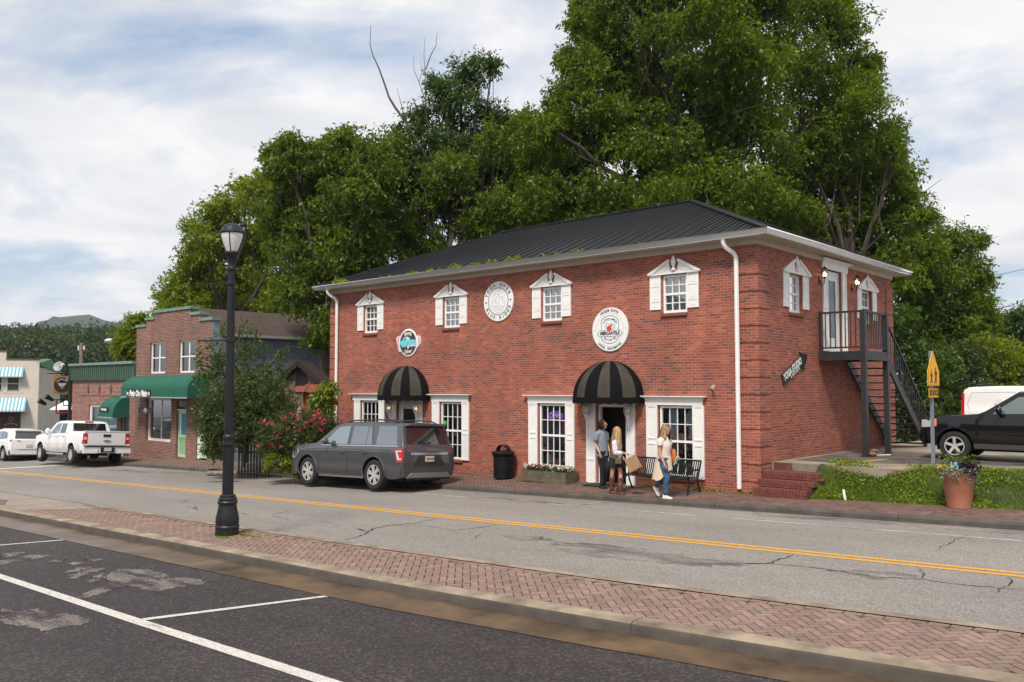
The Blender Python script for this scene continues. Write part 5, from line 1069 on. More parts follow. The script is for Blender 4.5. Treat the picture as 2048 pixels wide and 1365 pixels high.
m = MB(); x = px1 - .08; a = Vector((x, y_a, z_a + .1)); c_ = Vector((x, y_b - .1, z_b + .15)); m.bar(a + Vector((0, 0, .92)), c_ + Vector((0, 0, .92)), .05, .05); m.bar(c_ + Vector((0, 0, -.1)), c_ + Vector((0, 0, .92)), .05)
for i in range(1, 17): p = a.lerp(c_, i / 17); m.bar(p, p + Vector((0, 0, .92)), .02)
m.build('railing', m_st, st)
t = thing('rail_fence', 'low black horizontal rail fence behind the stair foot', 'fence', (-9, 30.5, .5), world=True); b = MB()
for z_ in (.85, 1.15, 1.45, 1.75): b.bar((-12, 29.5, z_), (-8.6, 30.2, z_), .04)
b.build('rail', black_metal, t, weld=False)
for x in (-11.9, -10.3, -8.65): b = MB(); b.bar((x, 29.5 + (x + 12) * .208, .4), (x, 29.5 + (x + 12) * .208, 1.85), .06); b.build('post', black_metal, t)
# ---------------------------------------------------------------- signs on the brick building
m_sw = mat('sign_white', (.80, .80, .79), .5); m_sg = mat('sign_grey_line', (.50, .49, .48), .6); m_sd = mat('sign_dark_line', (.08, .085, .085), .6)
def disc(mb, c, r, y, n=48, mi=0, rz=None): mb.add([(c[0] + r * math.cos(2 * math.pi * k / n), y, c[1] + (rz or r) * math.sin(2 * math.pi * k / n)) for k in range(n)], [tuple(range(n))], mi)
def ring(mb, c, r, w, y, n=64, mi=0, a0=0, a1=360):
 vs = []
 for k in range(n + 1): a = R(a0 + (a1 - a0) * k / n); vs += [(c[0] + (r - w / 2) * math.cos(a), y, c[1] + (r - w / 2) * math.sin(a)), (c[0] + (r + w / 2) * math.cos(a), y, c[1] + (r + w / 2) * math.sin(a))]
 mb.add(vs, [(2 * k, 2 * k + 1, 2 * k + 3, 2 * k + 2) for k in range(n)], mi)
def line(mb, pts, w, y, mi=0):
 for a, b_ in zip(pts, pts[1:]):
  d = Vector((b_[0] - a[0], b_[1] - a[1])); L_ = d.length or 1; n = Vector((-d.y, d.x)) / L_ * w / 2; mb.add([(a[0] + n.x, y, a[1] + n.y), (a[0] - n.x, y, a[1] - n.y), (b_[0] - n.x, y, b_[1] - n.y), (b_[0] + n.x, y, b_[1] + n.y)], [(0, 1, 2, 3)], mi)
UX, UZ = (1, 0, 0), (0, 0, 1)
yf = Y0 - .035
def board(label, c, r):
 t = thing('round_sign', label, 'sign', (c[0], Y0, c[1]), world=True); b = MB(); b.lathe([(0, yf), (r - .008, yf), (r, yf + .008), (r, Y0 - .003), (0, Y0 - .003)], 64, c=(c[0], 0, c[1]), axis='y'); b.build('board', m_sw, t, smooth=True, angle=40); return t
c = (-17.47, 4.97); r = .60
t = board('round white sign reading YOGA OVER BLUE RIDGE', c, r); b = MB(); y1_ = yf - .003
ring(b, c, .405, .022, y1_, mi=1)
arc_text(b, 'YOGA OVER', (c[0], yf, c[1]), UX, UZ, .50, .145, 158, 28, mi=1, bold=.004); arc_text(b, 'BLUE RIDGE', (c[0], yf, c[1]), UX, UZ, .50, .145, 208, 338, inside=True, mi=1, bold=.004)
disc(b, (c[0] - .5, c[1] - .02), .03, y1_, 16, 1); disc(b, (c[0] + .5, c[1] + .02), .03, y1_, 16, 1)
for pts in ([(-.33, -.12), (-.2, .08), (-.12, .02), (.0, .24), (.1, .08), (.16, .14), (.33, -.12)], [(-.26, -.12), (-.14, .0), (-.02, -.1)], [(.0, .24), (.05, .05), (.0, -.02), (.08, -.12)], [(-.12, .02), (-.06, -.06)], [(.16, .14), (.18, 0), (.26, -.1)], [(-.3, -.16), (-.1, -.14), (.1, -.17), (.3, -.14)], [(-.25, -.22), (-.05, -.2), (.15, -.23), (.26, -.2)], [(-.18, -.28), (0, -.26), (.18, -.28)], [(-.1, -.33), (.1, -.33)], [(-.22, .1), (-.1, .28)], [(.02, .3), (.12, .34)]):
 line(b, [(c[0] + x, c[1] + z_) for x, z_ in pts], .012, y1_ - .001, 2)
b.build('lettering', [m_sw, m_sd, m_sg], t, weld=False, recalc=False)
c = (-13.40, 3.94); r = .59
t = board('round white sign with a red apple reading MERCANTILE', c, r); b = MB()
ring(b, c, .575, .006, y1_, mi=2); ring(b, c, .445, .008, y1_, mi=2)
arc_text(b, 'UNIQUE GIFTS', (c[0], yf, c[1]), UX, UZ, .51, .085, 123, 60, mi=1, bold=.004); arc_text(b, 'LOCAL SOUVENIRS', (c[0], yf, c[1]), UX, UZ, .51, .085, 226, 312, inside=True, mi=1, bold=.004)
W_ = .28; arch = [(-W_, -.22)] + [(-W_, .22)] + [(.355 * math.cos(a), .355 * math.sin(a) + .02) for a in np.linspace(R(142), R(38), 14)] + [(W_, .22), (W_, -.22)] + [(.355 * math.cos(a), .355 * math.sin(a) - .02) for a in np.linspace(R(-38), R(-142), 14)] + [(-W_, -.22)]
line(b, [(c[0] + x, c[1] + z_) for x, z_ in arch], .014, y1_ - .0005, 1)
arc_text(b, 'LITTLE APPLE', (c[0], yf, c[1] - .02), UX, UZ, .30, .075, 132, 48, mi=1, bold=.003); arc_text(b, 'ELLIJAY GA', (c[0], yf, c[1] + .02), UX, UZ, .30, .065, 236, 304, inside=True, mi=1, bold=.003)
bn = [(-.40, -.10), (-.36, -.04), (-.33, -.02), (.33, -.02), (.36, -.04), (.40, -.10), (.36, -.16), (.33, -.18), (-.33, -.18), (-.36, -.16), (-.40, -.10)]
b.add([(c[0] + x, y1_ - .002, c[1] + z_) for x, z_ in bn[:-1]], [tuple(range(10))], 0); line(b, [(c[0] + x, c[1] + z_) for x, z_ in bn], .012, y1_ - .003, 1); put_text(b, 'MERCANTILE', (c[0], yf - .006, c[1] - .10), UX, UZ, .125, 1, bold=.008, xs=.85)
for x, z_ in ((-.36, -.1), (.36, -.1), (-.52, -.02), (.52, .02), (-.22, .17), (.22, .17), (-.22, -.25), (.22, -.25)): disc(b, (c[0] + x, c[1] + z_), .011, y1_ - .004, 10, 1)
line(b, [(c[0] - .1, c[1] - .215), (c[0] + .1, c[1] - .215)], .006, y1_ - .001, 2)
disc(b, (c[0] - .09, c[1] + .10), .085, y1_ - .0015, 24, 5); disc(b, (c[0] + .09, c[1] + .10), .09, y1_ - .0012, 24, 5); ring(b, (c[0] - .09, c[1] + .10), .085, .006, y1_ - .002, mi=2); ring(b, (c[0] + .09, c[1] + .10), .09, .006, y1_ - .0018, mi=2)
disc(b, (c[0] - .02, c[1] + .03), .075, y1_ - .0045, 24, 3); b.add([(c[0] - .01, y1_ - .005, c[1] + .1), (c[0] + .04, y1_ - .005, c[1] + .08), (c[0] + .09, y1_ - .005, c[1] + .12), (c[0] + .05, y1_ - .005, c[1] + .15)], [(0, 1, 2, 3)], 4); line(b, [(c[0] - .06, c[1] + .2), (c[0] - .02, c[1] + .15), (c[0] - .01, c[1] + .1)], .008, y1_ - .005, 2)
b.build('lettering', [m_sw, m_sd, m_sg, mat('apple_red', (.62, .05, .03), .6), mat('leaf_green', (.12, .3, .05), .6), mat('apple_outline', (.60, .62, .64), .6)], t, weld=False, recalc=False)
c = (-21.53, 3.87); t = thing('diner_sign', 'oval diner sign with a turquoise vintage car and pink side wings', 'sign', (c[0], Y0, c[1]), world=True)
m_pk = mat('pale_pink', (.78, .60, .62), .6); m_pkd = mat('rose_pink', (.62, .24, .28), .6); m_tq = mat('turquoise', (.16, .62, .68), .4); m_slate = mat('slate_black', (.045, .055, .06), .6); m_lt = mat('mint_white', (.62, .68, .62), .6)
b = MB(); b.prism([(c[0] - .62, c[1] + .18), (c[0] - .52, c[1] + .24), (c[0] + .5, c[1] + .22), (c[0] + .61, c[1] + .14), (c[0] + .6, c[1] - .06), (c[0] + .42, c[1] - .18), (c[0] - .3, c[1] - .30), (c[0] - .45, c[1] - .28), (c[0] - .52, c[1] - .22)], yf + .01, Y0 - .003, 'xz'); b.build('wing', m_pk, t)
b = MB(); b.lathe([(0, yf), (.44, yf), (.46, yf + .01), (.46, yf + .012), (0, yf + .012)], 48, c=(c[0], 0, c[1]), axis='y'); b.build('board', m_sw, t, smooth=True, angle=40)
b = MB(); disc(b, c, .405, yf - .002, 48, 0);
car_ = [(-.42, .04), (-.28, .09), (-.22, .18), (-.05, .21), (.08, .17), (.1, .1), (.38, .09), (.42, .0), (.38, -.12), (.05, -.14), (-.3, -.13), (-.42, -.06)]
b.add([(c[0] + x, yf - .004, c[1] + z_) for x, z_ in car_], [tuple(range(12))], 1); b.add([(c[0] + x, yf - .005, c[1] + z_) for x, z_ in [(-.24, .10), (-.19, .17), (-.05, .19), (.06, .16), (.08, .1)]], [tuple(range(5))], 2)
b.add([(c[0] + x, yf - .006, c[1] + z_) for x, z_ in [(-.22, .10), (-.17, .155), (-.1, .16), (-.12, .09)]], [(0, 1, 2, 3)], 0); b.add([(c[0] + x, yf - .006, c[1] + z_) for x, z_ in [(.12, -.03), (.4, -.03), (.38, -.11), (.1, -.12)]], [(0, 1, 2, 3)], 2)
for z_ in (-.02, -.06): line(b, [(c[0] + .12, c[1] + z_), (c[0] + .39, c[1] + z_)], .01, yf - .007, 0)
disc(b, (c[0] + .0, c[1] - .12), .075, yf - .007, 20, 0, .1); disc(b, (c[0] + .01, c[1] - .12), .05, yf - .008, 20, 2, .08); disc(b, (c[0] - .36, c[1] - .1), .03, yf - .007, 12, 0, .05)
b.build('picture', [m_slate, m_tq, m_lt], t, weld=False, recalc=False)
b = MB(); O_ = lambda x, z_: (c[0] + x, yf - .006, c[1] + z_)
put_text(b, "EGG'S", O_(0, .28), UX, UZ, .15, 0, bold=.012, xs=.85, off=.003); put_text(b, 'Diner', O_(0, -.29), (1, 0, .12), UZ, .16, 0, bold=.006, italic=.3, off=.003)
arc_text(b, 'BREAKFAST', (c[0] + .35, yf + .006, c[1] - .02), UX, UZ, .87, .055, 166, 197, inside=True, mi=1, bold=.004); arc_text(b, 'LUNCH', (c[0] - .35, yf + .006, c[1] - .02), UX, UZ, .88, .055, 11, -8, mi=1, bold=.004)
b.build('lettering', [m_pk, m_pkd], t, weld=False, recalc=False)
t = thing('arrow_sign', 'black arrow sign reading YOGA STUDIO pointing up to the stairs', 'sign', (X1, 20.8, 2.95), world=True)
a0_, a1_ = Vector((20.02, 2.56)), Vector((21.36, 3.17)); d_ = (a1_ - a0_).normalized(); n_ = Vector((-d_.y, d_.x)); L_ = (a1_ - a0_).length
poly = [a0_ - n_ * .15, a0_ + n_ * .15, a0_ + d_ * (L_ - .24) + n_ * .15, a0_ + d_ * (L_ - .26) + n_ * .26, a0_ + d_ * (L_ + .16), a0_ + d_ * (L_ - .26) - n_ * .26, a0_ + d_ * (L_ - .24) - n_ * .15]
b = MB(); b.prism([(p.x, p.y) for p in poly], X1 + .004, X1 + .03, 'yz'); b.build('board', m_sk, t)
b = MB(); mid_ = a0_ + d_ * (L_ * .44) + n_ * .03; put_text(b, 'YOGA STUDIO', (X1 + .031, mid_.x, mid_.y), (0, d_.x, d_.y), (0, n_.x, n_.y), .245, 0, bold=.014, xs=.68, off=.003); mid_ = a0_ + d_ * (L_ * .50) - n_ * .105; put_text(b, '& BOUTIQUE', (X1 + .031, mid_.x, mid_.y), (0, d_.x, d_.y), (0, n_.x, n_.y), .085, 0, bold=.004, spacing=1.2, off=.003); b.build('lettering', m_sw, t, weld=False)
t = thing('shop_sign', 'black and white shop sign fixed to the green canopy edge', 'sign', (-39.6, 17.8, 2.0), world=True); xa, xb = -40.15, -37.75; b = MB(); b.box((xa, 17.765, 1.95), (xb, 17.785, 2.3)); b.build('board', m_sk, t); b = MB(); put_text(b, 'Pets On Main', ((xa + xb) / 2, 17.765, 2.12), UX, UZ, .37, 0, bold=.022, italic=.2, xs=.86)
for s_ in (-1, 1): xx = (xa + xb) / 2 + s_ * 1.05; b.add([(xx + s_ * dx, 17.76, 2.12 + dz) for dx, dz in [(-.1, -.1), (-.06, .0), (-.1, .08), (-.02, .04), (.05, .06), (.1, .12), (.09, -.1), (.05, -.1), (.03, -.02), (-.05, -.03), (-.07, -.1)]], [tuple(range(11))])
b.build('lettering', m_sw, t, weld=False, recalc=False)
t = thing('hanging_shop_sign', 'small black sign hanging under the green canopy of the pet shop', 'sign', (-39.9, 18.0, 1.2), world=True); p0, p1 = atY(277, 815, 18.1), atY(305, 828, 18.1); b = MB(); b.box((p0.x, 18.09, p1.z), (p1.x, 18.11, p0.z)); b.build('board', m_sk, t); b = MB()
b.bar((p0.x + .1, 18.1, p0.z), (p0.x + .1, 18.1, 1.96), .012); b.bar((p1.x - .1, 18.1, p0.z), (p1.x - .1, 18.1, 1.96), .012); b.build('chain', m_sg, t); b = MB(); hh = p0.z - p1.z; cx2 = (p0.x + p1.x) / 2
put_text(b, 'Pets', (cx2, 18.09, p0.z - hh * .2), UX, UZ, hh * .38, 0, italic=.2, bold=.006); put_text(b, 'On Main', (cx2, 18.09, p0.z - hh * .52), UX, UZ, hh * .38, 0, italic=.2, bold=.006, xs=.9); put_text(b, 'Grooming', (cx2, 18.09, p0.z - hh * .83), UX, UZ, hh * .22, 0, italic=.2); b.build('lettering', m_sg, t, weld=False)
t = thing('canopy_sign', 'small black and white sign on the small green canopy', 'sign', (-43, 18.0, 1), world=True); p0, p1 = atY(200, 814, 17.98), atY(216, 824, 17.98); b = MB(); b.box((p0.x, 17.965, p1.z), (p1.x, 17.985, p0.z)); b.build('board', m_sk, t); b = MB(); put_text(b, 'Grooming', ((p0.x + p1.x) / 2, 17.965, (p0.z + p1.z) / 2), UX, UZ, .17, 0, italic=.2, bold=.008, xs=.85); b.build('lettering', m_sw, t, weld=False)
# ---------------------------------------------------------------- goods in the shop windows (each a thing of its own)
m_mag = mat('magenta_cotton', (.30, .012, .10), .9, var=.15, scale=10); m_pw = mat('pale_blue_cotton', (.42, .50, .62), .9, var=.08, scale=8)
def shirt(x, y, z, w_, h_, m, label, sleeve=True):
 b = MB(); n = 10; v = []
 for j in range(n + 1):
  t_ = j / n; hw_ = w_ / 2 * (1 - .12 * math.sin(math.pi * t_)) * (.62 + .38 * min(1, t_ * 5))
  for k in range(9): u = -1 + 2 * k / 8; v.append((u * hw_, -.05 * math.cos(u * 1.4) + .012 * math.sin(u * 9 + t_ * 4), -h_ * t_))
 b.add(v, [(j * 9 + k, j * 9 + k + 1, (j + 1) * 9 + k + 1, (j + 1) * 9 + k) for j in range(n) for k in range(8)])
 if sleeve:
  for s_ in (-1, 1): b.tube([(s_ * w_ * .30, 0, -.05), (s_ * w_ * .5, 0, -.18), (s_ * w_ * .58, 0, -.18 - h_ * .35)], [.05, .06, .045], 8)
 o = b.build('hanging_shirt', m, smooth=True); o.location = (x, y, z); tag(o, label, 'shirt'); return o
shirt(-15.10, Y0 + .32, 1.70, .46, .86, m_mag, 'magenta shirt hanging in the window left of the open door'); shirt(-11.72, Y0 + .36, 1.86, .32, .82, m_pw, 'pale blue shirt hanging at the left of the window behind the bench', False); shirt(-11.10, Y0 + .36, 1.86, .34, .75, m_pw, 'pale blue shirt hanging at the right of the window behind the bench')
t = thing('neon_sign', 'purple oval neon OPEN sign in the window left of the door', 'neon sign', (-15.42, Y0 + .14, 1.60)); b = MB(); b.tube([(.26 * math.cos(a), 0, .11 * math.sin(a)) for a in np.linspace(0, 2 * math.pi, 28)], .010, 6, cap=False); b.build('tube', mat('purple_neon', (.2, .1, .6), .5, emit=(.25, .16, .9, .9)), t, smooth=True); b = MB(); put_text(b, 'OPEN', (0, 0, 0), UX, UZ, .155, 0, bold=.004); b.build('lettering', mat('red_neon', (.6, .2, .3), .5, emit=(.7, .35, .6, .5)), t, weld=False)
def goods(name, x, z, s, m, label, kind='ball', y=.30):
 b = MB()
 if kind == 'ball': b.ellipsoid((0, 0, s[2] / 2), (s[0] / 2, s[1] / 2, s[2] / 2), 12, 8); b.ellipsoid((0, -.02, s[2] * .95), (s[0] * .3, s[1] * .3, s[2] * .2), 10, 6)
 elif kind == 'jar': b.lathe([(0, 0), (s[0] / 2, 0), (s[0] * .52, s[2] * .5), (s[0] * .4, s[2] * .8), (s[0] * .3, s[2]), (0, s[2])], 14)
 else: b.box((-s[0] / 2, -s[1] / 2, 0), (s[0] / 2, s[1] / 2, s[2])); b.box((-s[0] * .52, -s[1] * .52, s[2] * .8), (s[0] * .52, s[1] * .52, s[2] * .86))
 o = b.build(name, m, smooth=(kind != 'box')); o.location = (x, Y0 + y, z); tag(o, label, name.replace('_', ' ')); return o
sh = MB(); sh.box((-15.85, Y0 + .16, .14), (-14.95, Y0 + .6, .17)); o = sh.build('display_shelf', white_trim); rebase(o, (-15.4, Y0 + .2, .14)); tag(o, 'white display shelf at the foot of the window above the flower box', 'shelf')
sh = MB(); sh.box((-11.87, Y0 + .16, .14), (-10.95, Y0 + .6, .17)); o = sh.build('display_shelf', white_trim); rebase(o, (-11.4, Y0 + .2, .14)); tag(o, 'white display shelf at the foot of the window behind the bench', 'shelf')
goods('plush_toy', -15.72, .50, (.22, .2, .24), mat('violet_plush', (.35, .06, .40), .9), 'round violet plush toy on top of the white box in the left shop window'); goods('gift_box', -15.72, .17, (.20, .18, .33), mat('mint_card', (.35, .45, .40), .8), 'pale box under the violet plush toy in the shop window', 'box')
goods('wooden_crate', -15.38, .17, (.2, .2, .2), mat('orange_wood', (.30, .10, .04), .8), 'orange wooden crate in the middle of the shop window display', 'box'); goods('fabric_bag', -15.14, .30, (.26, .2, .2), mat('cream_cloth', (.52, .42, .33), .9, var=.2, scale=12), 'cream cloth bag in the shop window display'); goods('glass_jar', -15.1, .17, (.16, .16, .17), mat('clear_grey', (.45, .47, .48), .2), 'grey glass jar under the cloth bag in the shop window', 'jar')
goods('wooden_box', -11.42, 1.08, (.34, .2, .16), mat('yellow_wood', (.45, .30, .10), .8), 'yellow wooden box on the sash line of the window behind the bench', 'box', .25)
sh = MB(); sh.box((-11.85, Y0 + .18, 1.05), (-10.95, Y0 + .5, 1.075)); o = sh.build('wall_shelf', mat('dark_shelf', (.05, .045, .04), .8)); rebase(o, (-11.4, Y0 + .2, 1.05)); tag(o, 'dark shelf carrying the yellow box in the window behind the bench', 'shelf')
goods('teal_cloth', -11.55, .17, (.34, .2, .07), mat('teal_fabric', (.03, .32, .34), .9), 'teal folded cloth in the window behind the bench', 'box'); goods('brass_clock', -11.15, .17, (.15, .08, .22), mat('brass', (.40, .28, .12), .4, metal=.6), 'small brass clock in the window behind the bench')
for nm_, cc_, z_, s_, lab in (('green_sticker', (.02, .55, .08), 1.28, .075, 'round green sticker on the window right of the diner door'), ('red_sticker', (.6, .12, .08), 1.05, .05, 'small red sticker below the green one on the window right of the diner door')):
 b = MB(); b.lathe([(0, -.003), (s_, -.003), (s_, 0)], 16, axis='y'); o = b.build(nm_, mat(nm_, cc_, .5)); o.location = (-19.83, Y0 + .04, z_); tag(o, lab, 'sticker')
b = MB(); b.box((-.5, -.3, 0), (.5, .3, .015)); o = b.build('door_mat', mat('black_rubber', (.02, .02, .02), .9, bump=.5)); o.location = (-13.38, 18.42, walk_z(-13.4, 18.45) + .003); tag(o, 'black rubber door mat in front of the open shop door', 'door mat')
b = MB(); b.ellipsoid((0, 0, .09), (.15, .10, .10), 12, 8); b.ellipsoid((.05, 0, .15), (.09, .07, .06), 10, 6); b.tube([(-.09, 0, .14), (-.05, 0, .23), (.05, 0, .24), (.1, 0, .14)], .010, 6); o = b.build('brown_bag', mat('brown_leather', (.13, .05, .03), .6, var=.2, scale=9), smooth=True); o.location = (-12.25, 18.12, walk_z(-12, 18.3) + .375); tag(o, 'brown leather bag lying on the left end of the bench seat', 'bag')
# ---------------------------------------------------------------- vehicles
def car_paint(name, c, metal=.0, rough=.35, flake=.0):
 m = mat(name, c, rough, metal=metal, coat=1.0, var=.0, spec=.1); return m
rubber = mat('tyre_rubber', (.018, .018, .018), .85, bump=.3, bscale=60); plastic = mat('black_plastic', (.014, .014, .015), .6); chrome = mat('bright_metal', (.62, .62, .63), .18, metal=1.0); alloy = mat('alloy_rim', (.62, .61, .59), .35, metal=.45)
well = mat('wheel_well', (.006, .006, .006), .95)
def tinted(name, k, refl): return glass_mat(name, (k, k, k * 1.05), refl)
dark_glass = mat('tinted_car_glass', (.010, .011, .014), .03, spec=1.0, coat=1.0); clear_glass = mat('car_side_glass', (.07, .095, .105), .03, spec=1.0, coat=1.0)
side_glass = mat('side_car_glass', (.012, .014, .02), .03, spec=1.0, coat=1.0)
for m_, i_ in ((side_glass, 2.3), (clear_glass, 2.4)): m_.node_tree.nodes['Principled BSDF'].inputs['IOR'].default_value = i_; m_.node_tree.nodes['Principled BSDF'].inputs['Specular Tint'].default_value = (.80, .90, 1, 1)
red_lens = mat('red_lens', (.55, .008, .012), .15, coat=1.0); white_lens = mat('white_lens', (.62, .58, .56), .2, coat=1.0); amber = mat('amber_lens', (.75, .20, .01), .25, coat=1.0); head_lens = mat('headlamp_lens', (.45, .47, .48), .12, coat=1.0)
def wheel(parent, x, y, r, wd, side, spokes, rimr, style=5):
 """side = +1 for the outer face towards +y"""
 t = MB(); p = [(rimr, -wd / 2), (rimr + .02, -wd / 2 - .004), (r - .03, -wd / 2 + .004), (r - .008, -wd / 2 + .03), (r, -wd / 2 + .06), (r, wd / 2 - .06), (r - .008, wd / 2 - .03), (r - .03, wd / 2 - .004), (rimr + .02, wd / 2 + .004), (rimr, wd / 2)]
 t.lathe(p, 40, c=(x, y, r), axis='y')
 for k in range(48):      # tread blocks
  a = 2 * math.pi * k / 48
  for s_ in (-1, 1):
   c_ = Vector((x + (r + .001) * math.cos(a + .03 * s_), y + s_ * wd * .26, r + (r + .001) * math.sin(a + .03 * s_))); d = Vector((math.cos(a), 0, math.sin(a))); t.bar(c_ - d * .004, c_ + d * .005, wd * .36, r * .08, up=(0, 1, 0)) if False else None
 ty = t.build('tyre', rubber, parent, smooth=True, angle=30)
 rm = MB(); yo = y + side * wd * .42; yi = y - side * wd * .1
 rm.lathe([(rimr, (yo + side * .015) if side > 0 else (yo - .015)), (rimr - .022, yo + side * .008), (rimr - .035, yo - side * .02), (rimr - .04, yi), (0, yi)], 36, c=(x, 0, r), axis='y', mi=1)
 rm.lathe([(rimr + .004, yo + side * .012), (rimr - .03, yo + side * .012), (rimr - .034, yo - side * .03)], 36, c=(x, 0, r), axis='y', mi=0)
 rm.lathe([(0, yo - side * .005), (rimr * .16, yo - side * .008), (rimr * .22, yo - side * .04)], 20, c=(x, 0, r), axis='y', mi=0)
 for k in range(spokes):
  a = 2 * math.pi * k / spokes + .3; pairs = ((-.13, -.17), (.13, .17)) if style == 6 else ((0, 0),)
  for (o1, o2) in pairs:
   a1, a2 = a + o1 * 1.6, a + o2 * .9; p1 = Vector((x + rimr * .12 * math.cos(a1), yo - side * .02, r + rimr * .12 * math.sin(a1))); p2 = Vector((x + (rimr - .02) * math.cos(a2), yo - side * .004, r + (rimr - .02) * math.sin(a2)))
   w_ = rimr * (.16 if style == 6 else .27); rm.bar(p1, p2, w_ if False else w_, .03, up=(0, side, 0), mi=0)
 rm.build('rim', [alloy, well], ty, smooth=True, angle=30)
 return ty
def vehicle(name, label, loc, heading, roll, S, pitch=0.0, group=None, cat='car'):
 """S: dimensions and outlines. x forward from the rear axle, y to the left, z up from the ground"""
 t = thing(name, label, cat, loc, 0, group); t.rotation_euler = (roll, pitch, heading)
 s_ = S.get('scale', 1.0); t.scale = (s_, s_, s_)
 W, xr, xf, gc = S['W'] / 2, -S['ro'], S['wb'] + S['fo'], S['gc']
 top = S['top']; tx = [p[0] for p in top]; tz = [p[1] for p in top]; bx_ = S['belt']
 ztop = lambda x: float(np.interp(x, tx, tz)); zbelt = lambda x: float(np.interp(x, [p[0] for p in bx_], [p[1] for p in bx_]))
 def plan(x):     # half-width factor along the length: rounded ends
  e = S.get('round', .35); f = 1.0
  if x > xf - e * 1.6: f = 1 - S.get('nose', .16) * ((x - (xf - e * 1.6)) / (e * 1.6)) ** 2.2
  if x < xr + e: f = min(f, 1 - S.get('tail', .07) * ((xr + e - x) / e) ** 2.2)
  return f
 wroof = S.get('roofw', .80)
 def hw(x, z):    # body half-width at a height
  zb = zbelt(x); f = np.interp(z, [gc, gc + .12, .55, .80, zb - .06, zb, S['H']], [.90, .955, .995, 1.0, .975, .945, wroof]); return W * float(f) * plan(x)
 xs_ = sorted(set([xr, xr + .03, xr + .1, xr + .2] + [xf, xf - .04, xf - .12, xf - .25, xf - .4] + tx + list(np.arange(xr + .3, xf - .3, .17)))); xs_ = [x for x in xs_ if xr <= x <= xf]
 rows = []
 for x in xs_:
  zt, zb = ztop(x), min(zbelt(x), ztop(x) - .03); g = gc + S.get('rise', .12) * max(0, (x - (xf - .5)) / .5) + .08 * max(0, ((xr + .4) - x) / .4)
  pts = [(0, g), (W * .75 * plan(x), g), (hw(x, g + .03) * .985, g + .015), (hw(x, g + .1), g + .1)]
  for f in (.3, .55, .8, .93): z = g + .1 + (zb - g - .1) * f; pts.append((hw(x, z), z))
  pts.append((hw(x, zb), zb)); hgt = zt - zb; rr = min(.10, hgt * .55)
  for f in (.35, .7, 1.0): z = zb + (hgt - rr) * f; pts.append((hw(x, z), z))
  we = hw(x, zt - rr)
  for f, g_ in ((.975, .6), (.93, .85), (.84, .97), (.55, 1.0)): pts.append((we * f, zt - rr + rr * g_))
  pts.append((0, zt + .012 * min(1, hgt * 3))); rows.append((x, pts))
 b = MB(); n = len(rows[0][1]); ring_n = 2 * n - 2
 for x, pts in rows:
  full = pts + [(-y, z) for y, z in reversed(pts[1:-1])]; b.v += [(x, y, z) for y, z in full]
 for i in range(len(rows) - 1):
  for k in range(ring_n): k2 = (k + 1) % ring_n; b.f.append((i * ring_n + k, (i + 1) * ring_n + k, (i + 1) * ring_n + k2, i * ring_n + k2))
 b.f.append(tuple(range(ring_n))); b.f.append(tuple((len(rows) - 1) * ring_n + k for k in reversed(range(ring_n)))); b.m = [0] * len(b.f)
 body = b.build('body', [S['paint'], well, plastic], t)
 R_ = S['wr']
 cuts = [(x, s) for x in (0, S['wb']) for s in (-1, 1)]
 cm = MB()
 for x, s in cuts: yy = [s * (W + .2), s * (W - .42)]; cm.lathe([(0, yy[0]), (R_ + S.get('gap', .06), yy[0]), (R_ + S.get('gap', .06), yy[1]), (0, yy[1])], 32, c=(x, 0, R_ + .015), axis='y', mi=1)
 cut = cm.build('cutter', [S['paint'], well], None)
 objs = [cut]
 if 'bed' in S:
  a, b2, zf_, iw = S['bed']; bm_ = MB(); bm_.box((a, -iw, zf_), (b2, iw, 3)); c2 = bm_.build('cutter', [S['paint']], None); objs.append(c2)
 cut.rotation_euler = (0, 0, 0)
 save = (t.location.copy(), t.rotation_euler.copy(), t.scale.copy()); t.location = (0, 0, 0); t.rotation_euler = (0, 0, 0); t.scale = (1, 1, 1)
 for c_ in objs: md = body.modifiers.new('b', 'BOOLEAN'); md.operation = 'DIFFERENCE'; md.object = c_; md.solver = 'EXACT'
 bpy.context.view_layer.update(); me = bpy.data.meshes.new_from_object(body.evaluated_get(bpy.context.evaluated_depsgraph_get())); body.modifiers.clear(); old = body.data; body.data = me; bpy.data.meshes.remove(old)
 for c_ in objs: bpy.data.objects.remove(c_)
 t.location, t.rotation_euler, t.scale = save
 bm = bmesh.new(); bm.from_mesh(me)
 for f in bm.faces: f.smooth = True
 for e in bm.edges:
  if len(e.link_faces) == 2 and e.calc_face_angle(0) > R(32): e.smooth = False
 bm.to_mesh(me); bm.free()
 def side(poly, s, off=.006, mb=None, thick=True, mi=0):
  mb = mb or MB(); P_ = [(x, s * (hw(x, z) + off), z) for x, z in poly]; n_ = len(P_); Q_ = [(x, s * (hw(x, z) - .01), z) for x, z in poly]
  tri = tessellate_polygon([[Vector((x, z, 0)) for x, z in poly]]); mb.add(P_ + Q_, [tuple(k) for k in tri] + [(i, (i + 1) % n_, n_ + (i + 1) % n_, n_ + i) for i in range(n_)], mi); return mb
 def seam(pts, s, w=.008, mb=None):
  mb = mb or MB()
  q = []
  for (x0_, z0_), (x1_, z1_) in zip(pts, pts[1:]):
   k = max(1, int(math.hypot(x1_ - x0_, z1_ - z0_) / .15)); q += [(x0_ + (x1_ - x0_) * i / k, z0_ + (z1_ - z0_) * i / k) for i in range(k)]
  q.append(pts[-1]); mb.tube([(x, s * (hw(x, z) + .0005), z) for x, z in q], w / 2, 4, cap=False); return mb
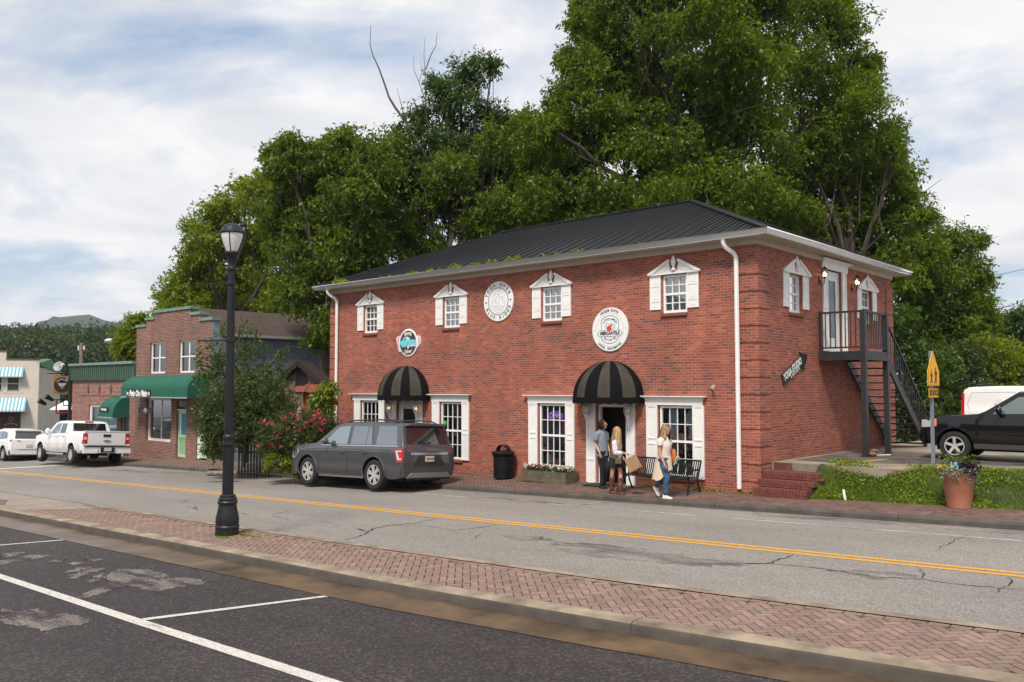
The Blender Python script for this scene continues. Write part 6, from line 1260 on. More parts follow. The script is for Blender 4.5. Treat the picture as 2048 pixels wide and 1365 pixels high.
 for s in (1, -1):
  for poly, m_ in S['glass']: side(poly, s, .005).build('side_window', m_, t)
  mb = MB()
  for pts in S['seams']: seam(pts, s, .009, mb)
  if mb.v: mb.build('panel_gap', well, t, weld=False)
  if 'sill' in S: side(S['sill'][0], s, .02).build('sill_trim', S['sill'][1], t)
  for poly, m_, nm in S.get('trim', []): side(poly, s, .012).build(nm, m_, t)
  for (x, z) in S.get('handles', []):
   mb = MB(); y = hw(x, z) + .02; mb.cbox((x, s * y, z), (.18, .03, .03)); mb.build('door_handle', S.get('handlem', S['paint']), t, bevel=.01)
  if 'mirror' in S:
   x, z = S['mirror']; y = hw(x, z); mb = MB(); mb.ellipsoid((x, s * (y + .17), z + .05), (.07, .12, S.get('mh', .085)), 14, 10); mb.bar((x, s * (y - .02), z - .02), (x, s * (y + .1), z + .02), .05, .04); mb.build('mirror', S.get('mirrorm', plastic), t, smooth=True)
  for x in (0, S['wb']): wheel(t, x, s * (W - S['tw'] / 2 + S.get('poke', -.01)), R_, S['tw'], s, S['spokes'], S['rimr'], S['style'])
  for x in (0, S['wb']):
   mb = MB(); rr = R_ + S.get('gap', .06) + .014; pts = []
   for k in range(15):
    a = R(-8 + 196 * k / 14); xx, z_ = x + rr * math.cos(a), R_ + .015 + rr * math.sin(a)
    if z_ > gc + .03: pts.append((xx, s * (hw(xx, z_) + .006), z_))
   mb.tube(pts, S.get('lip', .014), 6); mb.build('wheel_arch', S.get('lipm', S['paint']), t, smooth=True)
 mb = MB(); mb.box((xr + .3, -W * .7, gc - .06), (xf - .35, W * .7, gc + .08));
 for x in (0, S['wb']): mb.tube([(x, -W + .1, R_), (x, W - .1, R_)], .05, 8)
 mb.tube([(xr + .25, -W * .55, gc + .05), (xr + .02, -W * .55, gc + .03)], .035, 8); mb.build('underbody', well, t)
 return t, hw, side, W, xr, xf
def end_panel(t, name, poly, x, m, off=.01, curve=.05, W=1.0, d=-1, rake=None):
 """panel on the tail (d=-1) or nose (d=+1): poly in (y, z); curves round with the plan"""
 mb = MB(); f = lambda y, z: x - d * (-off) - d * 0 + 0
 X = lambda y, z: x + d * (off - curve * (abs(y) / W) ** 2.5) + (rake(z) if rake else 0)
 n = len(poly); P_ = [(X(y, z), y, z) for y, z in poly]; Q_ = [(X(y, z) - d * .03, y, z) for y, z in poly]
 tri = tessellate_polygon([[Vector((y, z, 0)) for y, z in poly]]); mb.add(P_ + Q_, [tuple(k) for k in tri] + [(i, (i + 1) % n, n + (i + 1) % n, n + i) for i in range(n)]); return mb.build(name, m, t)
P_suv = car_paint('dark_grey_car_paint', (.10, .103, .112), .5, .3)
S = dict(W=2.03, H=1.90, wb=3.11, fo=.98, ro=1.22, gc=.30, wr=.42, tw=.28, rimr=.29, spokes=6, style=6, paint=P_suv, roofw=.775, round=.28, tail=.04, nose=.13, gap=.065, lip=.022,
 top=[(-1.22, 1.04), (-1.20, 1.20), (-1.14, 1.28), (-1.0, 1.79), (-.9, 1.86), (-.3, 1.90), (.6, 1.92), (1.3, 1.91), (1.75, 1.88), (2.0, 1.81), (2.70, 1.36), (2.84, 1.29), (3.4, 1.255), (3.82, 1.20), (3.98, 1.13), (4.06, .98), (4.09, .7)],
 belt=[(-1.22, 1.21), (4.09, 1.17)],
 glass=[([(-.92, 1.26), (-.02, 1.26), (-.02, 1.79), (-.78, 1.775)], side_glass), ([(.16, 1.26), (.42, 1.26), (.42, 1.775), (.30, 1.77)], side_glass), ([(.45, 1.26), (1.12, 1.26), (1.12, 1.78), (.45, 1.78)], side_glass), ([(1.28, 1.26), (2.42, 1.25), (2.26, 1.40), (1.93, 1.67), (1.75, 1.76), (1.28, 1.79)], clear_glass)],
 seams=[[(.34, .82), (.12, 1.06), (.10, 1.24), (.28, 1.8)], [(1.2, .42), (1.2, 1.22), (1.22, 1.8)], [(2.52, .45), (2.58, 1.0), (2.46, 1.22)], [(.60, .42), (2.5, .42)], [(-.62, .92), (-.36, .92), (-.34, 1.10), (-.6, 1.10), (-.62, .92)], [(-1.15, 1.12), (3.2, 1.105)], [(2.56, 1.0), (2.3, 1.03), (.3, 1.06)]],
 sill=([(.52, .30), (2.62, .30), (2.62, .34), (.52, .34)], chrome), trim=[([(-.98, 1.215), (2.5, 1.205), (2.5, 1.232), (-.98, 1.243)], chrome, 'chrome_strip'), ([(.6, .52), (2.46, .50), (2.46, .54), (.6, .56)], P_suv, 'door_crease')],
 handles=[(.40, 1.02), (1.42, 1.01)], mirror=(2.12, 1.28), mh=.10, mirrorm=P_suv, scale=.99)
t, hw, side, W, xr, xf = vehicle('parked_suv', 'dark grey SUV parked at the kerb in front of the brick building', (-19.02, 16.3, road_z(-19.0) + .02), math.pi + R(.8), R(2.8), S, pitch=R(1.7))
Rk = lambda z: .0
m_rw = dark_glass
tailrake = lambda z: float(np.interp(z, [.3, 1.04, 1.2, 1.28, 1.8], [0, 0, .02, .08, .22]))
end_panel(t, 'rear_window', [(-.80, 1.27), (.80, 1.27), (.70, 1.77), (-.70, 1.77)], xr - .0, m_rw, .03, .06, 1.0, -1, lambda z: tailrake(z))
mb = MB(); mb.prism([(-.75, 1.79), (.75, 1.79), (.71, 1.865), (-.71, 1.865)], -1.14, -.88, 'yz'); mb.build('rear_spoiler', P_suv, t, bevel=.015)
for s in (1, -1):
 side([(-1.20, .80), (-1.0, .80), (-.92, 1.06), (-.84, 1.14), (-.92, 1.16), (-1.20, 1.16)], s, .014).build('tail_light', red_lens, t)
 mb = side([(-1.16, .86), (-1.03, .86), (-.945, 1.07), (-.95, 1.11), (-1.16, 1.11), (-1.16, 1.075), (-1.0, 1.075), (-1.07, .90), (-1.16, .90)], s, .020); mb.build('light_bar', white_lens, t)
 end_panel(t, 'tail_light', [(s * .72, .80), (s * .985, .80), (s * .985, 1.16), (s * .72, 1.16)], xr, red_lens, .018, .055, 1.0); end_panel(t, 'light_bar', [(s * .76, 1.0), (s * .93, 1.0), (s * .93, 1.05), (s * .76, 1.05)], xr, white_lens, .026, .055, 1.0)
 mb = MB(); mb.tube([(1.7, s * .66, 1.86), (1.45, s * .67, 1.945), (.3, s * .68, 1.97), (-.5, s * .67, 1.95), (-.8, s * .65, 1.86)], .022, 6); mb.build('roof_rail', mat('dark_rail', (.06, .06, .065), .35, metal=.5), t, smooth=True)
 side([(3.78, .80), (3.98, .82), (4.0, 1.0), (3.6, 1.08), (3.6, .98)], s, .012).build('headlight', head_lens, t)
end_panel(t, 'chrome_bar', [(-.70, .99), (.70, .99), (.72, 1.05), (-.72, 1.05)], xr, chrome, .035, .05, 1.0)
end_panel(t, 'rear_bumper', [(-1.0, .44), (1.0, .44), (1.0, .64), (-1.0, .64)], xr, P_suv, .07, .14, 1.0); end_panel(t, 'skid_plate', [(-.78, .36), (.78, .36), (.86, .36), (.68, .50), (-.68, .50), (-.86, .36)], xr, mat('satin_grey', (.35, .33, .31), .4, metal=.4), .085, .12, 1.0)
end_panel(t, 'lower_valance', [(-.8, .30), (.8, .30), (.84, .44), (-.84, .44)], xr, plastic, .05, .1, 1.0)
end_panel(t, 'tailgate_recess', [(-.62, .66), (.62, .66), (.42, .96), (-.42, .96)], xr, mat('dark_grey_recess', (.03, .031, .034), .4, coat=.6), .012, .04, 1.0)
pl = end_panel(t, 'licence_plate', [(-.155, .80), (.155, .80), (.155, .955), (-.155, .955)], xr, mat('plate_cream', (.62, .52, .36), .5), .03, .0, 1.0)
mb = MB(); put_text(mb, 'CKW 4187', (xr - .033, 0, .877), (0, -1, 0), (0, 0, 1), .075, 0, bold=.003, off=.004, xs=.8); mb.build('plate_number', mat('plate_ink', (.05, .04, .08), .6), pl, weld=False)
mb = MB(); ring_pts = [(xr - .022, .0 + .085 * math.cos(a), 1.125 + .036 * math.sin(a)) for a in np.linspace(0, 2 * math.pi, 24)]; mb.tube(ring_pts, .007, 5, cap=False); put_text(mb, 'Ford', (xr - .02, 0, 1.125), (0, -1, 0), (0, 0, 1), .055, 0, italic=.3, off=.004); mb.build('badge', chrome, t, weld=False)
mb = MB(); mb.bar((xr + .02, -.05, 1.33), (xr + .04, .34, 1.36), .018); mb.build('rear_wiper', plastic, t)
P_w = car_paint('white_car_paint', (.78, .78, .77), 0, .3)
S = dict(W=2.03, H=1.93, wb=3.90, fo=.96, ro=1.28, gc=.48, wr=.415, tw=.28, rimr=.245, spokes=8, style=5, paint=P_w, roofw=.80, round=.15, tail=.0, nose=.14, gap=.10, lip=.012,
 top=[(-1.28, 1.46), (-1.2, 1.47), (.68, 1.46), (.70, 1.47), (.84, 1.83), (.95, 1.90), (1.3, 1.94), (2.2, 1.93), (2.55, 1.86), (3.25, 1.38), (3.4, 1.33), (4.2, 1.30), (4.65, 1.22), (4.84, 1.05), (4.86, .8)],
 belt=[(-1.28, 1.36), (4.86, 1.24)],
 glass=[([(1.0, 1.37), (1.65, 1.35), (1.65, 1.80), (1.08, 1.80)], dark_glass), ([(1.80, 1.35), (2.85, 1.33), (2.75, 1.44), (2.32, 1.76), (2.2, 1.80), (1.80, 1.80)], clear_glass)],
 seams=[[(.74, .55), (.74, 1.45)], [(.86, .9), (.86, 1.35)], [(.86, .9), (1.0, .62), (1.72, .6)], [(1.72, .6), (1.72, 1.82)], [(2.85, .6), (2.95, 1.2)], [(1.0, .62), (2.85, .6)], [(.86, 1.25), (2.9, 1.2)]],
 handles=[(1.1, 1.22), (1.95, 1.2)], mirror=(2.75, 1.36), mh=.17, mirrorm=P_w, bed=(-1.20, .62, .95, .82), scale=1.0, poke=.02)
t, hw, side, W, xr, xf = vehicle('pickup_truck', 'white crew-cab pickup truck parked in front of the low brick shop', (-40.1, 16.35, road_z(-40.1) + .10), math.pi - R(1.5), R(3.2), S, pitch=R(1.7), cat='pickup truck')
mb = MB(); y_ = .74
mb.add([(.668, -y_, 1.40), (.668, y_, 1.40), (.80, y_ * .93, 1.82), (.80, -y_ * .93, 1.82), (.70, -y_, 1.40), (.70, y_, 1.40), (.84, y_ * .93, 1.82), (.84, -y_ * .93, 1.82)], [(0, 1, 2, 3), (4, 5, 6, 7), (0, 1, 5, 4), (1, 2, 6, 5), (2, 3, 7, 6), (3, 0, 4, 7)]); mb.build('rear_window', dark_glass, t)
mb = MB(); mb.cbox((.86, 0, 1.885), (.04, .36, .06)); mb.build('brake_light', red_lens, t)
end_panel(t, 'tailgate', [(-.80, .86), (.80, .86), (.80, 1.45), (-.80, 1.45)], xr, P_w, .02, .0, 1.0); end_panel(t, 'tailgate_top', [(-.98, 1.44), (.98, 1.44), (.98, 1.48), (-.98, 1.48)], xr, P_w, .035, .0, 1.0)
end_panel(t, 'tailgate_handle', [(-.16, 1.22), (.16, 1.22), (.16, 1.33), (-.16, 1.33)], xr, plastic, .035, 0, 1.0);
mb = MB(); mb.prism([(-.16, 1.075), (-.05, 1.075), (-.04, 1.10), (.05, 1.10), (.06, 1.075), (.16, 1.075), (.14, 1.04), (.05, 1.04), (.04, 1.01), (-.05, 1.01), (-.06, 1.04), (-.17, 1.04)], xr - .05, xr - .02, 'yz'); mb.build('gold_bar_emblem', mat('gold_emblem', (.50, .36, .16), .3, metal=.7), t)
for s in (1, -1):
 end_panel(t, 'tail_light', [(s * .81, .92), (s * 1.0, .92), (s * 1.0, 1.36), (s * .81, 1.36)], xr, red_lens, .03, .03, 1.0); side([(-1.28, .92), (-1.16, .92), (-1.12, 1.36), (-1.28, 1.36)], s, .01).build('tail_light', red_lens, t)
 end_panel(t, 'reverse_light', [(s * .85, 1.1), (s * .96, 1.1), (s * .96, 1.2), (s * .85, 1.2)], xr, white_lens, .036, .03, 1.0)
mb = MB(); mb.box((xr - .16, -1.02, .66), (xr + .02, 1.02, .80)); mb.box((xr - .17, -.36, .52), (xr - .02, .36, .66)); mb.box((xr - .17, .40, .50), (xr - .02, 1.02, .66)); mb.box((xr - .17, -1.02, .50), (xr - .02, -.40, .66)); mb.build('rear_bumper', P_w, t, bevel=.02)
mb = MB(); mb.box((xr - .185, -.98, .78), (xr - .0, .98, .83)); mb.box((xr - .18, -.30, .54), (xr - .165, .30, .76)); mb.build('bumper_pad', plastic, t)
pl = MB(); pl.box((xr - .195, -.155, .60), (xr - .182, .155, .75)); pl.build('licence_plate', mat('plate_white', (.55, .56, .54), .5), t)
mb = MB(); mb.box((xr - .3, -.05, .42), (xr - .1, .05, .50)); mb.tube([(xr - .28, 0, .5), (xr - .28, 0, .56)], .03, 8); mb.build('tow_hitch', chrome, t); mb = MB(); mb.ellipsoid((0, 0, .38), (.2, .2, .16), 14, 8); mb.box((-.9, -.35, .42), (-.3, .35, .6)); mb.build('axle', well, t, smooth=True)
for s in (1, -1): mb = MB(); mb.tube([(.85, s * 1.0, .42), (2.95, s * 1.0, .42)], .05, 8); mb.build('running_board', chrome, t, smooth=True)
S = dict(W=1.86, H=1.69, wb=2.69, fo=.92, ro=1.0, gc=.28, wr=.355, tw=.235, rimr=.235, spokes=5, style=6, paint=P_w, roofw=.78, round=.32, tail=.09, nose=.2, gap=.06, lip=.02, lipm=plastic,
 top=[(-1.0, .98), (-.97, 1.10), (-.86, 1.18), (-.66, 1.52), (-.55, 1.60), (0, 1.66), (.9, 1.68), (1.5, 1.62), (2.35, 1.13), (2.5, 1.07), (3.2, .98), (3.5, .86), (3.6, .65)], belt=[(-1.0, 1.13), (3.6, 1.02)],
 glass=[([(-.36, 1.17), (.1, 1.14), (.1, 1.48), (-.1, 1.47)], dark_glass), ([(.14, 1.14), (.88, 1.12), (.88, 1.53), (.14, 1.50)], clear_glass), ([(.95, 1.12), (1.95, 1.08), (1.85, 1.18), (1.45, 1.45), (.95, 1.53)], clear_glass)],
 seams=[[(.12, .5), (.10, 1.1)], [(.9, .4), (.9, 1.1)], [(2.0, .4), (2.05, 1.05)]], sill=([(.40, .28), (2.3, .28), (2.3, .42), (.40, .42)], plastic), handles=[(.3, .98), (1.1, .97)], mirror=(1.8, 1.12), mh=.09)
t, hw, side, W, xr, xf = vehicle('compact_suv', 'white compact SUV parked ahead of the pickup truck at the left edge', (-49.5, 16.5, road_z(-49.5) - .02), math.pi - R(1.5), R(3.2), S, pitch=R(1.7))
end_panel(t, 'rear_window', [(-.66, 1.16), (.66, 1.16), (.58, 1.50), (-.58, 1.50)], xr, dark_glass, .03, .05, .93, -1, lambda z: float(np.interp(z, [1.1, 1.18, 1.52], [.02, .13, .33])))
mb = MB(); mb.prism([(-.64, 1.55), (.64, 1.55), (.6, 1.62), (-.6, 1.62)], -.76, -.5, 'yz'); mb.build('rear_spoiler', P_w, t, bevel=.01)
for s in (1, -1):
 end_panel(t, 'tail_light', [(s * .42, 1.0), (s * .9, 1.02), (s * .9, 1.10), (s * .42, 1.06)], xr, red_lens, .02, .09, .93); side([(-.98, 1.0), (-.55, 1.06), (-.55, 1.11), (-.98, 1.12)], s, .014).build('tail_light', red_lens, t)
end_panel(t, 'rear_bumper', [(-.92, .36), (.92, .36), (.92, .56), (.5, .62), (-.5, .62), (-.92, .56)], xr, plastic, .05, .13, .93); end_panel(t, 'licence_plate', [(-.15, .74), (.15, .74), (.15, .87), (-.15, .87)], xr, MATS['plate_white'], .02, 0, .93)
P_k = car_paint('black_car_paint', (.006, .006, .007), 0, .25)
S = dict(W=1.81, H=1.70, wb=2.62, fo=.80, ro=.92, gc=.30, wr=.352, tw=.235, rimr=.232, spokes=5, style=5, paint=P_k, roofw=.80, round=.25, tail=.04, nose=.13, gap=.055, lip=.016,
 top=[(-.92, 1.0), (-.88, 1.2), (-.70, 1.60), (-.6, 1.66), (0, 1.70), (.9, 1.70), (1.25, 1.66), (1.95, 1.20), (2.1, 1.13), (2.9, 1.07), (3.3, 1.0), (3.38, .88), (3.42, .6)], belt=[(-.92, 1.13), (3.42, 1.08)],
 glass=[([(-.6, 1.17), (-.1, 1.17), (-.1, 1.56), (-.5, 1.55)], dark_glass), ([(.0, 1.16), (.62, 1.16), (.62, 1.57), (.0, 1.57)], dark_glass), ([(.72, 1.16), (1.78, 1.13), (1.70, 1.22), (1.25, 1.53), (.72, 1.57)], mat('car_glass_view', (.10, .13, .13), .03, spec=1, coat=1))],
 seams=[[(.66, .42), (.66, 1.58)], [(1.88, .45), (1.86, 1.1)], [(-.2, .6), (-.02, 1.1)], [(.0, .42), (1.88, .42)], [(-.8, .95), (3.2, .93)]], sill=([(.40, .30), (2.2, .30), (2.2, .42), (.40, .42)], mat('grey_cladding', (.10, .10, .10), .6)), handles=[(.82, 1.0), (-.1, 1.0)], handlem=P_k, mirror=(1.62, 1.17), mh=.10, mirrorm=P_k)
t, hw, side, W, xr, xf = vehicle('black_suv', 'black SUV parked on the raised lot at the right edge', (-3.45, 23.6, LZ), math.pi + R(1.5), 0, S)
for s in (1, -1):
 side([(3.12, .80), (3.36, .78), (3.36, .96), (3.08, 1.00)], s, .012).build('headlight', head_lens, t); side([(3.00, .82), (3.12, .80), (3.12, .98), (3.00, 1.0)], s, .014).build('turn_signal', amber, t)
end_panel(t, 'grille', [(-.5, .72), (.5, .72), (.55, .95), (-.55, .95)], xf, plastic, .01, .1, .9, 1); end_panel(t, 'front_bumper', [(-.9, .36), (.9, .36), (.9, .66), (-.9, .66)], xf, P_k, .06, .16, .9, 1)
S = dict(W=1.84, H=1.80, wb=2.9, fo=.86, ro=.9, gc=.26, wr=.33, tw=.22, rimr=.21, spokes=5, style=5, paint=P_w, roofw=.88, round=.18, tail=.03, nose=.2, gap=.05,
 top=[(-.9, 1.0), (-.88, 1.55), (-.82, 1.72), (-.7, 1.79), (0, 1.82), (1.8, 1.83), (2.2, 1.76), (2.9, 1.25), (3.05, 1.15), (3.6, .95), (3.74, .7)], belt=[(-.9, 1.18), (3.74, 1.0)],
 glass=[([(1.95, 1.22), (2.75, 1.2), (2.3, 1.62), (1.95, 1.65)], clear_glass)], seams=[[(-.72, 1.3), (-.6, 1.62), (.55, 1.64), (.6, 1.25), (.6, .8), (-.6, .8), (-.72, 1.3)], [(.75, .4), (.75, 1.68)], [(1.85, .4), (1.85, 1.68)]], handles=[(1.98, 1.0)], mirror=(2.6, 1.25))
kx = atY(1916, 850, 28.5); t, hw, side, W, xr, xf = vehicle('panel_van', 'white panel van parked behind the black SUV', (kx.x + 1.05, 29.2, LZ - .02), R(-1), 0, S, cat='van')
for s in (1, -1): side([(-.895, .95), (-.80, .95), (-.80, 1.60), (-.87, 1.62)], s, .014).build('tail_light', red_lens, t)
side([(.78, 1.28), (1.75, 1.28), (1.75, 1.62), (.78, 1.62)], -1, .004).build('dark_side_panel', dark_glass, t)
mb = MB(); mb.lathe([(.0, 0), (.11, 0), (.11, .01), (.0, .01)], 20, c=(.15, -.93, 1.35), axis='y'); mb.build('fuel_cap', P_w, t)
S = dict(W=1.8, H=1.62, wb=2.6, fo=.85, ro=.95, gc=.25, wr=.33, tw=.22, rimr=.21, spokes=5, style=5, paint=P_w, roofw=.76, round=.3, top=[(-.95, .95), (-.7, 1.2), (-.4, 1.5), (0, 1.6), (.9, 1.6), (1.3, 1.52), (2.0, 1.1), (3.2, .95), (3.45, .7)], belt=[(-.95, 1.05), (3.45, .98)],
 glass=[([(-.3, 1.1), (.4, 1.1), (.4, 1.48), (.0, 1.46)], clear_glass), ([(.5, 1.1), (1.7, 1.08), (1.2, 1.44), (.5, 1.48)], clear_glass)], seams=[], mirror=(1.6, 1.1))
kx = atD(1822, 800, 47); vehicle('hidden_car', 'white car half hidden by shrubs beyond the stair railing', (kx.x, kx.y, kx.z - 1.1), R(60), 0, S)
# ---------------------------------------------------------------- foliage
def leaf_mat(name, c, c2=None, trans=.45):
 m = bpy.data.materials.new(name); m.use_nodes = True; t = m.node_tree; t.nodes.clear(); K = t.links.new
 o = N('ShaderNodeOutputMaterial', t); a = N('ShaderNodeAttribute', t); a.attribute_name = 'tone'
 sp = N('ShaderNodeSeparateColor', t); K(a.outputs['Color'], sp.inputs[0])
 rp = N('ShaderNodeMix', t, data_type='RGBA'); K(sp.outputs[0], rp.inputs[0]); rp.inputs[6].default_value = (*c, 1); rp.inputs[7].default_value = (*(c2 or c), 1)
 h = N('ShaderNodeHueSaturation', t); K(rp.outputs[2], h.inputs['Color']); K(M('ADD', M('MULTIPLY', sp.outputs[1], .9, tree=t), .55, tree=t), h.inputs['Value'])
 d = N('ShaderNodeBsdfDiffuse', t); K(h.outputs[0], d.inputs[0]); tl = N('ShaderNodeBsdfTranslucent', t); h3 = N('ShaderNodeHueSaturation', t); h3.inputs['Hue'].default_value = .485; h3.inputs['Saturation'].default_value = 1.1; h3.inputs['Value'].default_value = 1.25; K(h.outputs[0], h3.inputs['Color']); K(h3.outputs[0], tl.inputs[0])
 mxs = N('ShaderNodeMixShader', t); mxs.inputs[0].default_value = trans; K(d.outputs[0], mxs.inputs[1]); K(tl.outputs[0], mxs.inputs[2])
 gl = N('ShaderNodeBsdfGlossy', t); gl.inputs['Roughness'].default_value = .42; gl.inputs['Color'].default_value = (.8, .9, .8, 1); m2 = N('ShaderNodeMixShader', t); m2.inputs[0].default_value = .018; K(mxs.outputs[0], m2.inputs[1]); K(gl.outputs[0], m2.inputs[2]); K(m2.outputs[0], o.inputs[0])
 return m
def leaf_mesh(name, P, D, S, T, m, parent=None, width=.42, up_bias=.35, kind=None):
 """P positions, D leaf directions, S lengths, T tones (n,2): one folded diamond per leaf"""
 n = len(P); D = D / np.linalg.norm(D, axis=1, keepdims=True); rv = rng.normal(size=(n, 3)); rv[:, 2] += up_bias * 3
 nn = rv / np.linalg.norm(rv, axis=1, keepdims=True); W = np.cross(D, nn); W /= (np.linalg.norm(W, axis=1, keepdims=True) + 1e-9); U = np.cross(W, D)
 S = S[:, None]; V = np.empty((n, 4, 3), np.float32)
 V[:, 0] = P; V[:, 1] = P + D * S * .5 + W * S * width * .5 + U * S * .06; V[:, 2] = P + D * S - U * S * .1; V[:, 3] = P + D * S * .5 - W * S * width * .5 + U * S * .06
 me = bpy.data.meshes.new(name); me.vertices.add(n * 4); me.vertices.foreach_set('co', V.ravel())
 me.loops.add(n * 4); me.loops.foreach_set('vertex_index', np.arange(n * 4, dtype=np.int32)); me.polygons.add(n); me.polygons.foreach_set('loop_start', np.arange(0, n * 4, 4, dtype=np.int32)); me.polygons.foreach_set('loop_total', np.full(n, 4, np.int32))
 at = me.color_attributes.new('tone', 'BYTE_COLOR', 'CORNER'); c = np.ones((n, 4, 4), np.float32); c[:, :, 0] = T[:, 0:1]; c[:, :, 1] = T[:, 1:2]; at.data.foreach_set('color', c.ravel())
 me.materials.append(m); me.update(); me.validate()
 o = bpy.data.objects.new(name, me); col.objects.link(o)
 if parent is not None: o.parent = parent
 if kind: o['kind'] = kind
 return o
def crown_points(lobes, dens, leaf, droop=.35, per=9, tw=.55, inner=.25, squash=1.0, sub=0):
 """lobes (x, y, z, r): each broken into smaller boughs, twigs set on their lumpy shells, leaves along each twig"""
 if sub:
  L2 = []
  for (x, y, z, r) in lobes:
   for _ in range(sub):
    d = rng.normal(size=3); d /= np.linalg.norm(d); q = rng.uniform(.5, .86) * r; L2.append((x + d[0] * q, y + d[1] * q, z + d[2] * q, r * rng.uniform(.26, .46)))
  lobes = L2; squash = .72
 Ps, Ds, Ss, Ts = [], [], [], []
 for (x, y, z, r) in lobes:
  nt_ = max(6, int((dens * r * r if dens > 5 else dens * 12.566 * r * r / (.21 * leaf * leaf)) / per)); d = rng.normal(size=(nt_, 3)); d[:, 2] = d[:, 2] * .9 + .12; d /= np.linalg.norm(d, axis=1, keepdims=True)
  k1, k2, k3 = rng.normal(size=(3, 3)) * 3.0
  lump = 1 + .20 * np.sin(d @ k1 + 1) + .16 * np.sin(d @ k2 * 1.7) + .10 * np.sin(d @ k3 * 3.1)
  rr = r * lump * np.where(rng.random(nt_) < inner, rng.uniform(.3, .75, nt_), rng.uniform(.78, 1.08, nt_))
  C = np.array([x, y, z]) + d * rr[:, None] * np.array([1, 1, squash])
  ax = d * .7 + rng.normal(size=(nt_, 3)) * .45; ax[:, 2] -= droop; ax /= np.linalg.norm(ax, axis=1, keepdims=True)
  lobe_t = rng.random() * .5; tt = rng.random(nt_) * .35 + lobe_t; vv = np.clip(.45 + rng.normal(size=nt_) * .16, 0, 1)
  L_ = tw * rng.uniform(.6, 1.3, nt_)
  k = np.arange(per) / per
  P = C[:, None] + ax[:, None] * (k[None, :, None] * L_[:, None, None]) + rng.normal(size=(nt_, per, 3)) * .03
  side = rng.normal(size=(nt_, per, 3)) * .8; D = ax[:, None] * .6 + side; D[:, :, 2] -= droop * .8
  n = nt_ * per
  Ps.append(P.reshape(n, 3)); Ds.append(D.reshape(n, 3)); Ss.append(leaf * rng.uniform(.65, 1.3, n))
  Ts.append(np.stack([np.clip(np.repeat(tt, per) + rng.normal(size=n) * .08, 0, 1), np.clip(np.repeat(vv, per) + rng.normal(size=n) * .1, 0, 1)], 1))
 return np.concatenate(Ps), np.concatenate(Ds), np.concatenate(Ss), np.concatenate(Ts)
m_bark = mat('bark', (.07, .055, .042), .95, var=.4, scale=3, bump=.8, bscale=14)
m_bark2 = mat('pale_bark', (.11, .09, .075), .9, var=.3, scale=4, bump=.5, bscale=20)
LM = {'walnut': leaf_mat('walnut_leaves', (.070, .125, .012), (.18, .25, .02), .48), 'dark': leaf_mat('dark_leaves', (.048, .095, .020), (.10, .17, .03), .42),
  'yellow': leaf_mat('yellow_green_leaves', (.13, .195, .018), (.26, .32, .03), .5), 'mid': leaf_mat('mid_green_leaves', (.075, .130, .016), (.175, .245, .026), .48),
  'shrub': leaf_mat('shrub_leaves', (.055, .085, .026), (.11, .14, .04), .4), 'grass': leaf_mat('grass_blades', (.12, .19, .016), (.27, .35, .035), .45), 'silver': leaf_mat('silver_leaves', (.22, .27, .2), (.33, .37, .28), .3), 'forest': leaf_mat('forest_leaves', (.045, .072, .026), (.085, .115, .04), .25)}
def limb(mb, a, b, ra, rb, n=7, wob=.12, seg=5):
 a, b = Vector(a), Vector(b); L_ = (b - a).length; pts = []; rs = []
 for i in range(seg + 1):
  t = i / seg; p = a.lerp(b, t)
  if 0 < i < seg: p += Vector((random.gauss(0, 1), random.gauss(0, 1), random.gauss(0, .5))) * L_ * wob * .3
  pts.append(p); rs.append(ra + (rb - ra) * t)
 mb.tube(pts, rs, n); return pts
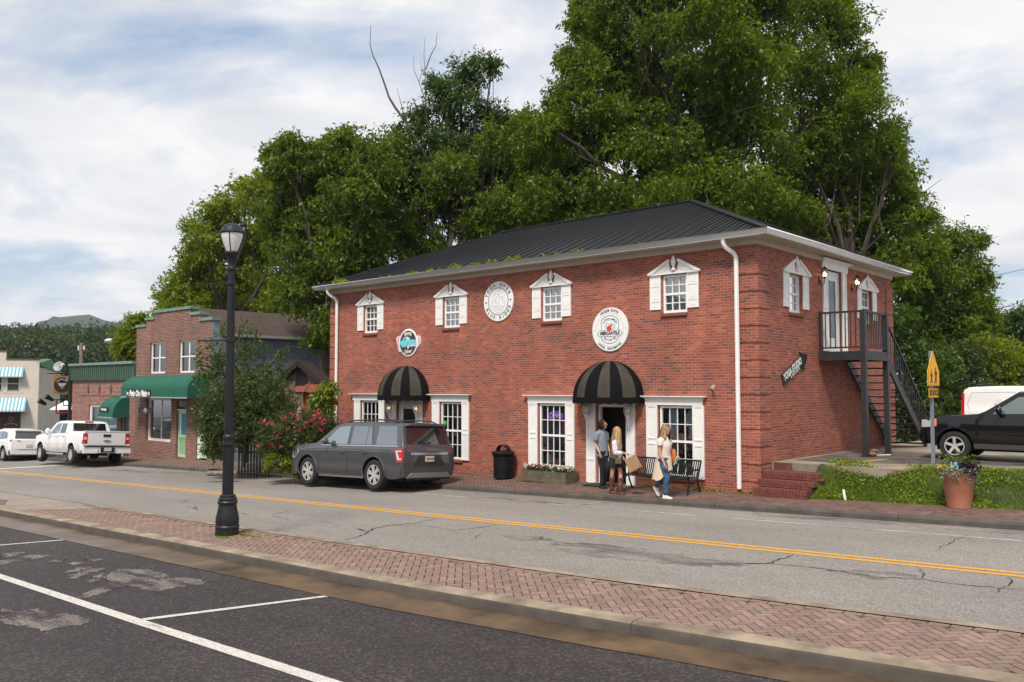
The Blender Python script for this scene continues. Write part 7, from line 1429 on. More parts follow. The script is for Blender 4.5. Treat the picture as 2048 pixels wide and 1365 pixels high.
def tree(label, cat, depth, blobs, m, dens=1000, leaf=.26, droop=.35, base=None, trunk_r=.3, spread=1.0, depth_j=.9, bark=None, extra=1, group='trees behind the brick building', name='tree', per=9, tw=.55, inner=.25, zb=None, limbs=9, seed=1, sub=13):
 """blobs: (x, y, r) in photo pixels at the tree's depth; lobes are pushed to and fro to give the crown its real depth"""
 global rng; rng = np.random.default_rng(seed); random.seed(seed)
 k = depth / FPX; lobes = []
 cxm = sum(b[0] for b in blobs) / len(blobs); hw = max(abs(b[0] - cxm) + b[2] for b in blobs) * k
 for (x, y, r) in blobs:
  f = max(0, 1 - ((x - cxm) * k / hw) ** 2) ** .5
  for e in range(1 + extra):
   dd = rng.uniform(-.55, .75) * hw * f * depth_j if e == 0 else rng.uniform(.1, .9) * hw * f * depth_j
   s_ = (depth + dd) / depth
   p = atD(x, y, depth + dd); lobes.append((p.x, p.y, p.z, r * k * s_ * (1 if e == 0 else .9)))
 c = atD(base[0] if base else cxm, 800, depth); zb_ = zb if zb is not None else max(road_z(c.x), .2) - .3
 t = thing(name, label, cat, (c.x, c.y, zb_), group=group)
 P, D, S, T = crown_points(lobes, dens, leaf, droop, per, tw, inner, sub=sub); P = P - np.array([c.x, c.y, zb_])
 leaf_mesh('crown', P, D, S, T, m, t)
 tk = MB(); zl = sorted(l[2] for l in lobes); top = zl[int(len(zl) * .6)]
 mid = Vector((c.x + random.uniform(-.5, .5), c.y, zb_ + (top - zb_) * .5)); tk.T = Matrix.Translation((-c.x, -c.y, -zb_))
 limb(tk, (c.x, c.y, zb_ - .2), mid, trunk_r, trunk_r * .7, 10, .04); limb(tk, mid, (c.x, c.y, top), trunk_r * .68, trunk_r * .25, 8, .08)
 for l in random.sample(lobes, min(len(lobes), limbs + 6)):
  q = Vector(l[:3]); st = Vector((c.x, c.y, zb_ + (top - zb_) * random.uniform(.3, .75)))
  pts = limb(tk, st, q, trunk_r * .38, .04, 6, .10, 5)
  for _ in range(3): a = random.choice(pts[1:]); limb(tk, a, q + Vector((random.gauss(0, 1), random.gauss(0, 1), random.gauss(-.3, .7))) * l[3] * .8, .045, .010, 5, .2, 4)
 tk.build('trunk', bark or m_bark, t, smooth=True, weld=False, recalc=False)
 return t
TA = [(500, 385, 46), (445, 425, 46), (560, 400, 60), (405, 470, 40), (470, 480, 60), (350, 575, 36), (400, 555, 55), (330, 622, 26), (470, 580, 60), (540, 480, 60), (520, 580, 60), (420, 625, 40), (375, 620, 36), (570, 600, 50), (480, 640, 35), (385, 515, 30), (600, 460, 50), (340, 600, 24)]
tree('broad yellow-green tree at the left end of the row', 'tree', 50, TA, LM['yellow'], dens=.62, leaf=.24, seed=11, trunk_r=.35)
TB = [(592, 305, 34), (645, 310, 36), (560, 340, 32), (690, 310, 44), (620, 375, 60), (700, 385, 60), (755, 340, 50), (640, 460, 70), (720, 470, 70), (600, 530, 52), (680, 560, 60), (640, 600, 48), (650, 640, 34), (720, 540, 55), (690, 268, 20), (668, 285, 26), (545, 300, 14), (575, 280, 12), (590, 590, 40), (690, 480, 60), (640, 672, 16), (740, 300, 40), (785, 300, 34), (665, 330, 50), (560, 420, 50), (580, 470, 50)]
tree('tall tree with drooping dark leaves beside the left end of the brick building', 'tree', 38.5, TB, LM['mid'], dens=.62, leaf=.20, droop=.75, seed=12, trunk_r=.28, depth_j=.6)
TC = [(962, 122, 20), (925, 140, 26), (905, 170, 24), (880, 195, 30), (930, 195, 28), (955, 165, 22), (825, 240, 26), (985, 130, 12), (900, 240, 40), (950, 250, 38), (800, 262, 24), (850, 290, 44), (915, 320, 55), (970, 215, 18), (845, 225, 16), (870, 160, 12), (790, 300, 36), (980, 280, 40), (820, 320, 50), (880, 300, 50), (940, 310, 50), (900, 205, 34), (985, 235, 26), (1000, 250, 30)]
tc_ = tree('thin ragged tree with bare dead branches rising above the row', 'tree', 42, TC, LM['dark'], dens=.42, leaf=.19, droop=.4, inner=.5, seed=13, trunk_r=.22, extra=0, depth_j=.35, bark=m_bark2)
def px_limb(parent, lines, depth, m, name='branch'):
 for pts, r0, r1 in lines:
  b = MB(); n = len(pts); b.tube([atD(x, y, depth) - parent.location for x, y in pts], [r0 + (r1 - r0) * i / (n - 1) for i in range(n)], 6); b.build(name, m, parent, smooth=True)
px_limb(tc_, [([(865, 340), (835, 285), (812, 245), (790, 215), (778, 195), (768, 165), (757, 135), (746, 112), (740, 90), (741, 52)], .085, .010), ([(757, 135), (744, 108)], .02, .008), ([(812, 245), (804, 215), (794, 178)], .03, .008),
    ([(860, 300), (852, 220), (850, 150), (848, 110), (849, 76)], .03, .006), ([(851, 140), (862, 110), (872, 92), (874, 66)], .03, .008), ([(850, 200), (838, 165), (828, 140), (826, 110)], .022, .006), ([(838, 165), (845, 140), (841, 125)], .015, .006),
    ([(880, 300), (905, 240), (930, 190), (960, 160), (985, 135)], .06, .012), ([(905, 240), (900, 180), (915, 130), (925, 100)], .04, .01)], 42, m_bark2)
TD = [(795, 360, 56), (860, 405, 66), (940, 390, 60), (1000, 340, 58), (1050, 305, 50), (1085, 270, 36), (1012, 262, 36), (1090, 340, 55), (960, 470, 60), (1060, 430, 66), (845, 480, 60), (775, 450, 56), (890, 530, 50), (1000, 420, 60), (900, 340, 50), (960, 300, 40), (1045, 250, 22), (1120, 420, 60), (1180, 440, 50), (820, 330, 48), (1000, 290, 44), (1055, 240, 30), (1105, 225, 34), (940, 330, 50), (870, 350, 50), (740, 400, 50), (1090, 400, 60)]
tree('full mid-green tree behind the left half of the black roof', 'tree', 41, TD, LM['mid'], dens=.62, leaf=.21, seed=14, trunk_r=.32)
TE = [(1190, 50, 54), (1165, 130, 46), (1250, 20, 78), (1350, 0, 86), (1128, 190, 30), (1230, 120, 78), (1330, 110, 88), (1430, 60, 88), (1180, 220, 66), (1280, 230, 88), (1390, 200, 98), (1125, 275, 52), (1170, 320, 78), (1290, 340, 88), (1400, 320, 98), (1210, 400, 66), (1500, 130, 88), (1500, 260, 88), (1090, 250, 24), (1480, 390, 88), (1300, -80, 80), (1420, -70, 96), (1520, -40, 88), (1330, 400, 60), (1150, 40, 16), (1160, 6, 14), (1135, 110, 16)]
tree('largest tree, broad crown of drooping walnut leaves above the roof ridge', 'tree', 38, TE, LM['walnut'], dens=.58, leaf=.20, droop=.6, seed=15, trunk_r=.5, limbs=16, base=(1385, 0), depth_j=.75)
TF = [(1620, 20, 56), (1600, 100, 78), (1690, 50, 46), (1712, 130, 46), (1725, 210, 52), (1640, 200, 88), (1768, 262, 42), (1690, 300, 88), (1800, 345, 40), (1600, 330, 88), (1740, 380, 78), (1828, 392, 32), (1560, 430, 78), (1660, 430, 88), (1780, 450, 76), (1852, 432, 24), (1700, 520, 78), (1800, 530, 66), (1600, -30, 60), (1690, 8, 30), (1735, 160, 22), (1600, 500, 60), (1850, 500, 40), (1745, 120, 10), (1790, 300, 16)]
tree('tall open tree with feathery branches behind the right corner of the brick building', 'tree', 41, TF, LM['walnut'], dens=.52, leaf=.20, droop=.45, seed=16, trunk_r=.4, limbs=14, depth_j=.6)
TG = [(1895, 490, 46), (1932, 540, 44), (1880, 560, 58), (1945, 600, 38), (1900, 640, 56), (1850, 610, 50), (1938, 660, 36), (1968, 560, 14), (1975, 640, 14), (1850, 690, 40), (1830, 560, 46), (1955, 480, 12), (1820, 650, 44), (1960, 615, 24)]
tree('rounded tree at the right end of the row behind the black stairs', 'tree', 44, TG, LM['mid'], dens=.62, leaf=.21, seed=17, trunk_r=.3, depth_j=.6)
TH = [(2015, 650, 26), (2045, 632, 26), (2005, 680, 30), (2045, 680, 34), (2080, 640, 34), (1975, 700, 20)]
tree('dark distant tree at the right edge beyond the white van', 'tree', 70, TH, LM['dark'], dens=.6, leaf=.3, seed=18, trunk_r=.3)
TI = [(258, 668, 22), (284, 655, 20), (243, 690, 16), (262, 700, 20), (285, 690, 26), (300, 655, 20), (275, 640, 12)]
tree('small bushy tree between the low brick shop and the tall one', 'tree', 52, TI, LM['yellow'], dens=.7, leaf=.22, seed=19, trunk_r=.15, group=None)
def bush(label, depth, blobs, m, dens=1100, leaf=.16, seed=1, name='shrub', cat='shrub', droop=.15, group=None, tw=.35, zb=None, depth_j=.5, inner=.3, base=None):
 return tree(label, cat, depth, blobs, m, dens, leaf, droop, base, .05, 1, depth_j, None, 1, group, name, 8, tw, inner, zb, 4, seed, 0)
SG = 'shrubs along the back of the raised lot'
bush('tall dark shrub right behind the foot of the black stairs', 36, [(1800, 700, 40), (1830, 760, 46), (1800, 800, 40), (1850, 820, 44), (1810, 860, 36), (1790, 640, 36), (1860, 740, 44), (1840, 870, 30)], LM['dark'], seed=31, leaf=.2, group=SG)
bush('feathery light green shrub left of the school sign', 38, [(1880, 780, 40), (1905, 740, 40), (1890, 830, 44), (1940, 800, 44), (1930, 720, 36), (1870, 860, 30), (1850, 790, 26)], LM['shrub'], seed=32, leaf=.2, group=SG)
bush('bright green shrub above the white van', 40, [(1985, 755, 44), (2030, 730, 40), (1960, 700, 30), (2040, 780, 44), (1990, 800, 40), (2080, 740, 50), (2000, 712, 30)], LM['yellow'], seed=33, leaf=.2, group=SG)
bush('dark leafy shrub behind the black hood of the parked car', 37, [(1900, 870, 30), (1950, 850, 34), (1870, 880, 20), (1990, 860, 40)], LM['dark'], seed=34, leaf=.18, group=SG)
crape = bush('tall open shrub with upright shoots against the tall brick shop', 31, [(450, 730, 26), (428, 705, 20), (485, 710, 24), (440, 765, 34), (495, 765, 38), (535, 745, 24), (538, 790, 26), (410, 750, 16), (478, 655, 9), (520, 700, 14), (560, 755, 12), (560, 705, 9), (610, 690, 6), (505, 665, 8), (580, 800, 14), (400, 720, 10), (447, 665, 9)], LM['dark'], seed=41, leaf=.13, dens=.36, tw=.3, inner=.5, droop=-.1, depth_j=.35)
px_limb(crape, [([(500, 800), (498, 740), (485, 690), (483, 630)], .035, .008), ([(500, 800), (512, 740), (508, 690), (515, 650)], .03, .008), ([(495, 800), (470, 740), (465, 690), (475, 640)], .03, .006), ([(505, 800), (540, 740), (560, 700), (610, 688)], .03, .006), ([(530, 790), (570, 740), (573, 690)], .02, .006)], 31, m_bark, 'stem')
bush('dense rounded evergreen shrub behind the lamp post', 29.5, [(450, 820, 44), (490, 810, 50), (525, 835, 42), (552, 815, 28), (470, 860, 34), (430, 850, 34), (520, 790, 40), (570, 840, 24), (440, 890, 22), (425, 900, 16)], LM['shrub'], seed=42, leaf=.12, dens=1.0, tw=.25)
rose = bush('bushy rose shrub covered in red flowers beside the grey SUV', 27.5, [(560, 880, 34), (600, 870, 40), (640, 880, 36), (580, 905, 26), (540, 890, 24), (620, 850, 26), (650, 850, 20), (575, 850, 22), (640, 910, 24), (535, 860, 14), (655, 895, 16)], LM['shrub'], seed=43, leaf=.095, dens=.9, tw=.22)
m_rose = leaf_mat('rose_petals', (.58, .015, .06), (.72, .10, .17), .3)
rng = np.random.default_rng(5); FP = []
for (x, y) in [(519, 845), (530, 842), (533, 849), (545, 846), (568, 838), (566, 835), (582, 829), (595, 838), (614, 846), (617, 842), (625, 840), (632, 828), (634, 835), (638, 825), (640, 835), (643, 842), (646, 850), (645, 862), (577, 858), (542, 889), (518, 893), (560, 896), (589, 853), (631, 848), (640, 856), (608, 852), (648, 840), (630, 832), (596, 862), (555, 870), (636, 818), (641, 845)]:
 c = atD(x, y, 27.5 - 1.0 + .2 * rng.random()); FP.append(np.array(c) + rng.normal(size=(9, 3)) * .032)
FP = np.concatenate(FP) - np.array(rose.location); leaf_mesh('blossoms', FP, rng.normal(size=FP.shape), np.full(len(FP), .055), rng.random((len(FP), 2)), m_rose, rose, width=.9)
bush('low bright groundcover clump below the roses', 27, [(540, 925, 14), (570, 930, 15), (600, 935, 15), (630, 935, 13), (585, 920, 14), (615, 922, 14)], LM['yellow'], seed=44, leaf=.09, dens=.8, tw=.15)
bush('leafy green vine spilling over the red wooden shed', 29.0, [(650, 780, 16), (640, 800, 16), (655, 800, 14), (660, 770, 12), (648, 822, 13), (632, 790, 10)], LM['yellow'], seed=45, leaf=.16, dens=1.0, tw=.22, droop=.7, name='vine', cat='vine', zb=.3, depth_j=.3)
SD = [(672, 556, 14), (683, 553, 10), (690, 562, 7), (763, 548, 4), (778, 551, 4), (814, 545, 4), (823, 543, 4), (832, 541, 4), (862, 533, 5), (880, 532, 4), (900, 528, 7), (908, 526, 7), (917, 525, 7), (945, 523, 6), (954, 521, 6), (976, 520, 5), (990, 516, 6), (1017, 511, 7), (1030, 510, 7), (1037, 509, 8), (1074, 507, 3), (1089, 505, 4), (1113, 496, 6), (1151, 497, 6), (1162, 494, 4), (1280, 479, 2)]
for i, (x, y, r) in enumerate(SD):
 c = atY(x, y, Y0 - .38); rr = r * 1.0 * c.y / 1721 * 1.35; rng = np.random.default_rng(100 + i)
 P, D, S, T = crown_points([(0, 0, rr * .6 + .02, rr * .7)], 1, .10, .1, 6, .08, .5)
 n = max(10, int(r * 5)); P = rng.normal(size=(n, 3)) * rr * .42 + np.array([0, 0, rr * .5]); D = rng.normal(size=(n, 3)) + np.array([0, 0, .5]); T = np.stack([.5 + .5 * rng.random(n), .5 + .3 * rng.random(n)], 1)
 t = thing('gutter_seedling', ('tiny ' if r < 5 else 'leafy ') + 'bright green seedling in the roof gutter ' + next(w_ for k_, w_ in ((700, 'at its left end'), (800, 'above the leftmost upper window'), (850, 'left of the second upper window'), (925, 'above the second upper window'), (985, 'left above the yoga sign'), (1040, 'right above the yoga sign'), (1095, 'above the third upper window'), (1200, 'right of the third upper window'), (9999, 'near the rightmost upper window')) if x < k_), 'plant', (c.x, c.y, 6.03), group='seedlings in the gutter')
 leaf_mesh('leaf_cluster', P, D, np.full(n, .085), T, LM['yellow'], t, width=.6); b = MB(); b.tube([(0, 0, -.03), (.01, 0, rr * .7)], .008, 5); b.build('stem', m_bark, t)
rng = np.random.default_rng(9)
def grass(name, xy, zf, h, m, lean=.5, w=.12, label=None):
 n = len(xy); P = np.stack([xy[:, 0], xy[:, 1], zf], 1); D = rng.normal(size=(n, 3)) * lean; D[:, 2] = 1
 o = leaf_mesh(name, P, D, h, np.stack([np.clip(rng.random(n) * .6 + .2 * np.sin(xy[:, 0] * 3), 0, 1), rng.random(n)], 1), m, None, width=w, up_bias=0, kind='stuff'); tag(o, label, 'grass'); return o
n = 32000; gxx = -7.95 + 11 * rng.random(n) ** 1.25; gt_ = rng.random(n); ge_ = np.array([lot_edge(x) for x in gxx]); gb_ = 18.62 - .3 * np.exp(-(gxx + 7.95) / .35); gyy = gb_ + (ge_ - gb_ - .02) * gt_
keep = gxx > -7.95 + .2 * gt_; gxx, gyy = gxx[keep], gyy[keep]
grass('grass', np.stack([gxx, gyy], 1), np.array([bank_z(a, b) for a, b in zip(gxx, gyy)]) - .01, rng.uniform(.05, .14, len(gxx)), LM['grass'], .55, .09, 'green grass and clover on the bank below the raised lot')
n = 22000; gxx = -7.9 + 11 * rng.random(n) ** 1.2; gyy = 18.62 - .28 * np.exp(-(gxx + 7.95) / .35) + rng.random(n) ** 1.4 * 1.1
clp = (np.sin(gxx * 5) + np.sin(gyy * 7 + gxx * 2) + rng.normal(size=n) * .5) > .1; gxx, gyy = gxx[clp], gyy[clp]
o = leaf_mesh('clover', np.stack([gxx, gyy, np.array([bank_z(a, b) for a, b in zip(gxx, gyy)]) + rng.uniform(.02, .09, len(gxx))], 1), rng.normal(size=(len(gxx), 3)), np.full(len(gxx), .05), rng.random((len(gxx), 2)), LM['grass'], None, width=.8, kind='stuff'); tag(o, 'broad leaved clover and weeds growing along the foot of the bank', 'clover')
def strip(name, x0, x1, y, sp, n, label, h=.05, m='grass'):
 x = rng.uniform(x0, x1, n); yy = y + rng.normal(size=n) * sp; k = (np.sin(x * 4) + np.sin(x * 9.7) + rng.normal(size=n) * .6) > -.2; x, yy = x[k], np.minimum(yy[k], 18.78)
 o = leaf_mesh(name, np.stack([x, yy, np.array([walk_z(a, b) for a, b in zip(x, yy)]) + .0], 1), rng.normal(size=(len(x), 3)) + np.array([0, 0, .6]), rng.uniform(h * .5, h * 1.3, len(x)), rng.random((len(x), 2)), LM[m], None, width=.7, kind='stuff'); tag(o, label, 'weeds')
strip('weeds', -12.6, -8.2, 18.72, .05, 1500, 'small green weeds along the wall under the bench'); strip('weeds', -19, -15.2, 18.7, .07, 900, 'low weeds and moss at the wall beside the litter bin', .035)
strip('weeds', -8.2, 3, 18.58, .05, 900, 'weeds creeping from the grass bank onto the brick sidewalk', .05); strip('weeds', -14.8, -14.2, 18.5, .06, 150, 'tuft of weeds right of the wooden flower box', .05)
n = 900; x = rng.uniform(-29.5, -25.5, n); yy = rng.uniform(18.0, 19.4, n)
o = leaf_mesh('fallen_leaves', np.stack([x, yy, np.array([walk_z(a, b) for a, b in zip(x, yy)]) + .012], 1), rng.normal(size=(n, 3)) * np.array([1, 1, .15]), np.full(n, .07), rng.random((n, 2)), leaf_mat('fallen_leaf', (.10, .03, .02), (.20, .08, .05), .1), None, width=.6, up_bias=2, kind='stuff'); tag(o, 'reddish fallen leaves and petals on the ground in front of the rose shrub', 'leaves')
for (cx0, cy0, s_, lab) in [(-13.9, 8.32, .22, 'small patch of green moss right of the lamp post foot'), (-14.05, 7.95, .15, 'small patch of green moss in front of the lamp post foot')]:
 n = 260; x = cx0 + rng.normal(size=n) * s_; yy = cy0 + rng.normal(size=n) * .05
 o = leaf_mesh('moss', np.stack([x, yy, road_z(0) * 0 + .03 * (x + 2) + IT + .002], 1), rng.normal(size=(n, 3)) * np.array([1, 1, .5]), np.full(n, .03), rng.random((n, 2)), LM['grass'], None, width=.8, kind='stuff'); tag(o, lab, 'moss')
# ---------------------------------------------------------------- far hills
def hill(name, pts, dist, thick, m, z_base, rough):
 """a long ridge of real ground: crest given as (photo x, photo y)"""
 mb = MB(); n = 70; v = []; xs_ = np.linspace(pts[0][0], pts[-1][0], n); ys_ = np.interp(xs_, [p[0] for p in pts], [p[1] for p in pts]); rows = 9
 for i in range(n):
  c = atD(xs_[i], ys_[i], dist); d = Vector((c.x, c.y, 0)).normalized(); hz = c.z - z_base
  for j in range(rows):
   t = j / (rows - 1); s_ = math.sin(math.pi * t); o = d * (t - .5) * thick
   v.append((c.x + o.x, c.y + o.y, z_base + hz * s_ ** .8 + random.uniform(-1, 1) * rough * s_ * (t != .5)))
 mb.add(v, [(i * rows + j, (i + 1) * rows + j, (i + 1) * rows + j + 1, i * rows + j + 1) for i in range(n - 1) for j in range(rows - 1)]); o = mb.build(name, m, smooth=True); o['kind'] = 'structure'; return o
m_hill = mat('wooded_hillside', (.022, .035, .014), .95, var=.3, scale=.05)
m_mtn = mat('far_wooded_mountain', (.03, .05, .03), .95, var=.25, scale=.004)
hill('hill', [(-120, 703), (0, 702), (60, 696), (130, 700), (200, 704), (290, 688), (420, 688), (560, 720)], 300, 260, m_hill, -14, 1.5)
hill('mountain', [(-300, 690), (60, 655), (95, 640), (125, 634), (160, 631), (190, 637), (230, 645), (400, 660), (700, 700)], 1500, 900, m_mtn, -30, 6)
rng = np.random.default_rng(77); lob = []
for i in range(620):
 px = rng.uniform(-60, 470); crest = np.interp(px, [-120, 0, 60, 130, 200, 290, 420], [703, 702, 696, 700, 704, 688, 688])
 f = rng.random(); dist = 300 - 130 * (1 - f) ** 1.0; py = crest + (760 - crest) * (1 - f) ** 1.3
 c = atD(px, py, dist); r_ = rng.uniform(3.0, 6.6)
 lob.append((c.x, c.y, c.z + 3.4 - r_ * .25, r_)); lob.append((c.x + rng.normal() * 3, c.y + rng.normal() * 3, c.z - 1.5, r_ * .9))
P, D, S, T = crown_points(lob, 34, .55, .2, 6, .7, .03)
o = leaf_mesh('woods', P, D, S, T, LM['forest'], None, width=.8, kind='stuff'); tag(o, 'dense dark green wood covering the far hillside', 'woods')
mb = MB(); n = 40; v = []  # unseen ring behind the camera, added to block low sky and darken reflections
for i in range(n + 1):
 a = R(-176 + 180 * i / n); h_ = 11 + 3 * math.sin(i * .9) + 2 * math.sin(i * 2.3); c_, s_ = math.cos(a), math.sin(a)
 for rr, z in ((62, -3), (70, h_ * .8), (85, h_), (130, h_ + 2)): v.append((c_ * rr, s_ * rr, z + road_z(c_ * rr) * .5))
mb.add(v, [(i * 4 + j, (i + 1) * 4 + j, (i + 1) * 4 + j + 1, i * 4 + j + 1) for i in range(n) for j in range(3)]); o = mb.build('hill', mat('unseen_sky_blocker', (.03, .045, .02), .95, var=.5, scale=.2, detail=8), smooth=True); o['kind'] = 'structure'
LM['petal_w'] = leaf_mat('white_petals', (.75, .74, .68), (.8, .8, .76), .2); LM['petal_p'] = leaf_mat('pink_petals', (.55, .10, .16), (.62, .25, .30), .2); LM['petal_y'] = leaf_mat('yellow_petals', (.65, .45, .02), (.7, .55, .05), .3); LM['purple'] = leaf_mat('purple_leaves', (.03, .015, .04), (.06, .03, .07), .2)
for P, t, nm, mk_, s_, w_ in TODO_LEAF:
 n = len(P); D = rng.normal(size=(n, 3)) + np.array([0, 0, .3]); leaf_mesh(nm, P, D, s_ * rng.uniform(.7, 1.3, n), rng.random((n, 2)), LM[mk_], t, width=w_)
# ---------------------------------------------------------------- people
def skin_body(name, chains, m, parent, sub=2, smooth=True):
 """chains: list of lists of (x, y, z, r) or (x, y, z, (rx, ry)); joined where points coincide; one continuous skinned surface"""
 vs, rs, es, idx = [], [], [], {}
 for ch in chains:
  last = None
  for p in ch:
   k = tuple(round(c, 4) for c in p[:3])
   if k not in idx: idx[k] = len(vs); vs.append(p[:3]); rs.append(p[3] if isinstance(p[3], tuple) else (p[3], p[3]))
   if last is not None and last != idx[k]: es.append((last, idx[k]))
   last = idx[k]
 me = bpy.data.meshes.new(name); me.from_pydata(vs, es, []); o = bpy.data.objects.new(name, me); col.objects.link(o)
 o.modifiers.new('s', 'SKIN').use_smooth_shade = True
 for i, v in enumerate(me.skin_vertices[0].data): v.radius = rs[i]; v.use_root = (i == 0)
 o.modifiers.new('u', 'SUBSURF').levels = sub
 bpy.context.view_layer.update(); m2 = bpy.data.meshes.new_from_object(o.evaluated_get(bpy.context.evaluated_depsgraph_get())); o.modifiers.clear(); o.data = m2; bpy.data.meshes.remove(me)
 m2.materials.clear(); m2.materials.append(m)
 for p in m2.polygons: p.use_smooth = True
 if parent is not None: o.parent = parent
 return o
def lerp(a, b, t): return tuple(a[i] + (b[i] - a[i]) * t for i in range(3))
def tube_cloth(name, rings, m, parent, n=20, cap=False, folds=.0, seed=0):
 """cloth tube: rings of (centre, rx, ry, rotation about z)"""
 rr = random.Random(seed); vs = []; ph = [rr.uniform(0, 6) for _ in range(4)]
 for j, (c, rx, ry, rot) in enumerate(rings):
  for k in range(n):
   a = 2 * math.pi * k / n; f = 1 + folds * (math.sin(a * 3 + ph[0] + j * .5) + .6 * math.sin(a * 7 + ph[1] - j * .8)) * .5
   x, y = rx * math.cos(a) * f, ry * math.sin(a) * f; vs.append((c[0] + x * math.cos(rot) - y * math.sin(rot), c[1] + x * math.sin(rot) + y * math.cos(rot), c[2] + folds * .1 * math.sin(a * 4 + ph[2])))
 mb = MB(); mb.add(vs, [(j * n + k, j * n + (k + 1) % n, (j + 1) * n + (k + 1) % n, (j + 1) * n + k) for j in range(len(rings) - 1) for k in range(n)])
 return mb.build(name, m, parent, smooth=True, angle=180)
def limb_rings(pts, radii): # cloth along a bent limb, with rings facing along it: use tube
 pass
def hand(wrist, dirv, palm_n, L_=.18, curl=.5, grip=False, side=1):
 """chains for a palm with four unequal bent fingers and a thumb, to be added to the body"""
 w = Vector(wrist); d = Vector(dirv).normalized(); n = Vector(palm_n); n = (n - d * n.dot(d)).normalized(); s = d.cross(n).normalized() * side
 ch = []; pc = w + d * L_ * .28; pk = w + d * L_ * .48
 ch.append([(*w, .021), (*pc, (.026, .017)), (*pk, (.029, .014))])
 for i, (off, ln) in enumerate(((-.030, .80), (-.010, .92), (.010, .86), (.028, .68))):
  a = pk + s * off; l = L_ * .5 * ln; c1 = curl * (1.0 + .1 * i)
  p1 = a + (d * math.cos(c1 * .5) + n * math.sin(c1 * .5)) * l * .42; p2 = p1 + (d * math.cos(c1 * 1.3) + n * math.sin(c1 * 1.3)) * l * .33; p3 = p2 + (d * math.cos(c1 * 2.0) + n * math.sin(c1 * 2.0)) * l * .25
  ch.append([(*pk, (.029, .014)), (*a, .0095), (*p1, .009), (*p2, .008), (*p3, .0065)])
 t0 = w + d * L_ * .22 - s * .024; t1 = t0 + (d * .6 - s * .75 + n * .3).normalized() * L_ * .20; t2 = t1 + (d * .85 - s * .25 + n * .5).normalized() * L_ * .17
 ch.append([(*pc, (.026, .017)), (*t0, .011), (*t1, .0095), (*t2, .0075)])
 return ch
def face(parent, c, yaw, s, m_skin, lips, brow, eye=(.03, .02, .015)):
 """head front in local axes: nose, eyes, brows, mouth, ears; c = head centre, yaw = where it looks"""
 T = Matrix.Translation(c) @ Matrix.Rotation(yaw, 4, 'Z')
 b = MB(); b.T = T
 b.ellipsoid((.088 * s, 0, -.015 * s), (.018 * s, .012 * s, .022 * s), 8, 6); b.ellipsoid((.080 * s, 0, .012 * s), (.014 * s, .008 * s, .022 * s), 8, 6)
 for q in (-1, 1): b.ellipsoid((-.005 * s, q * .074 * s, -.005 * s), (.018 * s, .010 * s, .030 * s), 8, 6)
 b.ellipsoid((.058 * s, 0, -.088 * s), (.026 * s, .026 * s, .020 * s), 10, 6); b.build('nose', m_skin, parent, smooth=True)
 for q in (-1, 1):
  e = MB(); e.T = T; e.ellipsoid((.074 * s, q * .030 * s, .018 * s), (.009 * s, .013 * s, .008 * s), 8, 6); e.build('eye', mat('eye_white', (.6, .58, .55), .3), parent, smooth=True)
  e = MB(); e.T = T; e.ellipsoid((.081 * s, q * .030 * s, .018 * s), (.004 * s, .006 * s, .006 * s), 8, 6); e.build('pupil', mat('pupil', eye, .2), parent, smooth=True)
  e = MB(); e.T = T; e.bar((.080 * s, q * .016 * s, .040 * s), (.072 * s, q * .045 * s, .042 * s), .006 * s, .008 * s); e.build('eyebrow', brow, parent)
 e = MB(); e.T = T; e.ellipsoid((.083 * s, 0, -.055 * s), (.008 * s, .023 * s, .007 * s), 10, 6); e.build('mouth', lips, parent, smooth=True)
def head_chain(neck, c, yaw, s, pitch=0):
 f = Vector((math.cos(yaw), math.sin(yaw), 0)); c = Vector(c)
 return [(*neck, .052 * s), (*(c + Vector((0, 0, -.115 * s)) - f * .012 * s), .050 * s), (*(c + f * .014 * s + Vector((0, 0, -.06 * s))), (.066 * s, .070 * s)), (*(c + Vector((0, 0, .02 * s))), (.080 * s, .092 * s)), (*(c - f * .012 * s + Vector((0, 0, .075 * s))), (.066 * s, .078 * s))]
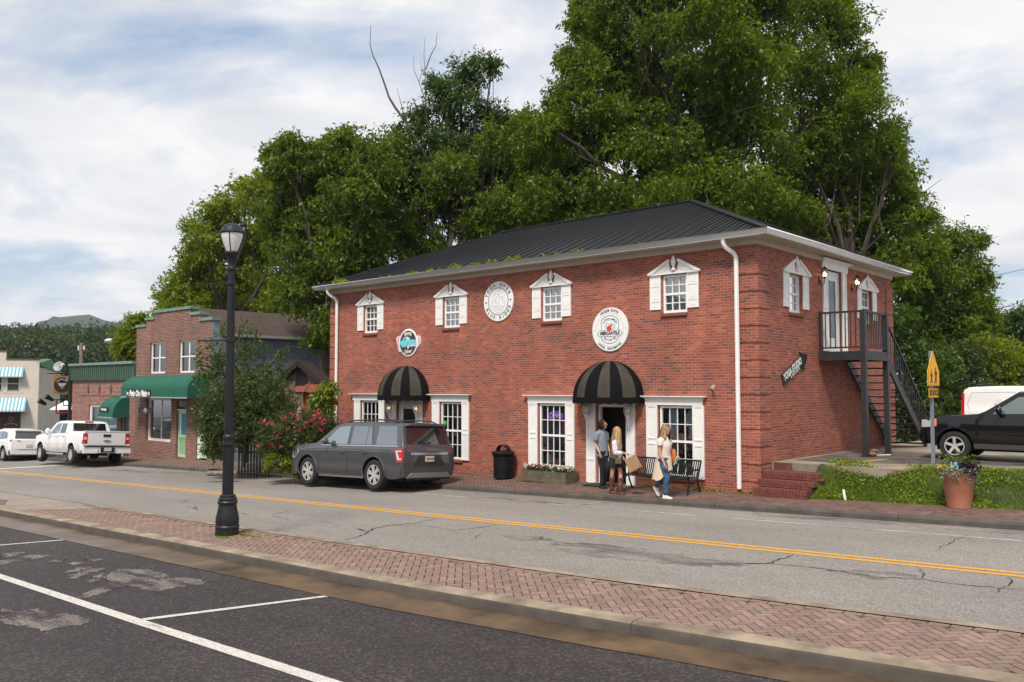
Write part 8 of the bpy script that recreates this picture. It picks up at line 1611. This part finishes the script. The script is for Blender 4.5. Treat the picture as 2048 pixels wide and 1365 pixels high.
def hair_strands(name, parent, c, s, m, base, n=900, length=.45, yaw=0, spread=1.0, wave=.02, front=.35, seed=1, back=.05):
 """locks as thin tapering ribbons: over the skull first, then falling; each lock light, middling or dark"""
 g = np.random.default_rng(seed); mb = MB(); f = Vector((math.cos(yaw), math.sin(yaw), 0)); r_ = Vector((-f.y, f.x, 0)); c = Vector(c) - f * .014 * s; up = Vector((0, 0, 1))
 for i in range(n):
  az = math.pi + (math.pi - front * 1.7) * g.uniform(-1, 1); el = g.uniform(.0, 1.5); R0 = .100 * s * g.uniform(.98, 1.1); h = f * math.cos(az) + r_ * math.sin(az)
  L_ = length * g.uniform(.55, 1.1); arc = R0 * (el + .15); tot = arc + L_; seg = 12; ph = g.uniform(0, 6.28); w0 = g.uniform(.005, .011) * s; path = []; flare = g.uniform(.6, 1.25) * spread
  for k in range(seg + 1):
   l = tot * k / seg
   if l < arc: e = el - l / R0; p = c + h * (R0 * math.cos(e)) + up * (R0 * 1.15 * math.sin(e))
   else:
    q = (l - arc) / L_; p = c + h * (R0 * (1 + .30 * flare * math.sin(q * 2.4)) * (1 - .22 * q)) + up * (-R0 * .17 - (l - arc)) - f * back * q
    p += h * wave * q * math.sin(q * 11 + ph) + h.cross(up) * wave * q * math.cos(q * 9 + ph * 1.3)
   path.append(p)
  side = up.cross(h).normalized(); vs = []
  for k, q in enumerate(path): w_ = w0 * (1 - .8 * (k / seg) ** 2); vs += [q - side * w_, q + side * w_ + h * .004 * s]
  mb.add(vs, [(2 * k, 2 * k + 1, 2 * k + 3, 2 * k + 2) for k in range(seg)], int(g.choice([0, 0, 1, 2])))
 hb = mb.build(name, m, parent, smooth=True, weld=False, recalc=False, angle=180)
 b2 = MB(); b2.T = Matrix.Translation(c) @ Matrix.Rotation(yaw, 4, 'Z'); b2.ellipsoid((-.010 * s, 0, .016 * s), (.088 * s, .088 * s, .098 * s), 20, 14)
 b2.build('hair_cap', base, parent, smooth=True)
 return hb
def hair_mat(name, c1, c2):
 m = mat(name, c1, .55, var=.25, scale=60, c2=c2, spec=.4, detail=2); return m
skinm = mat('skin_light', (.52, .30, .21), .55, var=.06, scale=9); skin_tan = mat('skin_tan', (.50, .25, .16), .55, var=.06, scale=9); lipm = mat('lips', (.40, .12, .10), .5)
blond = [mat('blond_hair', (.40, .25, .10), .5), mat('pale_blond_hair', (.60, .44, .23), .5), mat('dark_blond_hair', (.20, .115, .045), .55)]; blond_d = blond[2]; brown_h = mat('brown_hair', (.038, .020, .012), .75, spec=.15); brown_l = [brown_h, mat('light_brown_hair', (.075, .038, .02), .7, spec=.2), mat('dark_brown_hair', (.035, .018, .01), .6)]
def limbtube(name, pts, radii, m, parent, n=12, ellip=1.0, folds=.05, seed=1):
 rr = random.Random(seed); P_ = []; rs = []
 for i in range(len(pts) - 1):
  for k in range(4):
   t_ = k / 4; P_.append(Vector(pts[i]).lerp(Vector(pts[i + 1]), t_)); rs.append((radii[i] * (1 - t_) + radii[i + 1] * t_) * (1 + folds * rr.uniform(-1, 1)))
 P_.append(Vector(pts[-1])); rs.append(radii[-1]); mb = MB(); mb.tube(P_, rs, n); return mb.build(name, m, parent, smooth=True, angle=180)
def shoe(parent, name, heel, d, L_, w_, h_, m, sole=None, pitch=0):
 d = Vector(d).normalized(); z = Vector((0, 0, 1)); s = z.cross(d).normalized(); T = Matrix((( d.x, s.x, 0, heel[0]), (d.y, s.y, 0, heel[1]), (0, 0, 1, heel[2]), (0, 0, 0, 1))) @ Matrix.Rotation(pitch, 4, 'Y')
 b = MB(); b.T = T; sec = [(-.25, .55, .75), (-.15, .85, .95), (.1, .9, 1.0), (.35, .85, .75), (.6, 1.0, .52), (.85, .95, .42), (1.0, .6, .3)]; n = 12; vs = []
 for x, wf, hf in sec:
  for k in range(n): a = math.pi * k / (n - 1); vs.append((x * L_ * .8, w_ / 2 * wf * math.cos(a), h_ * hf * math.sin(a) + .012))
 b.add(vs, [(i * n + k, i * n + k + 1, (i + 1) * n + k + 1, (i + 1) * n + k) for i in range(len(sec) - 1) for k in range(n - 1)] + [tuple(range(n)), tuple(reversed(range((len(sec) - 1) * n, len(sec) * n)))]); o = b.build(name, m, parent, smooth=True, angle=60)
 b = MB(); b.T = T; b.prism([(x * L_ * .8, w_ / 2 * wf * 1.06) for x, wf, _ in sec] + [(x * L_ * .8, -w_ / 2 * wf * 1.06) for x, wf, _ in reversed(sec)], 0, .022, 'xy'); b.build('sole', sole or m, o)
 return o
def youth():
 x, y = -13.12, 18.0; z0 = walk_z(x, y); t = thing('person', 'youth in grey polo shirt and black trousers standing left of the open door', 'person', (x, y, z0))
 k = .985
 hip, chest, neck = (0, 0, .93 * k), (-.02, 0, 1.28 * k), (-.005, -.01, 1.50 * k); yaw = R(20); hc = (.045, .0, 1.655 * k)
 ch = [[(0, 0, .96 * k, .10), (-.01, 0, 1.1 * k, .10), (*chest, .105), (-.01, 0, 1.42 * k, .085), (*neck, .052)], head_chain(neck, hc, yaw, .96)]
 kneeL, ankL = (.05, -.06, .50 * k), (.02, -.04, .09); kneeR, ankR = (.13, .03, .52 * k), (-.02, .10, .12)
 ch += [[(0, 0, .96 * k, .10), (.03, -.08, .88 * k, .062), (*kneeL, .055), (*ankL, .038)], [(0, 0, .96 * k, .10), (.02, .08, .88 * k, .062), (*kneeR, .055), (*ankR, .038)]]
 shL = (-.03, -.165, 1.40 * k); elL = (-.07, -.20, 1.14 * k); wrL = (.08, -.22, .93 * k); shR = (.0, .16, 1.40 * k); elR = (.03, .19, 1.13 * k); wrR = (.12, .16, .92 * k)
 for sh, el, wr, sd in ((shL, elL, wrL, 1), (shR, elR, wrR, -1)):
  ch.append([(-.01, 0, 1.42 * k, .085), (*sh, .052), (*el, .038), (*wr, .026)]); ch += hand(wr, (.35, -.05, -.9), (-.2, 1 * sd, 0), .17, .45, side=sd)
 skin_body('body', ch, skinm, t)
 face(t, hc, yaw, .96, skinm, lipm, brown_h)
 m_p = mat('heather_grey_cotton', (.20, .225, .275), .9, var=.08, scale=40); m_b = mat('black_denim', (.012, .012, .014), .85, var=.2, scale=30)
 sh = tube_cloth('shirt', [((0, 0, .84 * k), .150, .175, 0), ((0, 0, .95 * k), .148, .17, 0), ((-.01, 0, 1.12 * k), .140, .165, 0), ((-.02, 0, 1.28 * k), .145, .185, 0), ((-.02, 0, 1.38 * k), .125, .175, 0), ((-.01, 0, 1.455 * k), .10, .12, 0), ((0, 0, 1.50 * k), .068, .072, 0)], m_p, t, folds=.06, seed=3)
 for s_, e_ in ((shL, elL), (shR, elR)): limbtube('sleeve', [lerp(s_, (0, 0, 1.42 * k), .35), s_, lerp(s_, e_, .72)], [.085, .080, .068], m_p, t)
 tube_cloth('collar', [((0, 0, 1.475 * k), .078, .078, 0), ((.005, 0, 1.53 * k), .066, .066, 0)], m_p, t)
 limbtube('trouser_leg', [(.02, -.06, .95 * k), (.04, -.07, .80 * k), kneeL, (.03, -.045, .3), (ankL[0], ankL[1], .07)], [.13, .105, .074, .062, .055], m_b, t, seed=2); limbtube('trouser_leg', [(.02, .06, .95 * k), (.04, .07, .80 * k), kneeR, (.05, .07, .3), (ankR[0], ankR[1], .10)], [.13, .105, .074, .062, .055], m_b, t, seed=4)
 m_s = mat('black_leather', (.010, .010, .010), .5); shoe(t, 'shoe', (.0, -.05, .0), (1, -.25, 0), .27, .10, .085, m_s); shoe(t, 'shoe', (-.04, .11, .02), (1, .1, 0), .27, .10, .085, m_s, pitch=R(6))
 hair_strands('hair', t, hc, 1.0, brown_l, brown_h, 700, .10, yaw, .6, .006, .60, 4, back=.0)
 return t
youth()
def girl():
 x, y = -12.2, 17.3; z0 = walk_z(x, y); t = thing('person', 'girl with long blond hair, floral blouse, black shorts and brown boots', 'person', (x, y, z0))
 k = .93; hc = (.03, .02, 1.50); yaw = R(60); neck = (.01, .01, 1.37)
 root = (0, 0, .90 * k, .10); ch = [[root, (.0, 0, 1.05 * k, .085), (0, 0, 1.24 * k, .09), (0, 0, 1.38 * k, .075), (*neck, .045)], head_chain(neck, hc, yaw, .95)]
 kneeL, ankL = (-.07, -.06, .50 * k), (-.10, -.03, .10); kneeR, ankR = (.12, .03, .50 * k), (.16, -.05, .10)
 ch += [[root, (-.03, -.06, .82 * k, .066), (*kneeL, .054), (-.10, -.03, .34, .055), (*ankL, .036)], [root, (.05, .05, .82 * k, .066), (*kneeR, .054), (.13, .0, .34, .055), (*ankR, .036)]]
 shL, elL, wrL = (.06, -.13, 1.33 * k), (.12, -.19, 1.06 * k), (.36, -.16, 1.08 * k); shR, elR, wrR = (-.08, .12, 1.33 * k), (-.10, .2, 1.08 * k), (.05, .2, .95 * k)
 for sh, el, wr, sd, dv in ((shL, elL, wrL, 1, (1, .05, -.05)), (shR, elR, wrR, -1, (.6, 0, -.6))):
  ch.append([(0, 0, 1.38 * k, .075), (*sh, .046), (*el, .034), (*wr, .024)]); ch += hand(wr, dv, (0, .1, -1), .16, 1.0, side=sd)
 skin_body('body', ch, skin_tan, t); face(t, hc, yaw, .95, skin_tan, lipm, blond_d)
 m_f = bpy.data.materials.new('floral_blouse'); m_f.use_nodes = True; tt = m_f.node_tree; bb = tt.nodes['Principled BSDF']; bb.inputs['Roughness'].default_value = .9; v_ = N('ShaderNodeTexVoronoi', tt); v_.inputs['Scale'].default_value = 32; co = N('ShaderNodeTexCoord', tt); tt.links.new(co.outputs['Object'], v_.inputs['Vector']); rp = N('ShaderNodeValToRGB', tt); tt.links.new(v_.outputs['Distance'], rp.inputs[0]); rp.color_ramp.elements[0].color = (.20, .17, .30, 1); rp.color_ramp.elements[0].position = .25; rp.color_ramp.elements[1].color = (.66, .62, .68, 1); rp.color_ramp.elements[1].position = .5; tt.links.new(rp.outputs[0], bb.inputs['Base Color'])
 tube_cloth('blouse', [((-.03, 0, .80 * k), .15, .12, 0), ((-.02, 0, .88 * k), .175, .145, 0), ((0, 0, .99 * k), .150, .125, 0), ((0, 0, 1.1 * k), .14, .12, 0), ((0, 0, 1.25 * k), .155, .125, 0), ((0, 0, 1.36 * k), .13, .13, 0), ((.01, .01, 1.42 * k), .07, .07, 0)], m_f, t, folds=.14, seed=5)
 for s_, e_, w_, sd in ((shL, elL, wrL, 1), (shR, elR, wrR, 2)): limbtube('sleeve', [lerp(s_, (0, 0, 1.34 * k), .4), s_, e_, lerp(e_, w_, .78)], [.075, .072, .062, .05], m_f, t, seed=sd, folds=.1)
 m_sh = mat('black_shorts', (.014, .015, .018), .9, var=.2, scale=30)
 limbtube('shorts', [(-.01, -.03, .90 * k), (-.03, -.05, .84 * k), (-.045, -.06, .68 * k)], [.145, .12, .105], m_sh, t); limbtube('shorts', [(.01, .03, .90 * k), (.05, .05, .84 * k), (.075, .045, .68 * k)], [.145, .12, .105], m_sh, t)
 m_bt = mat('brown_boot_leather', (.10, .038, .022), .55, var=.35, scale=14, bump=.3, bscale=40)
 for a, kk, dd in ((ankL, (-.095, -.035, .36), (1, -.2, 0)), (ankR, (.135, -.0, .36), (1, -.3, 0))):
  bt = limbtube('boot', [(kk[0], kk[1], .40), (kk[0], kk[1], .30), (a[0], a[1], .17), (a[0], a[1], .08)], [.068, .072, .056, .054], m_bt, t, folds=.06); shoe(bt, 'foot', (a[0] - .03, a[1], 0), dd, .26, .095, .09, m_bt, mat('boot_sole', (.05, .03, .02), .8))
 b = MB(); b.cbox((.19, -.16, .87 * k), (.17, .06, .14)); pb = b.build('belt_bag', mat('olive_gold_leather', (.13, .105, .035), .4, var=.3, scale=14), t, bevel=.02)
 tube_cloth('strap', [((0, 0, .90 * k), .185, .155, 0), ((0, 0, .93 * k), .182, .152, 0)], mat('olive_strap', (.06, .06, .045), .8), t)
 hair_strands('hair', t, hc, 1.0, blond, blond_d, 1200, .62, yaw, 1.0, .026, .40, 6, back=.04)
 P0 = Vector((x + wrL[0] + .13, y + wrL[1], z0 + wrL[2] - .02)); bg = thing('paper_bag', 'brown paper shopping bag hanging from the hand of the blond girl', 'bag', P0)
 bg.rotation_euler = (0, R(-28), R(4)); m_kr = mat('kraft_paper', (.34, .205, .11), .85, var=.12, scale=5, bump=.3, bscale=8)
 w_, d_, h_ = .15, .055, .33; b = MB(); zt_ = -.08; vs = [(-w_ * .95, -d_, zt_), (w_ * .95, -d_, zt_), (w_ * .95, d_, zt_), (-w_ * .95, d_, zt_), (-w_, -d_ * 1.3, zt_ - h_), (w_, -d_ * 1.3, zt_ - h_), (w_, d_ * 1.3, zt_ - h_), (-w_, d_ * 1.3, zt_ - h_), (w_ * 1.03, 0, zt_ - h_ * .5), (-w_ * 1.0, 0, zt_ - h_ * .5)]
 b.add(vs, [(0, 4, 5, 1), (2, 6, 7, 3), (4, 7, 6, 5), (1, 5, 8), (5, 6, 8), (6, 2, 8), (2, 1, 8), (0, 9, 4), (4, 9, 7), (7, 9, 3), (3, 9, 0)]); b.build('bag_body', m_kr, bg)
 for q in (-1, 1): b = MB(); b.tube([(-.06, q * d_ * .9, zt_), (-.035, q * d_ * .5, zt_ + .06), (0, 0, zt_ + .085), (.035, q * d_ * .5, zt_ + .06), (.06, q * d_ * .9, zt_)], .005, 5); b.build('handle', m_kr, bg)
 return t
girl()
def woman():
 x, y = -10.72, 17.12; z0 = walk_z(x, y); t = thing('person', 'woman with wavy blond hair in blue jeans and cream shawl walking past the bench', 'person', (x, y, z0))
 k = .96; hc = (.06, 0, 1.565); yaw = R(-4); neck = (.02, 0, 1.43)
 root = (0, 0, .92 * k, .10); ch = [[root, (0, 0, 1.06 * k, .09), (.0, 0, 1.27 * k, .10), (0, 0, 1.42 * k, .08), (*neck, .047)], head_chain(neck, hc, yaw, .97)]
 kneeF, ankF = (.10, -.07, .49 * k), (.07, -.06, .09); kneeB, ankB = (.00, .07, .48 * k), (-.28, .08, .24)
 ch += [[root, (.04, -.07, .84 * k, .065), (*kneeF, .056), (*ankF, .036)], [root, (.01, .07, .84 * k, .065), (*kneeB, .056), (*ankB, .036)]]
 shL, elL, wrL = (.0, -.155, 1.37 * k), (.00, -.20, 1.07 * k), (.13, -.21, .85 * k); shR, elR, wrR = (.02, .155, 1.37 * k), (.08, .18, 1.09 * k), (.24, .12, .98 * k)
 for sh, el, wr, sd, dv in ((shL, elL, wrL, 1, (.35, 0, -.9)), (shR, elR, wrR, -1, (.9, -.1, -.2))):
  ch.append([(0, 0, 1.42 * k, .08), (*sh, .050), (*el, .038), (*wr, .026)]); ch += hand(wr, dv, (-.2, sd, 0), .165, .5, side=sd)
 skin_body('body', ch, skin_tan, t); face(t, hc, yaw, .97, skin_tan, lipm, blond_d)
 m_t = mat('cream_pink_cotton', (.70, .58, .52), .9, var=.06, scale=20); m_j = mat('blue_denim', (.022, .062, .15), .85, var=.25, scale=16, c2=(.05, .12, .24)); m_c = mat('cream_knit', (.66, .54, .38), .9, var=.08, scale=12, bump=.3, bscale=80)
 tube_cloth('top', [((0, 0, .93 * k), .14, .155, 0), ((0, 0, 1.05 * k), .125, .142, 0), ((.015, 0, 1.2 * k), .150, .155, 0), ((.02, 0, 1.29 * k), .152, .16, 0), ((0, 0, 1.38 * k), .11, .155, 0), ((0, 0, 1.45 * k), .085, .10, 0), ((.01, 0, 1.48 * k), .065, .07, 0)], m_t, t, folds=.05, seed=8)
 for s_, e_ in ((shL, elL), (shR, elR)): limbtube('sleeve', [lerp(s_, (0, 0, 1.40 * k), .35), s_, lerp(s_, e_, .42)], [.08, .078, .070], m_t, t)
 limbtube('jeans_leg', [(.01, -.04, .93 * k), (.04, -.07, .80 * k), kneeF, (.08, -.06, .28), (ankF[0], ankF[1], .10)], [.14, .108, .075, .062, .052], m_j, t, seed=2); limbtube('jeans_leg', [(.0, .04, .93 * k), (.01, .07, .80 * k), kneeB, (-.14, .075, .36), ankB], [.14, .108, .075, .062, .052], m_j, t, seed=4)
 n = 26; vs = []; rows = 9      # shawl: hangs long at the back, short in front
 for j in range(rows + 1):
  f = j / rows
  for i in range(n):
   a = 2 * math.pi * i / n; bk_ = .5 - .5 * math.cos(a); drop = .33 + .22 * bk_ + .05 * math.sin(a * 3); r1 = 1 + .5 * f * (.35 + bk_ * .7) + .07 * math.sin(a * 6) * f
   vs.append((.165 * r1 * math.cos(a) - .07 * f * bk_, .14 * r1 * math.sin(a) * (1 - .15 * f), 1.02 * k - drop * f * (1.15 if math.sin(a) < 0 else .95)))
 b = MB(); b.add(vs, [(j * n + i, j * n + (i + 1) % n, (j + 1) * n + (i + 1) % n, (j + 1) * n + i) for j in range(rows) for i in range(n)]); b.build('shawl', m_c, t, smooth=True, angle=180)
 m_w = mat('cream_canvas_shoe', (.70, .58, .50), .8); shoe(t, 'shoe', (ankF[0] - .03, ankF[1], 0), (1, -.08, 0), .26, .095, .085, m_w, mat('white_sole', (.75, .73, .7), .7)); shoe(t, 'shoe', (ankB[0] - .035, ankB[1], .19), (1, 0, 0), .26, .095, .085, m_w, mat('white_sole', (.75, .73, .7), .7), pitch=R(58))
 b = MB(); b.ellipsoid((.20, .10, .98 * k), (.055, .06, .19), 14, 10); b.tube([(.19, .08, 1.12 * k), (.10, -.05, 1.38 * k), (.02, -.1, 1.45 * k)], .01, 5); b.build('shoulder_bag', mat('orange_leather', (.50, .13, .025), .5), t, smooth=True)
 b = MB(); b.tube([(.25, .10, .98 * k), (.27, .05, .86 * k), (.25, 0, .80 * k)], .012, 6); b.tube([(.27, .05, .88 * k), (.31, .02, .84 * k)], .01, 5); b.build('turquoise_strap', mat('turquoise_cord', (.12, .50, .55), .7), t)
 hair_strands('hair', t, hc, 1.02, blond, blond_d, 1100, .40, yaw, 1.2, .030, .52, 9, back=.06)
 return t
woman()
# ---------------------------------------------------------------- air between the street and the hills
mb = MB(); mb.box((-2900, -700, -120), (900, 2700, 170)); hz = mb.build('haze', [], None); m = bpy.data.materials.new('pale_air'); m.use_nodes = True; t = m.node_tree; t.nodes.clear(); o = N('ShaderNodeOutputMaterial', t); pv = N('ShaderNodeVolumePrincipled', t); pv.inputs['Color'].default_value = (.80, .88, 1, 1); pv.inputs['Density'].default_value = .00016; pv.inputs['Anisotropy'].default_value = .2
t.links.new(pv.outputs[0], o.inputs['Volume']); hz.data.materials.append(m); hz['kind'] = 'stuff'; tag(hz, 'thin bluish haze in the air over the distant hills', 'haze')
